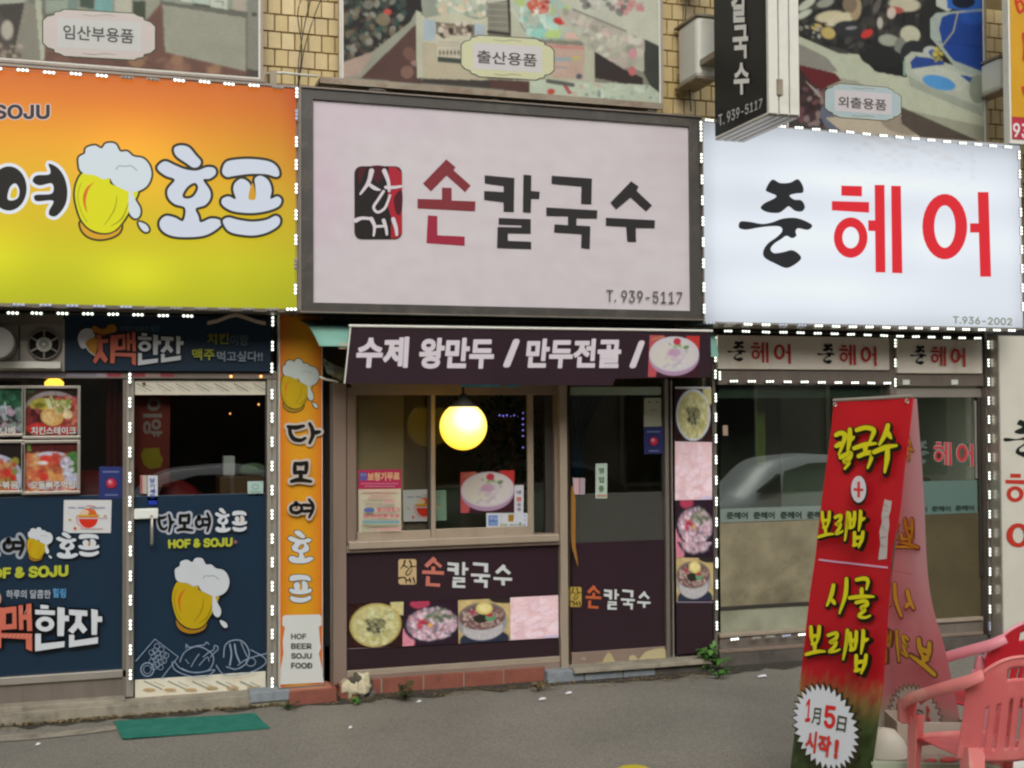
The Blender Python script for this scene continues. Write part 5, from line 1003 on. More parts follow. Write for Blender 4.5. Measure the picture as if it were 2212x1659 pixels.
nb('main_post', 'alu_beige', ZF, (1935, 560), (1998, 2560), F-.04, .09); nb('main_post', 'alu_brown', ZF, (1998, 560), (2012, 2560), F-.02, .07)
nb('lower_panel', 'wine', ZG, (527, 215), (1930, 942), F+.0, .04, 0); nb('panel_edge', 'dark_metal', ZG, (1926, 180), (1948, 940), F-.005, .04, 0)
nb('base_rail', 'alu_beige', ZG, (527, 1018), (1945, 968), F-.02, .06); nb('base_rail', 'alu_brown', ZG, (527, 1050), (1945, 1036), F-.03, .05); nb('base_rail', 'alu_beige', ZG, (527, 1118), (1945, 1066), F-.045, .05)
# door
nb('door_header', mat('pale_green_film', alb('#93a08e'), rough=.45, var=.08, dirt=alb('#6f7a68'), dirtamt=.3).name, ZU, (360, 135), (1572, 245), F+.01, .04)
nb('door_glass', 'glass_noodle', ZU, (372, 250), (1590, 1560), F+.02, .005, 0); nb('door_stile', 'dark_metal', ZU, (1575, 90), (1612, 1580), F+.0, .05); nb('door_frost_panel', mat('frost_dark', alb('#3d3e39'), rough=.3, var=.06).name, ZH, (270, 1270), (925, 1625), F+.014, .004, 0)
nb('door_panel', 'wine', ZI, (272, 70), (935, 812), F+.008, .03, 0); nb('door_bottom_rail', 'alu_brown', ZI, (272, 845), (935, 897), F+.0, .045)
b = MB(); b.frm(ZH(925, 460), (ZH(968, 0)[0], ZI(0, 905)[1]), F-.02, .06); b.build('door_post', MATS['alu_dark'], nf_, bevel=.003)
b = MB(); b.frm(ZH(968, 470), (ZH(996, 0)[0], ZI(0, 905)[1]), F-.0, .06); b.build('door_post', MATS['alu'], nf_, bevel=.003)
a = Art(F, zf=ZI, gain=1.1); a.blob([(490, 918), (520, 852), (545, 850), (565, 880), (572, 912)], '#b3a67c'); a.blob([(680, 870), (715, 862), (745, 890), (800, 835), (925, 815), (928, 890), (800, 905), (690, 912)], '#b8ae86'); a.stroke([(790, 905), (935, 897)], 5, '#c9ccd0')
a.stroke([(276, 905), (278, 940), (300, 940)], 5, '#b5ac9c', sm=False); a.stroke(ell(355, 885, 15, 7, 12), 4, '#c0b8aa', closed=True, sm=False); a.build('worn_paint', nf_)
a = Art(F, zf=ZG, gain=1.05); mp = tf((362, 803, 1875, 1256), (872, 258, 1625, 466))[0]
def slant(p): return [(x, y) for x, y in mp(p)]
noodle_logo(a, slant, '#c97868', '#cdd3d2', '#c9b083', '#2a1e1c')
Q = [[(537, 570), (905, 555), (897, 852), (537, 865)], [(905, 556), (1265, 545), (1262, 832), (897, 850)], [(1265, 545), (1610, 530), (1612, 812), (1268, 832)], [(1610, 527), (1928, 512), (1930, 792), (1612, 810)]]
a.stroke([(537, 868), (900, 850)], 4, '#8d7f85', sm=False); a.gain = 1.35
for q, im in zip(Q, (food_soup(60, None), food_hotpot(60), food_naeng(60), food_dumpling(60))): a.pic(q, im)
a.build('panel_lettering', nf_)
a = Art(F+.008, zf=ZI, gain=1.05); mp2 = tf((500, 803, 1875, 1256), (300, 365, 828, 540))[0]
noodle_logo(a, mp2, '#c0633c', '#cdd3d2', '#b8a04c', '#2a1e1c'); a.build('door_lettering', nf_)
# food strip
fs = thing('food_picture_strip', 'tall narrow panel of four dish pictures beside the salon post', 'sign', P([ZI(1010, 850)], F-.02)[0])
m = MB(); m.frm((ZH(996, 0)[0], ZH(0, 515)[1]), (ZH(1262, 0)[0], ZI(0, 840)[1]), F-.02, .04); m.build('board', MATS['wine'], fs)
a = Art(F-.02, zf=ZH, gain=1.3)
a.pic([(998, 528), (1255, 528), (1255, 900), (998, 900)], food_soup(50, '#b9c3d2')); a.pic([(998, 900), (1258, 905), (1260, 1310), (998, 1315)], food_dumpling(50)); a.rect(998, 515, 1250, 530, '#b5b2b2')
a.pic([(1000, 1315), (1262, 1315), (1264, 1660), (1003, 1650)], food_hotpot(50)); a.build('picture', fs)
a = Art(F-.02, zf=ZI, gain=1.3, base=.003); a.pic([(1008, 60), (1268, 60), (1270, 175), (1008, 170)], food_hotpot(40)[26:]*.9); a.pic([(1008, 172), (1270, 172), (1272, 470), (1012, 480)], food_naeng(50)); a.rect(1012, 482, 1272, 490, '#7d7484'); a.build('picture', fs)
# awning
aw = thing('awning', 'green awning with dark wine valance naming dumplings', 'awning', P([(750, 712)], .0)[0])
gm = mat('awning_green', alb('#6f9a8c'), rough=.7, var=.12, vscale=6, dirt=alb('#5a6f66'), dirtamt=.4, dscale=5)
tb = P([(648, 694), (1540, 712)], .34); tfn = P([(690, 748), (1552, 772)], -.10)
m = MB(); nu = 20; pts = []
for t_ in np.linspace(0, 1, 7):
    for u in np.linspace(0, 1, nu):
        a_ = tb[0]*(1-u)+tb[1]*u; b_ = tfn[0]*(1-u)+tfn[1]*u; q = a_*(1-t_)+b_*t_; q[2] += .035*math.sin(math.pi*t_)+.003*math.sin(u*40); pts.append(q)
m.grid(pts, nu, 7); o = m.build('canopy', gm, aw, smooth=True); sd = o.modifiers.new('s', 'SOLIDIFY'); sd.thickness = .003
VY = -.11; vw = P([(757, 706), (1535, 717), (1537, 815), (1330, 818), (1322, 833), (744, 828)], VY)
m = MB(); v = [q for q in vw]; m.add([*v, *[q+np.array([0, .006, 0]) for q in v]], [tuple(range(6))[::-1], tuple(range(6, 12))]+[(i, (i+1) % 6, 6+(i+1) % 6, 6+i) for i in range(6)]); m.build('valance', MATS['wine'], aw)
m = MB(); m.tube([vw[0]+np.array([-.01, -.004, .006]), vw[1]+np.array([.01, -.004, .006])], .008, 8); m.build('front_bar', MATS['white_metal'], aw); m = MB(); m.tube([vw[0]+np.array([0, -.004, 0]), vw[5]+np.array([0, -.004, 0])], .0045, 6); m.build('edge_cord', MATS['white_metal'], aw)
m = MB()
for x_ in (vw[0][0]+.02, vw[1][0]-.04): m.tube([(x_, .40, vw[0][2]+.02), (x_, VY+.02, vw[0][2]-.06)], .012, 6)
m.build('arm', MATS['rusty'], aw); m = MB(); q = P([ZW(1310, 680), ZW(1465, 780)], VY+.03); m.box(q[0][0], q[1][0], VY+.02, VY+.06, q[1][2], q[0][2]); m.build('end_tab', mat('tan_tab', alb('#b59a82'), rough=.7), aw)
a = Art(VY, zf=ZF, gain=1.05)
for ch, q in (('수제', (590, 255, 938, 462)), ('왕만두', (1003, 262, 1503, 468)), ('/', (1565, 270, 1668, 460))): a.text(ch, [(q[0]+14, q[1]), (q[2]+6, q[1]), (q[2]-6, q[3]), (q[0]-6, q[3])], '#d3ccd3', .045)
a.build('lettering', aw); a = Art(VY, zf=ZH, gain=1.05)
for ch, q in (('만두전골', (-55, 175, 618, 385)), ('/', (680, 188, 780, 385))): a.text(ch, [(q[0]+14, q[1]), (q[2]+6, q[1]), (q[2]-6, q[3]), (q[0]-6, q[3])], '#d3ccd3', .045)
a.pic([(818, 152), (1173, 158), (1165, 450), (806, 448)], food_bowl(76)); a.build('lettering', aw)
# dangling crumpled cloth behind the awning end, and blue scraps under the valance
t = thing('crumpled_sheet', 'crumpled dirty green sheet hanging behind the left awning end', 'sheet', P([ZW(1020, 1100)], .3)[0])
pts = []; n1, n2 = 12, 9
for j in range(n2):
    for i in range(n1):
        u, v = i/(n1-1), j/(n2-1); px = 1015+u*480+v*60; py = 960+u*260+v*(300-u*60); w = P([ZW(px, py)], .22)[0]; w[1] += rr.uniform(-.02, .02)+.03*math.sin(6*u+4*v); pts.append(w)
m = MB(); m.grid(pts, n1, n2); o = m.build('cloth', mat('dirty_cloth', alb('#6f705c'), rough=.85, var=.5, vscale=12, dirt=alb('#2c3028'), dirtamt=.8, dscale=14), t, smooth=True); o.modifiers.new('s', 'SOLIDIFY').thickness = .002
m = MB(); m.tube(P(ZW([(940, 1310), (1060, 1360), (1180, 1380), (1290, 1400)]), .24), .008, 6); m.build('cord', MATS['white_metal'], t, smooth=True)
for k, (x0_, x1_) in enumerate(((1288, 1548), (1572, 1678))):
    m = MB(); m.frm(ZF(x0_, 562), ZF(x1_, 588), .05, .004); tag(m.build('blue_scrap', mat('blue_paper', alb('#4a93b8', 1.5), rough=.5, var=.25, vscale=20)), ('long blue plastic scrap showing under the awning valance', 'short blue plastic scrap showing under the awning valance')[k], 'scrap', 'blue scraps under the awning')
# globe lamp
gc = P([ZF(1300, 848)], .06)[0]; gr = .5*abs(P([ZF(1452, 848)], .06)[0][0]-P([ZF(1148, 848)], .06)[0][0])
gl = thing('globe_lamp', 'lit yellow globe lamp hanging before the noodle window', 'lamp', gc)
m = MB(); m.sphere(gc, gr, 36); gmt = mat('globe_glass', (.8, .6, .2), rough=.25, emit=(1.0, .70, .07), estr=1.6)
nt = gmt.node_tree; bs = nt.nodes['Principled BSDF']; tcn = nt.nodes.new('ShaderNodeTexCoord'); mpn = nt.nodes.new('ShaderNodeVectorMath'); mpn.operation = 'DISTANCE'; mpn.inputs[1].default_value = (0, -.07, .03)
nt.links.new(tcn.outputs['Object'], mpn.inputs[0]); cr = nt.nodes.new('ShaderNodeValToRGB'); cr.color_ramp.elements[0].position = .068; cr.color_ramp.elements[0].color = (1.0, .95, .75, 1); cr.color_ramp.elements[1].position = .165; cr.color_ramp.elements[1].color = (1.0, .56, .03, 1)
e2 = cr.color_ramp.elements.new(.105); e2.color = (1, .76, .16, 1); nt.links.new(mpn.outputs['Value'], cr.inputs[0]); nt.links.new(cr.outputs[0], bs.inputs['Emission Color'])
o = m.build('globe', gmt, gl, smooth=True)
m = MB(); m.lathe(gc, [(0.001, gr+.055), (.02, gr+.05), (.035, gr+.02), (gr*.55, gr*.86), (gr*.58, gr*.80), (gr*.4, gr*.82)], 24); m.build('cap', MATS['dark_metal'], gl, smooth=True)
m = MB(); m.tube([gc+np.array([0, 0, gr+.05]), gc+np.array([0, 0, gr+.16])], .009, 8); m.build('stem', MATS['dark_metal'], gl)
# notices in noodle window
def flyer(a):
    a.poly([(155, 125), (1092, 112), (1098, 535), (155, 548)], '#b8305c'); a.rect(185, 180, 335, 358, '#5560a8'); a.text('보청기무료', [(352, 178), (1065, 165), (1065, 352), (352, 368)], '#d6b08a', .05, '#c0303c', .03)
    a.text('상담', (192, 192, 330, 262), '#9aa2cc', .01)
    for y, x0, x1, c in ((425, 210, 1030, '#cf7f9a'), (485, 290, 960, '#cf7f9a'), (600, 240, 1000, '#cfa39a'), (665, 410, 830, '#cfa39a'), (725, 350, 900, '#cf9f98'), (805, 245, 690, '#9aa07c'), (875, 300, 930, '#aaa09c'), (1325, 340, 910, '#9aa58c')):
        x = x0
        while x < x1: w_ = rr.uniform(26, 50); a.rect(x, y-15, min(x+w_, x1), y+15, c); x += w_+12
    a.rect(700, 785, 930, 825, '#cf8f98'); a.poly(ell(368, 1000, 125, 52, 20), '#5668a4'); a.text('중고보청기', (540, 945, 1035, 1038), '#c04c68', .035); a.text('30~40만원 보상', (240, 1085, 1035, 1165), '#c04c68', .035)
    a.rect(215, 1232, 1035, 1292, '#6f9aa3'); a.rect(200, 1395, 400, 1435, '#a3a88c'); a.text('02-939-5100' if False else '02-', (430, 1385, 560, 1450), '#cf8f96', .02)
    for x in range(600, 1050, 42): a.rect(x, 1382, x+28, 1445, '#cf9298')
notice('flyer', 'pink and cream hearing aid flyer in the noodle window corner', 'flyer', ZS, [(152, 128), (1092, 114), (1098, 1478), (160, 1500)], F+.045, '#c6bfa8', flyer)
t = notice('bowl_picture', 'picture of white noodle bowl stuck on the sliding pane', 'picture', ZT, [(400, 165), (1425, 110), (1420, 900), (405, 925)], F+.03, '#3a1d26', lambda a: a.pic([(400, 150), (1425, 110), (1420, 900), (405, 925)], food_bowl(70)))
notice('notice', 'narrow white vertical notice right of the bowl picture', 'notice', ZT, [(1422, 395), (1595, 392), (1590, 930), (1418, 925)], F+.028, '#c6c5cc', lambda a: (a.text('냉', (1460, 490, 1545, 560), '#6a6c8c', .03), a.text('콩', (1450, 620, 1560, 700), '#c97868', .04), a.text('국', (1465, 735, 1540, 795), '#6a6c7c', .03), a.text('수', (1465, 815, 1540, 885), '#5a5c7c', .03)))
def hours(a):
    a.poly(rrect(928, 965, 1105, 1160, 12), '#5878b4'); a.text('영업', (945, 985, 1095, 1050), '#a0b4d8', .02); a.text('시간', (945, 1085, 1090, 1150), '#a0b4d8', .02); a.poly([(1305, 945), (1408, 945), (1402, 1080), (1300, 1080)], '#a8802c'); a.rect(1325, 985, 1388, 1002, '#5f4a20'); a.rect(1325, 1030, 1388, 1045, '#5f4a20')
    for x, y, w_, h_, c in ((1150, 965, 30, 30, '#aab0c4'), (1600, 955, 40, 34, '#a3abc8'), (1600, 1035, 40, 34, '#a3abc8'), (1150, 1110, 40, 55, '#a8b08c'), (1200, 1120, 80, 40, '#a0a88a'), (1330, 1125, 60, 26, '#9aa27f'), (1400, 1120, 80, 30, '#9ab0b8'), (1500, 1095, 50, 60, '#8a9a6c'), (1570, 1120, 60, 34, '#9aaacc')): a.rect(x, y, x+w_, y+h_, c)
notice('notice', 'white and blue opening hours notice at sliding pane bottom', 'notice', ZT, [(890, 920), (1672, 920), (1668, 1198), (890, 1202)], F+.026, '#c3c8d2', hours)
notice('notice', 'cream paper hanging at the upper right of noodle door', 'notice', ZU, [(1342, 285), (1572, 280), (1572, 660), (1335, 665)], F+.01, '#a9ab93', lambda a: (a.rect(1395, 325, 1422, 350, '#6f7a5a'), a.rect(1495, 322, 1522, 348, '#6f7a5a'), a.rect(1425, 440, 1500, 452, '#7d8468')))
notice('notice', 'white vertical open for business tag on noodle door', 'notice', ZU, [(700, 1152), (852, 1150), (850, 1612), (698, 1612)], F+.012, '#b3c6b8', lambda a: (a.text('영', (738, 1205, 808, 1285), '#4a6a4c', .03), a.text('업', (738, 1325, 808, 1405), '#4a6a4c', .03), a.text('중', (738, 1445, 808, 1525), '#4a6a4c', .03), a.rect(715, 1560, 838, 1590, '#b98a78')))
notice('door_tag', 'pink and grey card by the handle of noodle door', 'tag', ZU, [(395, 1340), (560, 1345), (556, 1562), (412, 1562)], F+.005, '#a59aa0', lambda a: (a.poly([(400, 1345), (480, 1347), (478, 1558), (414, 1558)], '#c4a5ac'), a.rect(478, 1347, 490, 1558, '#a85a60')))
t = thing('hanging_strap', 'orange plastic strap hanging at the left of noodle door', 'strap', P([ZU(400, 1500)], F-.05)[0])
m = MB(); L_ = P([ZU(378, 1450), ZU(375, 1650), ZI(268, 20), ZI(272, 100), ZI(300, 190), ZI(315, 232)], F-.05); R_ = P([ZU(395, 1450), ZU(435, 1610), ZI(298, 20), ZI(300, 100), ZI(314, 190), ZI(318, 232)], F-.05); m.grid(list(L_)+list(R_), 6, 2); o = m.build('strap', mat('orange_strap', alb('#8f6526', 1.1), rough=.5, var=.1), t); o.modifiers.new('s', 'SOLIDIFY').thickness = .003

# ---------------------------------------------------------------- salon front
sf = thing('hair_salon_shopfront', 'hair salon shopfront of wide window and sliding door under name plates', 'shopfront', P([(1550, 1400)], F)[0])
def sb(name, m, zf, tl, br, Y=F, d=.05, bev=.003): return bar(sf, name, m, zf, tl, br, Y, d, bev)
b = MB(); b.frm(ZJ(143, 130), (ZJ(184, 0)[0], ZI(0, 860)[1]), F-.02, .08); b.build('post', MATS['alu_dark'], sf, bevel=.003)
m_ = mat('nameplate', alb('#c9c1b4', 1.5), rough=.5, var=.06, dirt=alb('#a08a68'), dirtamt=.35, dscale=4, streak=True)
sb('name_plate', 'nameplate', ZJ, (182, 140), (1318, 372), F-.06, .04); sb('name_plate', 'nameplate', ZJ, (1368, 165), (1932, 395), F-.06, .04)
a = Art(F-.06, zf=ZJ, gain=1.1)
for q in ((245, 180, 665, 330), (838, 198, 1230, 345), (1450, 210, 1815, 350)):
    jun_logo(a, tf((322, 905, 1592, 1394), q)[0], '#1d1f1c', '#b83a34')
a.build('lettering', sf)
sb('header_beam', 'alu_dark', ZJ, (182, 372), (1330, 470), F-.035, .07); sb('header_beam', 'alu_dark', ZJ, (1366, 395), (1940, 478), F-.035, .07); sb('door_head', 'alu', ZJ, (1366, 490), (1940, 552), F-.0, .05)
sb('mullion', 'alu_dark', ZJ, (1318, 140), (1366, 560), F-.04, .07); b = MB(); b.frm(ZJ(1318, 480), (ZJ(1360, 0)[0], 1360), F-.01, .06); b.build('mullion', MATS['alu_dark'], sf, bevel=.003)
m_ = mat('green_film', alb('#6f7a6a'), rough=.4, var=.06); sb('window_top_film', 'green_film', ZJ, (186, 475), (1315, 556), F+.03, .004, 0)
sb('window_glass', 'glass_salon', ZJ, (186, 470), (1318, 1700), F+.02, .005, 0)
b = MB(); w0, w1, w2 = P([ZY(76, 350), ZY(76, 1150), (1925, 1200)], F+.012); b.box(w0[0], w2[0], F+.012, F+.016, w1[2], w0[2])
m_ = mat('dirty_film', alb('#8b836a', 1.0), rough=.5, var=.38, vscale=4.5, dirt=alb('#4c4532'), dirtamt=.8, dscale=3.2); b.build('window_lower_film', m_, sf)
sb('window_lower_band', mat('grey_green_band', alb('#8a8c78'), rough=.6, var=.25, vscale=5, dirt=alb('#6b6a54'), dirtamt=.5).name, ZY, (80, 968), (760, 1118), F+.008, .003, 0); sb('window_bar', 'dark_metal', ZY, (78, 958), (760, 940), F-.002, .008, 0)
sb('sticker_band', mat('pale_band', alb('#707d76'), rough=.4, var=.05).name, ZY, (78, 268), (800, 340), F+.006, .004, 0)
a = Art(F+.006, zf=ZY, gain=1.05)
for k in range(5):
    x = 122+k*188; a.text('준헤어', (x, 290-k*1.5, x+150, 340-k*1.5), '#33403a', .045)
a.build('band_lettering', sf)
def wide(name, m, zf, x, y0, y1, xr, Y, d):     # heights read at the left end x, right end given in photo units
    w_a, w_b, w_c = P([zf(x, y0), zf(x, y1), (xr, 1200)], Y); b = MB(); b.box(w_a[0], w_c[0], Y, Y+d, w_b[2], w_a[2]); return b.build(name, MATS[m], sf, bevel=.003)
wide('window_sill', 'alu_beige', ZY, 75, 1150, 1176, 2122, F-.03, .08); wide('kick_panel', 'alu_dark', ZY, 75, 1176, 1262, 2122, F-.01, .05); wide('kick_rail', 'alu_brown', ZY, 75, 1262, 1285, 2122, F-.025, .05)
wide('base_stone', 'concrete_dark', ZY, 75, 1285, 1400, 2150, F-.02, .06)
# door
sb('door_glass', 'glass_salon', ZJ, (1370, 552), (1945, 1110), F+.02, .005, 0); sb('door_stile', 'dark_metal', ZJ, (1900, 552), (1948, 1740), F+.0, .05); sb('door_stile', 'alu', ZJ, (1880, 575), (1900, 1090), F+.01, .02)
b = MB(); w0, w1, w2 = P([ZJ(1560, 1320), ZY(76, 1150), (2118, 1200)], F+.012); b.box(P([(1940, 1200)], F)[0][0], w2[0], F+.012, F+.016, w1[2], w0[2]); b.build('door_lower_film', mat('door_film', alb('#5a5138', 1.0), rough=.5, var=.35, vscale=3, dirt=alb('#2f2b1e'), dirtamt=.8, dscale=3), sf)
sb('door_green_band', mat('green_band', alb('#556b64'), rough=.35, var=.05).name, ZJ, (1530, 1108), (1900, 1316), F+.008, .003, 0)
a = Art(F+.008, zf=ZJ, gain=1.05)
for k in range(3): a.text('준헤어', (1440+k*155, 1275-k*5, 1565+k*155, 1312-k*5), '#2f3f38', .045)
jun_logo(a, tf((322, 905, 1592, 1394), (1455, 838, 1868, 1008))[0], '#55635c', '#b8323c', out=7); a.build('door_lettering', sf)
b = MB(); b.frm(ZJ(1948, 130), (ZJ(1990, 0)[0], 1372), F-.05, .1); b.build('post', MATS['alu_dark'], sf, bevel=.003)
b = MB(); b.frm(ZJ(1990, 130), (ZJ(2034, 0)[0], 1385), F-.03, .1); b.build('post', mat('brown_steel', alb('#4a3c36'), rough=.5, var=.2), sf, bevel=.003)
for px in (1430, 1750):
    m = MB(); m.frm(ZJ(px-22, 435), ZJ(px+22, 470), F-.045, .01); m.build('door_track_cap', MATS['white_plastic'], sf, bevel=.002)
# white vertical sign
vs = thing('vertical_salon_sign', 'tall white salon sign board at the right picture edge', 'sign', P([(2160, 1400)], .3)[0])
m = MB(); w0 = P([ZJ(2034, 145)], .30)[0]; w1 = P([ZK(1750, 640)], .30)[0]; m.box(w0[0], w0[0]+.42, .30, .42, w1[2]-.35, w0[2]); m.build('box', mat('cream_white', alb('#c3c1b4', 1.2), rough=.45, var=.05), vs)
m = MB(); m.box(w0[0]-.012, w0[0], .29, .42, w1[2]-.35, w0[2]); m.build('edge_strip', MATS['alu'], vs)
a = Art(.30, zf=ZJ, gain=1.1)
jun_logo(a, tf((322, 905, 692, 1350), (2070, 700, 2310, 955))[0], '#1d2420', parts='j', k=3); jun_logo(a, tf((790, 932, 1145, 1377), (2082, 1055, 2320, 1285))[0], red='#b8382c', parts='h'); jun_logo(a, tf((1245, 968, 1592, 1394), (2087, 1380, 2330, 1585))[0], red='#b8382c', parts='e'); a.build('lettering', vs)

# ---------------------------------------------------------------- interiors
def sbox(name, label, cat, c, s, m, group=None, bevel=.004):
    b = MB(); b.box(c[0]-s[0]/2, c[0]+s[0]/2, c[1]-s[1]/2, c[1]+s[1]/2, c[2], c[2]+s[2]); return tag(b.build(name, MATS[m], None, bevel=bevel), label, cat, group)
mat('curtain_red', (.13, .012, .012), rough=.8, var=.15); mat('red_seat', (.30, .02, .02), rough=.5, var=.1); mat('wood', (.20, .11, .045), rough=.55, var=.2, vscale=8); mat('leafg', (.035, .08, .02), rough=.6, var=.4, vscale=14)
def cyl(name, label, cat, c, r, h, m, grp=None):
    b = MB(); b.lathe(c, [(0.001, 0), (r*.95, 0), (r, .02), (r, h-.02), (r*.96, h), (.001, h)], 20); return tag(b.build(name, MATS[m], None, smooth=False), label, cat, grp)
p = P([ZD(760, 800)], 1.0)[0]
b = MB(); n = 40; pts = []
x0_, x1_ = P([ZD(700, 800), ZD(900, 800)], .62)[:, 0]
for z in (.3, 2.2):
    for i in range(n): pts.append((x0_+(x1_-x0_)*i/(n-1), .62+.02*math.sin(i*.9), z))
b.grid(pts, n, 2); tag(b.build('curtain', MATS['curtain_red'], smooth=True), 'dark red curtain inside the beer pub window', 'curtain')
t = thing('inside_banner', 'red banner with white letters inside the beer pub door', 'banner', P([ZD(1000, 1250)], .58)[0])
w = P(ZD([(880, 640), (1125, 640), (1120, 1250), (885, 1250)]), .58); m = MB(); m.quadbox(w, (0, 1, 0), .004); m.build('cloth', mat('red_cloth', alb('#7a2c1c'), rough=.7, var=.15), t)
a = Art(.58, zf=ZD, gain=1.5, base=.004); a.text('이', [(1070, 655), (1070, 790), (945, 790), (945, 655)], '#8d8078', .03); a.text('양', [(1072, 800), (1072, 915), (945, 915), (945, 800)], '#8d8078', .03)
a.poly([(950, 995), (1050, 990), (1060, 1040), (1080, 1060), (1060, 1120), (990, 1130), (950, 1100), (930, 1040)], '#8a7a20'); a.build('print', t)
for k, (px, py, s_) in enumerate(((590, 1300, .16), (1110, 1300, .13))):
    w = P([ZD(px, py)], .8)[0]; b = MB(); b.sphere((w[0], w[1], w[2]-.12), s_*1.7, 20, (1.1, .5, 1)); tag(b.build('pub_chair', MATS['red_seat'], smooth=True), ('rounded red chair back behind framed dishes in pub', 'rounded red chair back behind the pub door glass')[k], 'chair', 'red chairs in the pub')
w = P([ZD(1580, 1180)], 1.0)[0]; wz0 = P([ZD(1450, 1180), ZD(1756, 1330)], .62)
t = thing('wooden_cabinet', 'pale wooden cabinet inside the beer pub door', 'cabinet', (wz0[0][0], .62, 0)); m = MB(); m.box(wz0[0][0], wz0[1][0]+.1, .62, .95, .11, wz0[0][2]); m.build('carcass', MATS['wood'], t, bevel=.01); m = MB(); m.box(wz0[0][0]+.02, wz0[1][0]+.08, .605, .62, .2, wz0[0][2]-.03); m.build('door', MATS['wood'], t)
q = P([ZD(1480, 1070), ZD(1545, 1180)], .72); wzc, wzt = .74, wz0[0][2]+.001; sbox('tissue_box', 'white box standing on the wooden pub cabinet', 'box', ((q[0][0]+q[1][0])/2, wzc, wzt), (.07, .1, .12), 'white_plastic'); q = P([ZD(1680, 1180)], .75)[0]
b = MB(); b.sphere((q[0], .78, wz0[0][2]+.03), .075, 14, (1.2, 1, .6)); tag(b.build('cloth_bundle', mat('pale_green', (.25, .4, .22), rough=.8)), 'pale green bundle on the wooden pub cabinet', 'bundle')
for k, (px, py, Y, s_, lab) in enumerate(((358, 568, .62, 5, 'bright warm lamp above the framed chicken steak print'), (1527, 518, .41, 1.5, 'small orange light on beam above the pub door'), (1725, 518, .41, 1.5, 'small orange light near the beam end above pub door'), (1710, 703, 1.6, 1.4, 'warm ceiling spot upper right behind pub door glass'), (1521, 764, 2.2, 1.2, 'lower warm ceiling spot behind the pub door glass'))):
    w = P([ZD(px, py)], Y)[0]; t = thing('small_lamp', lab, 'lamp', w, 'small warm lamps of the pub'); b = MB(); b.sphere(w, .007*s_ if k == 0 else .006*s_, 10, (1.6 if k == 0 else 1, 1, 1))
    b.build('bulb', mat('warm_bulb' if k == 0 else 'warm_dot', (.9, .6, .2), emit=(1, .5, .05) if k == 0 else (1, .4, .12), estr=3.2 if k == 0 else 2.2), t, smooth=True); m = MB(); m.lathe(w, [(.004, .008*s_), (.006*s_, .006*s_), (.006*s_, .012*s_), (.001, .014*s_)], 10); m.build('socket', MATS['dark_metal'], t)
# noodle interior
w = P(ZF([(600, 560), (905, 560), (905, 1560), (600, 1560)]), F+.075); m = MB(); m.quadbox(w, (0, 1, 0), .02); tag(m.build('inside_screen', mat('olive_board', alb('#86785a'), rough=.8, var=.12)), 'olive brown board inside the left noodle pane', 'board')
w = P(ZF([(905, 560), (1085, 560), (1085, 1560), (905, 1560)]), F+.085); m = MB(); m.quadbox(w, (0, 1, 0), .02); tag(m.build('inside_screen', mat('dark_board', alb('#524639'), rough=.8, var=.12)), 'dark brown board inside beside the mid stile', 'board')
w = P([ZF(1490, 780)], 1.5)[0]; t = thing('house_plant', 'leafy house plant inside the noodle shop behind lamp', 'plant', (w[0], 1.0, .11))
m = MB(); cx_ = P([ZF(1600, 900)], 1.0)[0]
for k in range(420):
    c = cx_+np.array([rr.gauss(0, .12), rr.gauss(0, .12), rr.uniform(-.55, .28)]); d = np.array([rr.uniform(-1, 1), rr.uniform(-1, 1), rr.uniform(-.8, .8)]); d /= np.linalg.norm(d); e = np.cross(d, [0.2, .3, 1]); e /= np.linalg.norm(e); L_ = rr.uniform(.03, .055)
    m.add([c-d*L_, c+e*L_*.35, c+d*L_, c-e*L_*.35], [(0, 1, 2, 3)])
m.build('foliage', MATS['leafg'], t); m = MB(); m.tube([(cx_[0], cx_[1], .3), (cx_[0]+.02, cx_[1], 1.2), (cx_[0], cx_[1], 1.7)], .012, 6); m.build('stem', MATS['wood'], t); m = MB(); m.lathe((cx_[0], cx_[1], .11), [(.001, 0), (.1, 0), (.14, .25), (.12, .25), (.001, .22)], 18); m.build('pot', MATS['red_brick'], t)
t = thing('fairy_lights', 'blue violet fairy lights on the noodle shop plant', 'light string', P([ZF(1540, 775)], 1.35)[0]); m = MB(); pp = P([ZF(1540+k*24, 775+(k % 2)*4) for k in range(6)]+[ZF(1694, 760+k*38) for k in range(7)], 1.3)
for q in pp: m.sphere(q, .007, 6)
m.build('bulb', mat('violet_dot', (.2, .2, .5), emit=(.25, .22, .9), estr=1.1), t); m = MB(); m.tube(pp, .002, 4); m.build('cord', MATS['rubber'], t)
q = P([ZF(1005, 1180), ZF(1250, 1560)], .9); t = thing('serving_counter', 'grey green serving counter behind the noodle window', 'counter', (q[0][0], .95, 0)); m = MB(); zc = P([ZF(1400, 1250)], .95)[0][2]; m.box(q[0][0], wx(*ZF(1900, 1300), .95), .95, 1.35, .11, zc); m.build('body', mat('steel_green', alb('#6f7a6c', .9), rough=.4, var=.2, vscale=3), t)
m = MB(); m.box(q[0][0]-.01, wx(*ZF(1900, 1300), .95)+.01, .93, 1.37, zc, zc+.02); m.build('worktop', MATS['alu_dark'], t)
q = P([ZF(1115, 1270), ZF(1185, 1470)], .62); m = MB(); m.box(q[0][0]-.12, q[1][0], .60, .62, q[1][2], q[0][2]); tag(m.build('carton', mat('mint_paper', alb('#8fae9c'), rough=.7, var=.06), bevel=.003), 'pale mint carton behind the white globe paper', 'box')
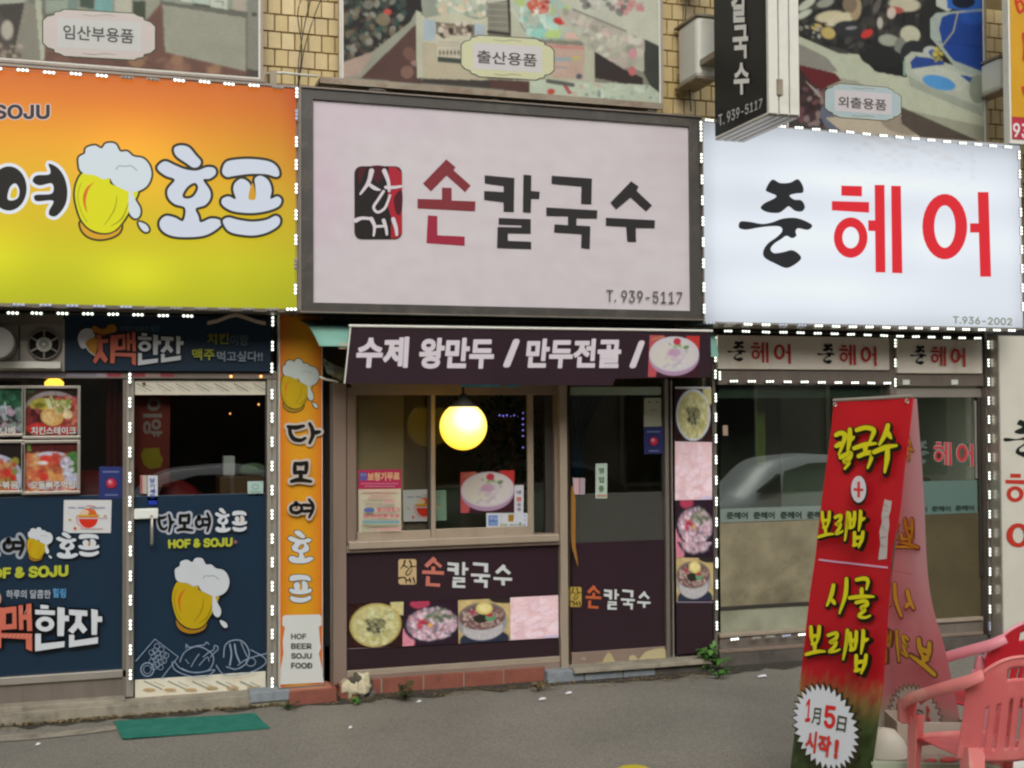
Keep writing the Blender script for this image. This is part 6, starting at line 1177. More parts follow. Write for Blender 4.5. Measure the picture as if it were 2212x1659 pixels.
q = P([ZT(1885, 1325)], .6)[0]; m = MB(); m.sphere(q, .012, 8, (1, 1, 1.4)); tag(m.build('red_cap', mat('bright_red', (.6, .02, .03), rough=.4), smooth=True), 'tiny red bottle top in the open window gap', 'bottle')  # small red cap on its own, no bottle below it
b = MB(); n = 30; pts = []; tp = P([ZU(375, 260), ZU(820, 260)], .62); bt = P([ZU(415, 1330), ZU(540, 1330)], .62)
for v in np.linspace(0, 1, 8):
    for i in range(n):
        u = i/(n-1); k = max(0, 1-v*1.9)**1.3; a_ = bt[0]*(1-k)+tp[0]*k; c_ = bt[1]*(1-k)+tp[1]*k; q = a_*(1-u)+c_*u; q[2] = tp[0][2]*(1-v)+bt[0][2]*v; q[1] = .64+.03*math.sin(u*22+v*2); pts.append(q)
b.grid(pts, n, 8); tag(b.build('door_curtain', mat('navy_cloth', alb('#1c3a52'), rough=.4, var=.4, vscale=9), smooth=True), 'dark blue gathered curtain inside the noodle door', 'curtain')
# salon interior
for k, (x, w_, z0_, h_, m__, lab) in enumerate(((wx(*ZJ(465, 800), .7), .075, 1.35, .62, 'sticker_yellow', 'yellow green poster strip inside the salon'),)):
    mat('sticker_yellow', alb('#7d8a3a', 1.6), rough=.6, var=.3, vscale=8); t = sbox('poster_strip', lab, 'poster', (x, .7, z0_), (w_, .01, h_), m__)
q = P([ZJ(200, 800), ZJ(600, 800)], 1.1); sbox('dark_locker', 'dark cupboard behind the poster strip inside the salon', 'cupboard', ((q[0][0]+q[1][0])/2, 1.25, .11), (q[1][0]-q[0][0], .3, 2.0), 'interior_wall')
q = P([ZJ(1590, 980)], .9)[0]
t = thing('salon_chair', 'brown salon chair inside the salon door', 'chair', (q[0], 1.0, .11)); m = MB(); m.box(q[0]-.22, q[0]+.22, .8, 1.2, .55, .66); m.build('seat', MATS['wood'], t, bevel=.03); m = MB(); m.box(q[0]-.2, q[0]+.2, 1.15, 1.25, .66, 1.2); m.build('backrest', MATS['wood'], t, bevel=.03); m = MB(); m.lathe((q[0], 1.0, .11), [(.2, 0), (.2, .02), (.03, .03), (.03, .44)], 18); m.build('pedestal', MATS['alu'], t, smooth=True)
notice('wall_tag', 'small pinkish card taped high on the salon window', 'tag', ZJ, [(215, 738), (248, 738), (250, 805), (218, 805)], F+.014, '#a08a78', lambda a: None)
notice('wall_tag', 'orange brown tape strip on the lower salon window film', 'tag', ZY, [(485, 595), (662, 590), (662, 628), (485, 635)], F+.028, '#a07a3c', lambda a: None)
# ---------------------------------------------------------------- steps, kerbs, bricks
def step(name, x0, x1, y0, y1, z0, z1, m, bev=.006):
    b = MB(); b.box(x0, x1, y0, y1, z0, z1); o = b.build(name, MATS[m], None, bevel=bev); o['kind'] = 'structure'; return o
xs1 = wx(625, 1500, .40)
step('doorstep', -2.6, xs1, .30, .60, -.02, .075, 'concrete'); step('doorstep', -2.6, wx(*ZE(780, 1230), .42), .36, .60, .07, .095, 'concrete')
step('doorstep', wx(*ZE(1555, 1240), .3), xs1-.004, .285, .42, .03, .09, 'stone_grey')
q = P([ZI(275, 1020), ZI(1245, 960)], .34)
sx0, sx1 = wx(*ZI(275, 1000), .34), wx(*ZI(1245, 960), .34)
step('doorstep', sx0, sx1, .30, .60, .055, .085, 'concrete'); step('doorstep', sx0+.03, sx1-.02, .34, .60, -.02, .056, 'concrete_dark')
step('foundation', XA, XB, .50, .62, -.02, .30, 'concrete_dark'); step('foundation', XB, 7.6, .475, .60, -.02, .22, 'concrete_dark'); step('foundation', -2.6, XA, .50, .62, -.02, .2, 'concrete_dark')
# brick kerb: each brick its own piece
kb = thing('brick_footing', 'row of red bricks under the brown noodle window frame', 'footing', (wx(750, 1500, .4), .4, 0))
edges = [ZG(690, 0), ZG(762, 0), ZG(1040, 0), ZG(1308, 0), ZG(1572, 0), ZG(1852, 0)]
for i in range(5):
    a_, c_ = wx(edges[i][0], 1490, .40), wx(edges[i+1][0], 1490, .40); m = MB(); m.box(a_+.004, c_-.004, .395+rr.uniform(-.004, .004), .5, -.01, .092+rr.uniform(-.002, .002)); m.build('brick', MATS['red_brick'], kb, bevel=.004)
m = MB(); m.box(wx(edges[0][0], 1490, .4), wx(edges[5][0], 1490, .4), .402, .5, -.01, .088); m.build('mortar', MATS['concrete'], kb)
kt = thing('terracotta_footing', 'terracotta blocks with paler tops below the orange vertical sign', 'footing', P([ZG(200, 1250)], .3)[0])
for (u0, u1, y_) in ((145, 470, .27), (478, 640, .33)):
    a_, c_ = wx(*ZG(u0, 1200), y_), wx(*ZG(u1, 1200), y_); m = MB(); m.box(a_+.004, c_-.003, y_, .47, -.01, .085); m.build('brick', MATS['red_brick'], kt, bevel=.005)
m = MB(); a_, c_ = wx(*ZG(150, 1160), .29), wx(*ZG(430, 1160), .29); m.box(a_+.01, c_, .285, .46, .085, .09); m.build('paler_top', MATS['brick_top'], kt)
kg = thing('grey_footing', 'blue grey stone blocks beneath the noodle door step', 'footing', P([ZI(300, 1080)], .36)[0])
ed = [ZI(98, 0)[0], ZI(365, 0)[0], ZI(640, 0)[0], ZI(870, 0)[0]]
for i in range(3):
    a_, c_ = wx(ed[i], 1490, .33), wx(ed[i+1], 1490, .33); m = MB(); m.box(a_+.004, c_-.004, .335, .5, -.02, .052 if i else .075); m.build('stone', MATS['stone_grey'], kg, bevel=.006)
# ---------------------------------------------------------------- mat
w = G(ZE([(712, 1373), (1590, 1318), (1685, 1408), (762, 1480)]), .006)
tm = thing('green_mat', 'teal green rubber doormat lying on asphalt before the pub', 'mat', w[3]); nu, nv = 40, 10; pts = []
for j in range(nv):
    for i in range(nu):
        u, v = i/(nu-1), j/(nv-1); q = (w[0]*(1-u)+w[1]*u)*(1-v)+(w[3]*(1-u)+w[2]*u)*v; q[2] += .004+.004*math.sin(u*17)*math.sin(v*3)+.003*math.sin(u*5+1); pts.append(q)
m = MB(); m.grid(pts, nu, nv, True); gmm = mat('mat_green', alb('#1c7a68', 1.15), rough=.8, var=.18, vscale=9, bump=.8, bscale=220, dirt=alb('#5f7f6c'), dirtamt=.25, dscale=9); o = m.build('rubber_sheet', gmm, tm); o.modifiers.new('s', 'SOLIDIFY').thickness = .006
# ---------------------------------------------------------------- weeds and debris
mat('leaf_green', alb('#4a7a30', 1.1), rough=.55, var=.35, vscale=25); mat('leaf_dark', alb('#3c4a26', 1.1), rough=.6, var=.4, vscale=25); mat('leaf_dry', alb('#7a6a44', 1.1), rough=.8, var=.35, vscale=25)
def leaf(m, base, d, L_, w_, droop, n=5):
    d = np.array(d, float); d /= np.linalg.norm(d); side = np.cross(d, [0, 0, 1.0]); side /= max(np.linalg.norm(side), 1e-6); c = []; e = []
    for k in range(n):
        t = k/(n-1); p_ = base+d*L_*t+np.array([0, 0, -droop*L_*t*t]); wd = w_*math.sin(math.pi*min(1, t*.85+.12)); c.append(p_+side*wd); e.append(p_-side*wd)
    m.add(c+e, [(k, k+1, n+k+1, n+k) for k in range(n-1)])
def weed(label, pos, mname, nst, h, spread, lw, seed, group=None, y=None):
    r_ = random.Random(seed); t = thing('weed', label, 'plant', pos, 'weeds along the shop fronts')
    for s_ in range(nst):
        th = r_.uniform(0, 2*math.pi); hh = h*r_.uniform(.5, 1); tip = pos+np.array([math.cos(th)*spread*r_.uniform(.3, 1), math.sin(th)*spread*.5-.03, hh]); m = MB(); path = [pos*(1-u)+tip*u+np.array([0, 0, .15*hh*math.sin(math.pi*u)]) for u in np.linspace(0, 1, 5)]
        m.tube(path, .0025, 5); st_ = m.build('stem', MATS['leaf_dark'], t)
        for k in range(7):
            u = r_.uniform(.2, 1); p_ = pos*(1-u)+tip*u+np.array([0, 0, .15*hh*math.sin(math.pi*u)]); a_ = r_.uniform(0, 6.28); lm = MB(); leaf(lm, p_, (math.cos(a_), math.sin(a_)*.6-.25, r_.uniform(.1, .9)), h*r_.uniform(.25, .5), lw*r_.uniform(.6, 1.2), r_.uniform(.2, .8)); lm.build('leaf', MATS[mname], st_)
weed('bright green leafy weed between food strip and salon sill', G([ZI(1265, 985)])[0]+np.array([0, .06, 0]), 'leaf_green', 9, .17, .13, .02, 1)
weed('green weed lower beside the salon base stone', G([ZI(1300, 1030)])[0], 'leaf_green', 4, .08, .07, .02, 12)
weed('dull spiky weed before the red bricks', G([ZG(920, 1215)])[0], 'leaf_dark', 9, .12, .09, .010, 2)
weed('low green weed below the broken plaster lump', G([ZG(610, 1240)])[0], 'leaf_green', 5, .06, .07, .012, 3)
weed('small green weed at the corner of the pub step', G([ZG(140, 1275)])[0], 'leaf_dark', 6, .05, .09, .010, 4)
weed('yellowish weed at the right end of the red bricks', G([ZG(1800, 1150)])[0], 'leaf_dry', 6, .07, .08, .012, 5)
b = MB(); r_ = random.Random(8)
for k in range(420):
    u = r_.random(); p_ = G([(700+u*830, 1508-u*54+r_.gauss(0, 4)+8)])[0]; p_[2] = r_.uniform(.004, .02); p_[1] = min(p_[1], .42); a_ = r_.uniform(0, 6.28); leaf(b, p_, (math.cos(a_), math.sin(a_), r_.uniform(0, .5)), r_.uniform(.012, .045), r_.uniform(.002, .008), .4, 3)
for k in range(500):
    u = r_.random(); p_ = G([(-20+u*640, 1572-u*62+r_.gauss(0, 5))])[0]; p_[2] = r_.uniform(.004, .02); p_[1] = min(p_[1], .29); a_ = r_.uniform(0, 6.28); leaf(b, p_, (math.cos(a_), math.sin(a_), r_.uniform(0, .6)), r_.uniform(.01, .035), r_.uniform(.003, .009), .4, 3)
o = b.build('dry_leaves', MATS['leaf_dry']); o['kind'] = 'stuff'
t = thing('plaster_lump', 'broken cream plaster lump at the foot of noodle window post', 'rubble', G([ZG(600, 1200)])[0])
for k, (px, py, s_, mn) in enumerate(((570, 1130, .05, 0), (620, 1140, .055, 0), (600, 1090, .04, 1), (560, 1165, .045, 0), (645, 1080, .035, 0), (665, 1130, .04, 1), (690, 1180, .035, 2), (610, 1185, .03, 0), (635, 1180, .04, 3), (700, 1215, .03, 2))):
    m = MB(); s_ *= 1.3; c = P([ZG(px*1.0-4, py-8)], .36)[0]; m.sphere((0, 0, 0), 1, 10); m.v = [tuple(c+np.array(v)*s_*np.array([1, .7, .8])*(1+.28*math.sin(v[0]*7+k)+.22*math.cos(v[2]*9+v[1]*5+k))) for v in m.v]
    m.build('chunk', (mat('plaster', alb('#b9b195'), rough=.9, var=.25, vscale=20, bump=.6, bscale=60), mat('plaster_dark', alb('#4f4c40'), rough=.9, var=.3, vscale=20), MATS['rubble_grey'] if 'rubble_grey' in MATS else mat('rubble_grey', alb('#6a6058'), rough=.9, var=.3, vscale=18), mat('dark_blue_scrap', alb('#20283a'), rough=.6))[mn], t)
for k, (zf, px, py, s_, lab) in enumerate(((ZG, 1825, 1205, .026, 'white paper scrap on asphalt near the noodle door'), (ZG, 2000, 1165, .024, 'white paper scrap right beside the grey stones'), (ZG, 1008, 1222, .016, 'tiny white scrap below the spiky weed'), (ZG, 552, 1395, .012, 'tiny white speck on open asphalt'), (ZK, 62, 1012, .035, 'white scrap below the salon sill beside red banner'), (ZE, 235, 1515, .014, 'tiny pale scrap on the asphalt left of green mat'))):
    c = G([zf(px, py)], .008)[0]; m = MB(); m.add([c+np.array([-s_, -s_*.4, 0]), c+np.array([s_*.8, -s_*.5, .004]), c+np.array([s_, s_*.4, .009]), c+np.array([-s_*.6, s_*.5, .003]), c+np.array([0, 0, .012])], [(0, 1, 4), (1, 2, 4), (2, 3, 4), (3, 0, 4)])
    tag(m.build('paper_scrap', mat('scrap_white', alb('#cfd0d8'), rough=.6)), lab, 'litter', 'scraps of litter on the asphalt')
c = PD(1370, 1658, 3.3); m = MB(); m.lathe((c[0], c[1], 0), [(.001, c[2]), (.04, c[2]-.003), (.09, c[2]-.03), (.125, c[2]-.09), (.13, .02), (.15, 0), (.001, 0)], 28)
t = thing('yellow_drum', 'yellow round top just showing at the bottom picture edge', 'container', (c[0], c[1], 0)); m.build('body', mat('yellow_plastic', alb('#c9b81c', 1.2), rough=.4), t, smooth=True)
m = MB(); m.tube([(c[0]+.128*math.cos(a_), c[1]+.128*math.sin(a_), c[2]-.09) for a_ in np.linspace(0, 6.29, 24)], .006, 5); m.build('rim', mat('orange_rim', alb('#c98a1c', 1.2), rough=.4), t, smooth=True)

# ---------------------------------------------------------------- red two-sided banner stand
TL, TR = PD(1801, 867, 5.62), PD(1972, 858, 5.28)
BL, BR = PD(1706, 1690, 5.40), PD(1876, 1690, 5.08)
nrm = np.cross(TR-TL, BL-TL); nrm /= np.linalg.norm(nrm)
if nrm @ (CAM-TL) < 0: nrm = -nrm
def onF(pts): return onplane(pts, TL, nrm)
bs_ = thing('banner_stand', 'red two sided banner stand with yellow lettering and white starburst', 'banner stand', (float((BL[0]+BR[0])/2), float((BL[1]+BR[1])/2), 0))
L_edge = [(1801, 867), (1795, 930), (1785, 1010), (1772, 1110), (1762, 1200), (1748, 1300), (1737, 1400), (1724, 1520), (1710, 1640), (1702, 1705)]
R_edge = [(1974, 858), (1966, 930), (1955, 1010), (1944, 1110), (1928, 1190), (1921, 1290), (1911, 1440), (1903, 1520), (1889, 1620), (1878, 1705)]
def cloth(name, Le, Re, plane, colf, back=None, nu=36, nv=110):
    Le = np.array(smooth(Le, 12, False)); Re = np.array(smooth(Re, 12, False)); m = MB(); pts = []; cols = []
    for j in range(nv):
        v = j/(nv-1); l = np.array([np.interp(v, np.linspace(0, 1, len(Le)), Le[:, k]) for k in (0, 1)]); r = np.array([np.interp(v, np.linspace(0, 1, len(Re)), Re[:, k]) for k in (0, 1)])
        for i in range(nu):
            u = i/(nu-1); pts.append(l*(1-u)+r*u); cols.append(colf(u, v, *(l*(1-u)+r*u)))
    w = onplane(pts, *plane); n_ = plane[1]; w = w+np.array(n_)[None]*(np.array([.0025*math.sin(9*(k % nu)/nu+3*(k//nu)/nv) for k in range(len(w))])[:, None])
    m.grid(list(w), nu, nv, True); m.c = [tuple(np.clip(c, 0, .88)) for c in cols]
    o = m.build(name, MATS['print_cloth'], bs_, attr=True, smooth=True); return o
rb = np.random.default_rng(3); fol = vnoise(60, 130, 3, 4)*.6+vnoise(60, 130, 1.5, 8)*.4
def colF(u, v, x, y):
    red = alb('#cc1f2a', 1.25)*(1+.10*math.sin(v*5+u*2)); yy = y-(x-1800)*.11
    g = np.clip((yy-1455)/60+.25*(fol[min(int(v*129), 129), min(int(u*59), 59)]-.5)*3, 0, 1); k = fol[min(int(v*129), 129), min(int(u*59), 59)]
    gr = alb('#8a7040')*(1-np.clip((yy-1510)/50, 0, 1))+alb('#4a5a35')*np.clip((yy-1510)/50, 0, 1); gr = gr*(.45+1.1*k)
    return red*(1-g)+gr*g
front = cloth('front_banner', L_edge, R_edge, (TL, nrm), colF)
front_o = front
a = Art(plane=(TL, nrm), zf=ZJ, gain=1.15, base=.005, eps=.0004); a.base = .006
YL, DK = '#cbc41c', '#2b1c10'
# brush calligraphy: tapered strokes in a unit square, one glyph each
BR_ = {'칼': [[(8, 12), (28, 8), (46, 14), (40, 34), (20, 62)], [(10, 40), (26, 36), (42, 32)], [(70, 2), (68, 28), (60, 56)], [(68, 28), (88, 22)], [(30, 70), (56, 64), (74, 62), (66, 76), (46, 82), (62, 84), (66, 88), (48, 100)]],
       '국': [[(12, 10), (50, 4), (86, 10), (80, 26), (66, 42)], [(2, 54), (50, 46), (98, 44)], [(52, 48), (50, 66)], [(22, 74), (52, 68), (82, 68), (76, 84), (62, 104)]],
       '수': [[(60, 0), (50, 18), (24, 42)], [(56, 14), (74, 30)], [(2, 58), (50, 50), (98, 48)], [(60, 52), (58, 76), (48, 106)]],
       '보': [[(22, 4), (24, 34), (30, 58)], [(62, 2), (58, 32), (48, 58)], [(26, 36), (56, 30)], [(30, 60), (50, 56)], [(42, 60), (42, 82)], [(2, 94), (50, 84), (92, 82)]],
       '리': [[(6, 18), (40, 10), (38, 28), (14, 44), (36, 42), (32, 58), (10, 78), (38, 74), (54, 68)], [(86, 0), (82, 44), (68, 104)]],
       '밥': [[(8, 8), (10, 28), (14, 50)], [(36, 4), (34, 26), (30, 48)], [(10, 28), (34, 24)], [(12, 50), (32, 46)], [(68, 0), (66, 28), (58, 58)], [(68, 26), (90, 20)], [(38, 64), (38, 84), (36, 104)], [(82, 62), (76, 84), (60, 108)], [(40, 82), (76, 76)], [(36, 102), (58, 98)]],
       '시': [[(34, 14), (26, 44), (8, 78)], [(30, 62), (40, 74)], [(86, 0), (82, 48), (58, 104)]],
       '골': [[(30, 4), (60, 0), (74, 6), (68, 26)], [(50, 26), (50, 42)], [(4, 50), (50, 44), (98, 42)], [(30, 60), (64, 54), (72, 62), (50, 72), (62, 76), (40, 92), (64, 94), (84, 88)]]}
def brush(a, ch, q, w=13, flip=False, fill=YL, dark=DK, ow=9):
    (x0, y0), (x1, y1), (x2, y2), (x3, y3) = q
    def mp(p): 
        o = []
        for u, v in p: u /= 100; v /= 100; o.append(((x0*(1-u)+x1*u)*(1-v)+(x3*(1-u)+x2*u)*v, (y0*(1-u)+y1*u)*(1-v)+(y3*(1-u)+y2*u)*v))
        return o
    s_ = (abs(x1-x0)+abs(y3-y0))/200
    for st in BR_[ch]: a.stroke(mp([(x+3, y+4) for x, y in st]) if True else None, [(w+ow)*s_, (w+ow)*s_, (w+ow*.8)*s_], dark)
    for st in BR_[ch]: a.stroke(mp(st), [(w+ow*.7)*s_, (w+ow*.7)*s_, (w+ow*.4)*s_], dark)
    for st in BR_[ch]: a.stroke(mp(st), [w*s_*.9, w*s_*1.05, w*s_*.5], fill)
brush(a, '칼', [(965, 775), (1115, 760), (1115, 1020), (965, 1035)], 16); brush(a, '국', [(1105, 748), (1255, 748), (1255, 1010), (1105, 1020)], 15); brush(a, '수', [(1245, 755), (1400, 740), (1400, 1030), (1245, 1045)], 15)
a.poly(ell(1150, 1178, 58, 98, 30), DK); a.poly(ell(1148, 1168, 50, 88, 30), '#c9c4c8'); a.rect(1140, 1118, 1158, 1222, '#c43a38'); a.poly([(1115, 1160), (1180, 1164), (1180, 1182), (1115, 1178)], '#c43a38')
brush(a, '보', [(893, 1312), (1012, 1318), (1012, 1498), (893, 1496)], 14); brush(a, '리', [(1005, 1325), (1110, 1325), (1110, 1500), (1005, 1505)], 17); brush(a, '밥', [(1112, 1315), (1240, 1325), (1240, 1540), (1112, 1540)], 14)
a.k = 0
t_ = [(1290, 1228), (1338, 1240), (1330, 1300), (1318, 1340), (1322, 1400), (1312, 1460), (1305, 1620), (1248, 1628), (1262, 1520), (1256, 1440), (1272, 1380), (1270, 1330)]
a.poly(t_, '#b3a8a4')
for q_ in ([(1285, 1300), (1310, 1305)], [(1280, 1350), (1315, 1345)], [(1276, 1400), (1300, 1440)], [(1272, 1480), (1300, 1475)], [(1268, 1530), (1295, 1540)], [(1290, 1260), (1315, 1280)]): a.stroke(q_, 5, '#958a88', sm=False)
a.build('lettering', bs_)
a = Art(plane=(TL, nrm), zf=ZK, gain=1.15, base=.006, eps=.0004)
a.stroke([(475, 188), (715, 216), (955, 243)], 13, '#c99ab4')
brush(a, '시', [(520, 345), (700, 320), (700, 555), (520, 560)], 15); brush(a, '골', [(700, 318), (880, 325), (880, 625), (700, 600)], 13)
brush(a, '보', [(412, 655), (560, 662), (560, 878), (412, 872)], 15); brush(a, '리', [(565, 690), (735, 690), (735, 890), (565, 885)], 15); brush(a, '밥', [(735, 690), (895, 700), (895, 975), (735, 970)], 13)
cx0, cy0, rx0, ry0 = 585, 1375, 238, 302
def burst(r1, r2, n=34, dx=0, dy=0):
    o = []
    for k in range(2*n):
        th = math.pi*k/n; rr1 = r1 if k % 2 == 0 else r2; X_, Y_ = math.cos(th)*rx0*rr1, math.sin(th)*ry0*rr1; o.append((cx0+dx+X_, cy0+dy+Y_+X_*.30))
    return o
a.poly(burst(1.07, .93, dx=10, dy=4), '#35301c'); a.poly(burst(.99, .83), '#ccd0d6')
a.text('1', [(448, 1180), (490, 1170), (475, 1335), (438, 1340)], '#c92f28', .02); a.text('月', [(492, 1235), (556, 1240), (545, 1362), (482, 1350)], '#4a4c34', .02); a.text('5', [(578, 1215), (665, 1228), (650, 1390), (572, 1378)], '#c92f28', .025); a.text('日', [(675, 1290), (740, 1305), (725, 1410), (660, 1398)], '#4a4c34', .02)
a.text('시', [(452, 1400), (530, 1405), (515, 1560), (440, 1530)], '#c0382e', .045); a.text('작', [(540, 1420), (635, 1440), (620, 1590), (528, 1560)], '#c0382e', .045); a.text('!', [(655, 1455), (690, 1465), (672, 1605), (648, 1590)], '#c0382e', .05)
a.build('starburst', bs_)
# rear banner: we see the inside of its cloth
BL2, BR2 = PD(1905, 1690, 5.80), PD(2095, 1690, 5.42)
TL2, TR2 = TL+np.array([.004, .006, 0]), TR+np.array([.004, .006, 0])
n2 = np.cross(TR2-TL2, BR2-TL2); n2 /= np.linalg.norm(n2)
if n2 @ (CAM-TL2) < 0: n2 = -n2
L2 = [(1806, 868), (1822, 930), (1845, 1040), (1862, 1140), (1878, 1240), (1889, 1340), (1895, 1460), (1902, 1560), (1910, 1640), (1916, 1705)]
R2 = [(1981, 861), (1986, 930), (1992, 1010), (1997, 1100), (2001, 1200), (2008, 1275), (2022, 1340), (2040, 1400), (2068, 1530), (2100, 1705)]
def colB(u, v, x, y):
    pk = alb('#f09aa0', 1.3); deep = alb('#ee7478', 1.4); k = np.clip((u-.35)*1.6, 0, 1)*(1-np.clip((v-.45)*3, 0, 1)); red = deep*(1-k)+alb('#f2b0b4', 1.3)*k; red = red*(1-.0)+(pk-red)*.3
    yy = y-(x-1950)*.2; g = np.clip((yy-1500)/60, 0, 1); f_2 = fol[min(int(v*129), 129), min(int(u*59), 59)]; gr = alb('#b9bba6', 1.2)*(.85+.3*f_2); return red*(1-g)+gr*g
cloth('rear_banner', L2, R2, (TL2, n2), colB)
a = Art(plane=(TL2, n2), zf=ZK, gain=1.1, base=.004, eps=.0004); YM, DM = '#e4c048', '#b06a5c'
def fl(q): return [q[1], q[0], q[3], q[2]]
brush(a, '보', fl([(985, 0), (1185, 0), (1185, 100), (985, 110)]), 12, fill=YM, dark=DM); brush(a, '시', fl([(1000, 340), (1170, 380), (1170, 560), (1000, 570)]), 15, fill=YM, dark=DM)
brush(a, '골', fl([(930, 400), (1000, 400), (1000, 580), (930, 580)]), 12, fill=YM, dark=DM)
brush(a, '보', fl([(1140, 700), (1330, 760), (1330, 990), (1140, 860)]), 15, fill='#d8b83c', dark='#8a5c50'); brush(a, '리', fl([(1050, 660), (1150, 690), (1150, 890), (1050, 860)]), 14, fill='#d8b83c', dark='#96604f'); brush(a, '밥', fl([(945, 620), (1045, 650), (1045, 870), (945, 860)]), 12, fill='#c0982c', dark='#8a5248')
a.stroke([(980, 213), (1200, 256)], 8, '#d08a8c', sm=False)
cx0, cy0, rx0, ry0 = 1225, 1290, 195, 260
a.poly(burst(1.05, .93), '#7a7460'); a.poly(burst(.98, .84), '#c2b6b0'); a.text('月', fl([(1085, 1160), (1135, 1180), (1140, 1260), (1085, 1240)]), '#5c5a50', .02, flip=False); a.text('5', fl([(1120, 1120), (1180, 1130), (1215, 1270), (1150, 1260)]), '#c4503f', .05); a.text('日', fl([(1228, 1195), (1275, 1210), (1275, 1290), (1228, 1275)]), '#5c5a50', .02)
a.text('1', fl([(1285, 1170), (1325, 1180), (1330, 1290), (1300, 1280)]), '#c45a4a', .05); a.build('rear_lettering', bs_)
a = Art(plane=(TL2, n2), zf=ZJ, gain=1.1, base=.004); brush(a, '수', fl([(1425, 800), (1480, 820), (1480, 960), (1425, 950)]), 14, fill=YM, dark=DM); brush(a, '보', fl([(1395, 1350), (1500, 1340), (1525, 1550), (1395, 1540)]), 13, fill='#c4982c', dark='#a85248'); brush(a, '리', fl([(1350, 1360), (1400, 1360), (1400, 1510), (1350, 1510)]), 14, fill='#c4982c', dark='#a85248'); a.build('rear_lettering', bs_)
m = MB(); legc = .0055
for top, bot in ((TL, BL), (TR, BR), (TL2, BL2), (TR2, BR2)):
    d = bot-top; e = top+d*((.01-top[2])/d[2]); q0 = np.array(e); in_ = .5
    m = MB(); off_ = ((TR-TL) if top is TL or top is TL2 else (TL-TR))*(.05 if top is TL or top is TR else .30)-(nrm if top is TL or top is TR else n2)*.02; m.tube([top+off_+np.array([0, 0, -.01]), q0+off_], legc*.7, 8); m.build('pole', MATS['dark_metal'], bs_, smooth=True)
m = MB(); m.tube([TL+np.array([0, 0, .004]), TR+np.array([0, 0, .004])], .008, 8); m.build('top_bar', MATS['alu'], bs_)
for q_ in (TL, TR, TR2):
    m = MB(); c = q_+nrm*.012+(TR-TL)*(.04 if q_ is TL else -.05)+np.array([0, 0, -.018]); m.lathe(c, [(.004, 0), (.009, -.002), (.011, 0), (.009, .003), (.004, 0)], 12, 'y'); m.build('eyelet', MATS['alu'], bs_)
# ---------------------------------------------------------------- things between and behind the banner legs
def boxat(name, label, cat, px0, px1, pyt, dep, w, zb_, m, rot=0.0, mats=None):
    a_, c_ = PD(px0, pyt, dep), PD(px1, pyt, dep); return a_, c_
# pale green foam box with brown filling
a_, c_ = PD(1868, 1590, 5.25), PD(2085, 1590, 5.45)
def obox(name, label, cat, c, hx, hy, z0_, z1_, yaw, m, wall=.03, fillm=None, fillz=None):
    t = thing(name, label, cat, (c[0], c[1], z0_)); co, si = math.cos(yaw), math.sin(yaw)
    rot = lambda v: (c[0]+v[0]*co-v[1]*si, c[1]+v[0]*si+v[1]*co, v[2])
    b = MB()
    for q in ((-hx, hx, -hy, -hy+wall), (-hx, hx, hy-wall, hy), (-hx, -hx+wall, -hy+wall, hy-wall), (hx-wall, hx, -hy+wall, hy-wall)): b.box(q[0], q[1], q[2], q[3], z0_, z1_)
    b.box(-hx+wall, hx-wall, -hy+wall, hy-wall, z0_, z0_+.03); b.v = [rot(v) for v in b.v]; b.build('side', MATS[m], t, bevel=.005)
    if fillm: b = MB(); b.box(-hx+wall, hx-wall, -hy+wall, hy-wall, z0_+.03, fillz); b.v = [rot(v) for v in b.v]; b.build('filling', MATS[fillm], t)
    return t
mat('foam_green', alb('#a9b59c', 1.15), rough=.6, var=.06, dirt=alb('#8d8a74'), dirtamt=.3, dscale=8); mat('brown_fill', alb('#8a7a70', 1.1), rough=.85, var=.3, vscale=12); mat('carton', alb('#a69a8c', 1.1), rough=.8, var=.08, vscale=5); mat('sack_white', alb('#c9c7b8', 1.1), rough=.6, var=.08)
cc = PD(2004, 1610, 5.22); zt_ = PD(2004, 1628, 5.2)[2]
t = obox('foam_box', 'pale green foam box with brown filling between banner legs', 'box', cc, .26, .17, 0, zt_, -.45, 'foam_green', .025, 'brown_fill', zt_-.04)
for k, (px, py) in enumerate(((1858, 1612), (1870, 1613), (2030, 1615), (2055, 1612))):
    pass
m = MB(); cp = PD(2000, 1572, 5.22); 
for dx, s_ in ((-.11, .05), (.02, .03), (.10, .045)): m.sphere((cp[0]+dx, cp[1]-abs(dx)*.2, zt_-.035), s_, 10, (1, .6, .25))
tag(m.build('red_peppers', mat('red_bits', alb('#a8403a'), rough=.6), smooth=True), 'red bits lying on the brown filling of foam box', 'food')
cc2 = PD(1995, 1450, 5.45); t = obox('cardboard_box', 'grey brown cardboard box behind the foam box', 'box', cc2, .15, .11, 0, PD(1995, 1550, 5.42)[2], -.35, 'carton', .006)
c = PD(1832, 1560, 5.62); m = MB(); c = PD(1917, 1571, 5.35); zt2 = c[2]+.09; m.v = []; m.lathe((PD(1912, 1560, 5.35)[0], PD(1912, 1560, 5.35)[1], 0), [(.001, zt2-.09), (.05, zt2-.10), (.09, zt2-.14), (.105, zt2-.22), (.11, .05), (.09, 0), (.001, 0)], 22)
m.v = [tuple(np.array(v)+np.array([.01*math.sin(v[2]*30+v[0]*20), .01*math.cos(v[2]*25), 0])) for v in m.v]; tag(m.build('white_sack', MATS['sack_white'], smooth=True), 'rounded white sack behind the red banner right edge', 'sack')
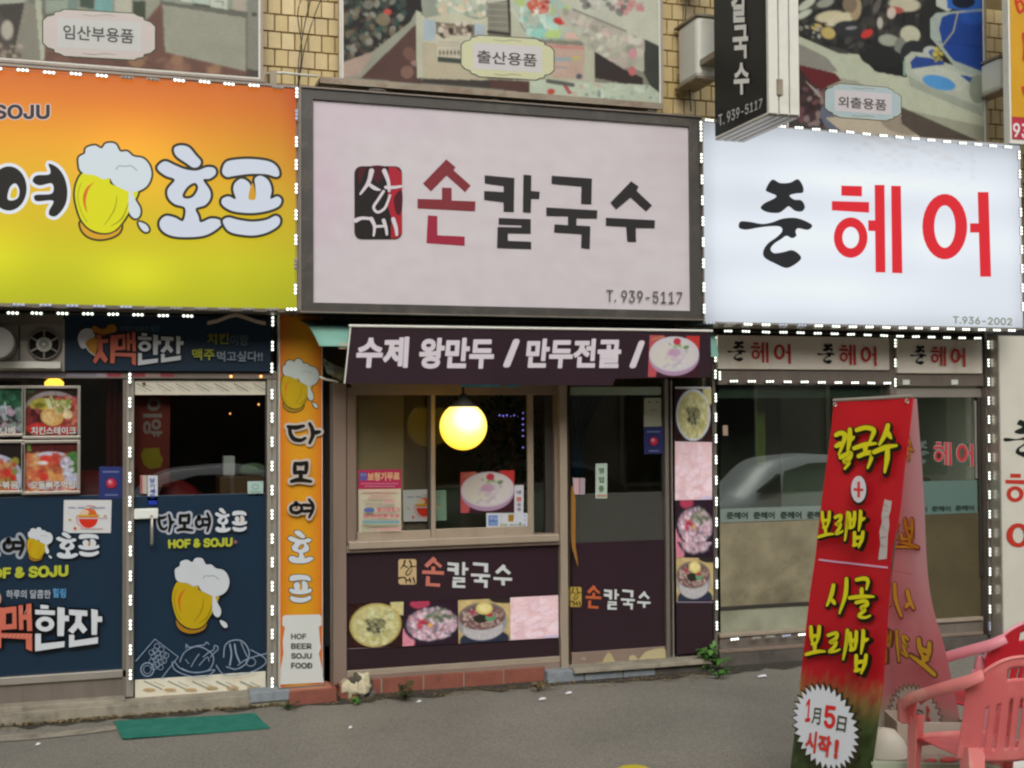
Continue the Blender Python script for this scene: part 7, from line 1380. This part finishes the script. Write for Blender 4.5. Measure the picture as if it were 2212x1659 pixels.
# ---------------------------------------------------------------- red plastic armchairs
def chair_mesh(kind, label, pos, yaw, m_shell, m_arm, scale=1.0):
    t = thing('plastic_armchair', label, 'chair', (0, 0, 0), 'red plastic armchairs')
    MM = lambda mb: mb
    # backrest shell: u across (-1..1), v up; y forward, seat height .42, top .82
    def sh(u, v):
        th = u*R(52); rad = .285+.02*v; x = rad*math.sin(th)*(1.0-.05*v); y = -.20+rad*(1-math.cos(th))*.75-.10*v; z = .40+v*(.44*(1-abs(u)**2.1*.33)); return np.array([x, y, z])
    nu, nv = 61, 31; pts = [sh(-1+2*i/(nu-1), j/(nv-1)) for j in range(nv) for i in range(nu)]; fs = []
    for j in range(nv-1):
        for i in range(nu-1):
            u = abs(-1+2*(i+.5)/(nu-1)); v = (j+.5)/(nv-1)
            slot = any(abs(u-c) < .034 for c in (.11, .32, .53)) and .12 < v < .62-.12*u
            hand = u < .22 and .81 < v < .89
            if slot or hand: continue
            a_ = j*nu+i; fs.append((a_, a_+1, a_+nu+1, a_+nu))
    b = MB(); b.add(pts, fs); ob = b.build('backrest', MATS[m_shell], t, smooth=True); sd = ob.modifiers.new('s', 'SOLIDIFY'); sd.thickness = .006; sd.offset = 0
    # rolled top edge
    b = MB(); b.tube([sh(-1+2*i/30, 1) for i in range(31)], .008, 8); b.build('back_rim', MATS[m_arm], t, smooth=True)
    # seat
    b = MB(); pts = []; n1, n2 = 19, 17
    for j in range(n2):
        v = j/(n2-1)
        for i in range(n1):
            u = -1+2*i/(n1-1); hw = .20+.035*v; x = u*hw; y = -.19+.44*v; z = .425-.022*math.cos(u*1.4)*math.sin(v*2.6)-.02*max(0, v-.86)*7-.01*abs(u)**4; pts.append((x, y, z))
    b.grid(pts, n1, n2); ob = b.build('seat', MATS[m_shell], t, smooth=True); ob.modifiers.new('s', 'SOLIDIFY').thickness = .008
    b = MB(); b.grid([(-.235+.47*i/12, .25+.012*math.sin(math.pi*i/12), z) for z in (.36, .415) for i in range(13)], 13, 2); ob = b.build('seat_apron', MATS[m_arm], t, smooth=True); ob.modifiers.new('s', 'SOLIDIFY').thickness = .006
    for s_ in (-1, 1):
        # arm: wide ribbon sweeping from the back's shoulder forward and down into the front leg
        path = smooth([(s_*.165, -.262, .772), (s_*.208, -.222, .748), (s_*.243, -.12, .708), (s_*.265, .0, .662), (s_*.277, .10, .625), (s_*.278, .18, .585), (s_*.274, .215, .545), (s_*.268, .228, .47)], 6, False)
        wds = np.interp(np.linspace(0, 1, len(path)), [0, .3, .6, .8, 1], [.08, .115, .10, .085, .08]); b = MB(); L1, L2_, L3 = [], [], []
        pth = [np.array(p) for p in path]
        for i, p_ in enumerate(pth):
            tg = pth[min(i+1, len(pth)-1)]-pth[max(i-1, 0)]; tg /= np.linalg.norm(tg); out = np.array([s_, 0, 0]); out = out-tg*(out@tg); out /= np.linalg.norm(out); up = np.cross(tg, out)*s_
            if up[2] < 0 and abs(tg[2]) < .8: up = -up
            w_ = wds[i]/2; L1 += [p_-out*w_-up*.024, p_-out*w_, p_-out*w_*.5+up*.006, p_+out*w_*.5+up*.006, p_+out*w_, p_+out*w_*1.04-up*.044]
        b.grid(L1, 6, len(pth)); ob = b.build('armrest', MATS[m_arm], t, smooth=True); ob.modifiers.new('s', 'SOLIDIFY').thickness = .005
        for nm, p0_, p1_ in (('front', (s_*.268, .230, .50), (s_*.275, .262, 0)), ('rear', (s_*.205, -.185, .46), (s_*.235, -.29, 0))):
            b = MB(); p0_, p1_ = np.array(p0_), np.array(p1_); sx = -s_; rows = []
            sy = -1 if nm == 'front' else 1
            for k in range(6):
                q = p0_*(1-k/5)+p1_*(k/5); w_ = .085-.035*k/5; rows += [q+np.array([sx*w_, 0, 0]), q, q+np.array([0, sy*w_, 0])]
            b.grid(rows, 3, 6); ob = b.build('leg', MATS[m_arm], t); ob.modifiers.new('s', 'SOLIDIFY').thickness = .005
    t.location = [float(v) for v in pos]; t.rotation_euler = (0, 0, yaw); t.scale = scale; return t
mat('red_new', alb('#c01c2c', 1.2), rough=.38, var=.10, vscale=5, dirt=alb('#c86a74', 1.2), dirtamt=.35, dscale=7, streak=True)
mat('red_arm', alb('#dc8a94', 1.3), rough=.42, var=.12, vscale=6, dirt=alb('#c9a0a4', 1.2), dirtamt=.5, dscale=5)
mat('red_faded', alb('#d66a6a', 1.3), rough=.45, var=.08, vscale=4, dirt=alb('#e0a49a', 1.3), dirtamt=.5, dscale=4)
mat('red_faded_arm', alb('#de7c78', 1.3), rough=.45, var=.08, vscale=4, dirt=alb('#e8b8a8', 1.3), dirtamt=.6, dscale=5)
ch1 = chair_mesh('a', 'near faded pinkish red plastic armchair seen from behind', (3.24, -2.95, 0), R(-8), 'red_faded', 'red_faded_arm', (.80, .87, .94))
ch2 = chair_mesh('b', 'farther glossy red plastic armchair beside the banner stand', (3.80, -2.25, 0), R(10), 'red_new', 'red_arm', (.80, .87, .92))
# blue can and white tub under the chairs
c = PD(2100, 1640, 5.7); t = thing('blue_can', 'blue plastic can with handle under the red chairs', 'can', (c[0], c[1], 0)); zt3 = PD(2100, 1592, 5.7)[2]
mat('blue_plastic', alb('#2c64a8', 1.2), rough=.35, var=.05); m = MB(); m.lathe((c[0]+.04, c[1], 0), [(.001, 0), (.10, 0), (.105, .02), (.10, zt3-.08), (.06, zt3-.04), (.04, zt3-.03), (.001, zt3-.03)], 22); m.build('body', MATS['blue_plastic'], t, smooth=True)
m = MB(); m.tube([(c[0]+.04+.085*math.cos(a_), c[1], zt3-.06+.085*math.sin(a_)) for a_ in np.linspace(-.2, math.pi+.2, 14)], .014, 8); m.build('handle', MATS['blue_plastic'], t, smooth=True)
m = MB(); m.lathe((c[0]-.07, c[1]-.03, zt3-.06), [(.001, .04), (.026, .04), (.03, .02), (.03, 0), (.02, -.04)], 14); m.build('spout_cap', MATS['white_plastic'], t, smooth=True)
c = PD(2172, 1660, 5.3); m = MB(); zt4 = PD(2172, 1604, 5.3)[2]; m.lathe((c[0], c[1], 0), [(.001, 0), (.13, 0), (.15, zt4-.12), (.155, zt4-.10), (.13, zt4-.03), (.08, zt4), (.001, zt4+.005)], 26); t = thing('white_tub', 'white round lidded tub under the near red chair', 'tub', (c[0], c[1], 0)); m.build('body', MATS['white_plastic'], t, smooth=True)

# ---------------------------------------------------------------- street behind the camera (seen in the shop glass)
def road_z(y): return float(np.interp(-y, [-30, -.2, 4.2, 6.5, 8, 60], [0, 0, -.02, -.12, -.40, -.46]))
def car(label, x, y, paint, yaw=0):
    t = thing('parked_car', label, 'car', (x, y, road_z(y)), 'cars parked across the street')
    prof_ = [(-2.2, .45), (-2.18, .72), (-2.0, .80), (-1.55, .86), (-1.0, 1.32), (-.45, 1.43), (.3, 1.42), (1.0, 1.05), (1.25, .92), (2.0, .80), (2.2, .62), (2.22, .35)]
    pr = smooth(prof_, 4, False); n = len(pr); pts = []; sec = [(-1, .30, 1), (-1.0, .55, .97)]
    for x_, z_ in pr:
        zb2 = .24; row = []
        for k, (fy, fz) in enumerate(((-.80, 0), (-.86, .25), (-.86, .55), (-.80, .80), (-.62, 1.0), (0, 1.03), (.62, 1.0), (.80, .80), (.86, .55), (.86, .25), (.80, 0))):
            h_ = z_-zb2; tum = 1.0 if z_ < 1 else 1-.10*(fz > .7); row.append((x_, fy*tum*(1-.05*abs(x_/2.2)**3), zb2+h_*min(fz, 1.0)))
        pts += row
    m = MB(); m.grid(pts, 11, n); fr_ = [tuple(range(11)), tuple((n-1)*11+k for k in range(11))[::-1]]; m.f += fr_; m.m += [0, 0]
    m.v = [(v[0]+x, v[1]+y, v[2]+t.location[2]) for v in m.v]; m.build('body', MATS[paint], t, smooth=True)
    for s_ in (-1, 1):
        for wpts in ([(-1.02, .93), (-.92, 1.24), (-.5, 1.35), (-.08, 1.36), (-.08, .93)], [(-.02, .93), (-.02, 1.36), (.3, 1.34), (.72, 1.15), (.98, .95)], [(-1.42, .93), (-1.05, 1.2), (-1.08, .93)]):
            m = MB(); nn = len(wpts); m.add([(x+a_, y+s_*(.868-.10*(b_-.93)/.42), t.location[2]+b_) for a_, b_ in wpts]+[(x+a_, y+s_*.70, t.location[2]+b_) for a_, b_ in wpts], [tuple(range(nn)), tuple(range(nn, 2*nn))]+[(i, (i+1) % nn, nn+(i+1) % nn, nn+i) for i in range(nn)]); m.build('window', MATS['car_glass'], t)
        for wx_ in (-1.38, 1.35):
            m = MB(); m.lathe((x+wx_, y+s_*.78, t.location[2]+.31), [(.001, -.1), (.3, -.1), (.31, 0), (.3, .1), (.001, .1)], 22, 'y'); wo = m.build('wheel', MATS['rubber'], t, smooth=False); m = MB(); m.lathe((x+wx_, y+s_*.78, t.location[2]+.31), [(.001, s_*.112), (.18, s_*.112), (.19, s_*.09)], 18, 'y'); m.build('rim', MATS['alu'], wo)
        m = MB(); m.box(x+2.12, x+2.22, y+s_*.45, y+s_*.75, t.location[2]+.60, t.location[2]+.72); m.build('headlight', MATS['white_plastic'], t); m = MB(); m.box(x-2.2, x-2.1, y+s_*.5, y+s_*.78, t.location[2]+.62, t.location[2]+.76); m.build('taillight', MATS['red_seat'], t)
    return t
mat('paint_silver', (.72, .73, .73), rough=.38, metal=.3); mat('paint_white', (.7, .7, .7), rough=.3); mat('paint_dark', (.05, .055, .06), rough=.25); mat('car_glass', (.01, .012, .012), rough=.25, spec=.12)
def mir(px, Y=9.9): return P([(px, 1050)], Y)[0][0]
car('silver saloon car mirrored in the salon window', mir(1760), -9.0, 'paint_silver'); car('dark saloon car mirrored faintly in noodle door', mir(1190), -9.05, 'paint_dark'); car('white saloon car mirrored in the beer pub glass', mir(500), -9.0, 'paint_white')
ob_ = thing('opposite_building', 'plain grey brick building across the street behind camera', 'building', (4, -17, -.5))
mat('far_wall', (.16, .14, .12), rough=.9, var=.2, vscale=1.5); b = MB(); b.box(-30, 45, -25, -17, -.6, 8.5); b.build('wall', MATS['far_wall'], ob_)
for k in range(13):
    for fl_, z_ in ((0, .1), (1, 3.7)):
        x = -26+k*5.2; b = MB(); b.box(x, x+3.4, -17.02, -16.9, z_, z_+(2.4 if fl_ == 0 else 1.6)); f_o = b.build('window', MATS['alu_dark'], ob_); b = MB(); b.box(x+.1, x+3.3, -16.9, -16.88, z_+.1, z_+(2.3 if fl_ == 0 else 1.5)); b.build('pane', MATS['car_glass'], f_o)
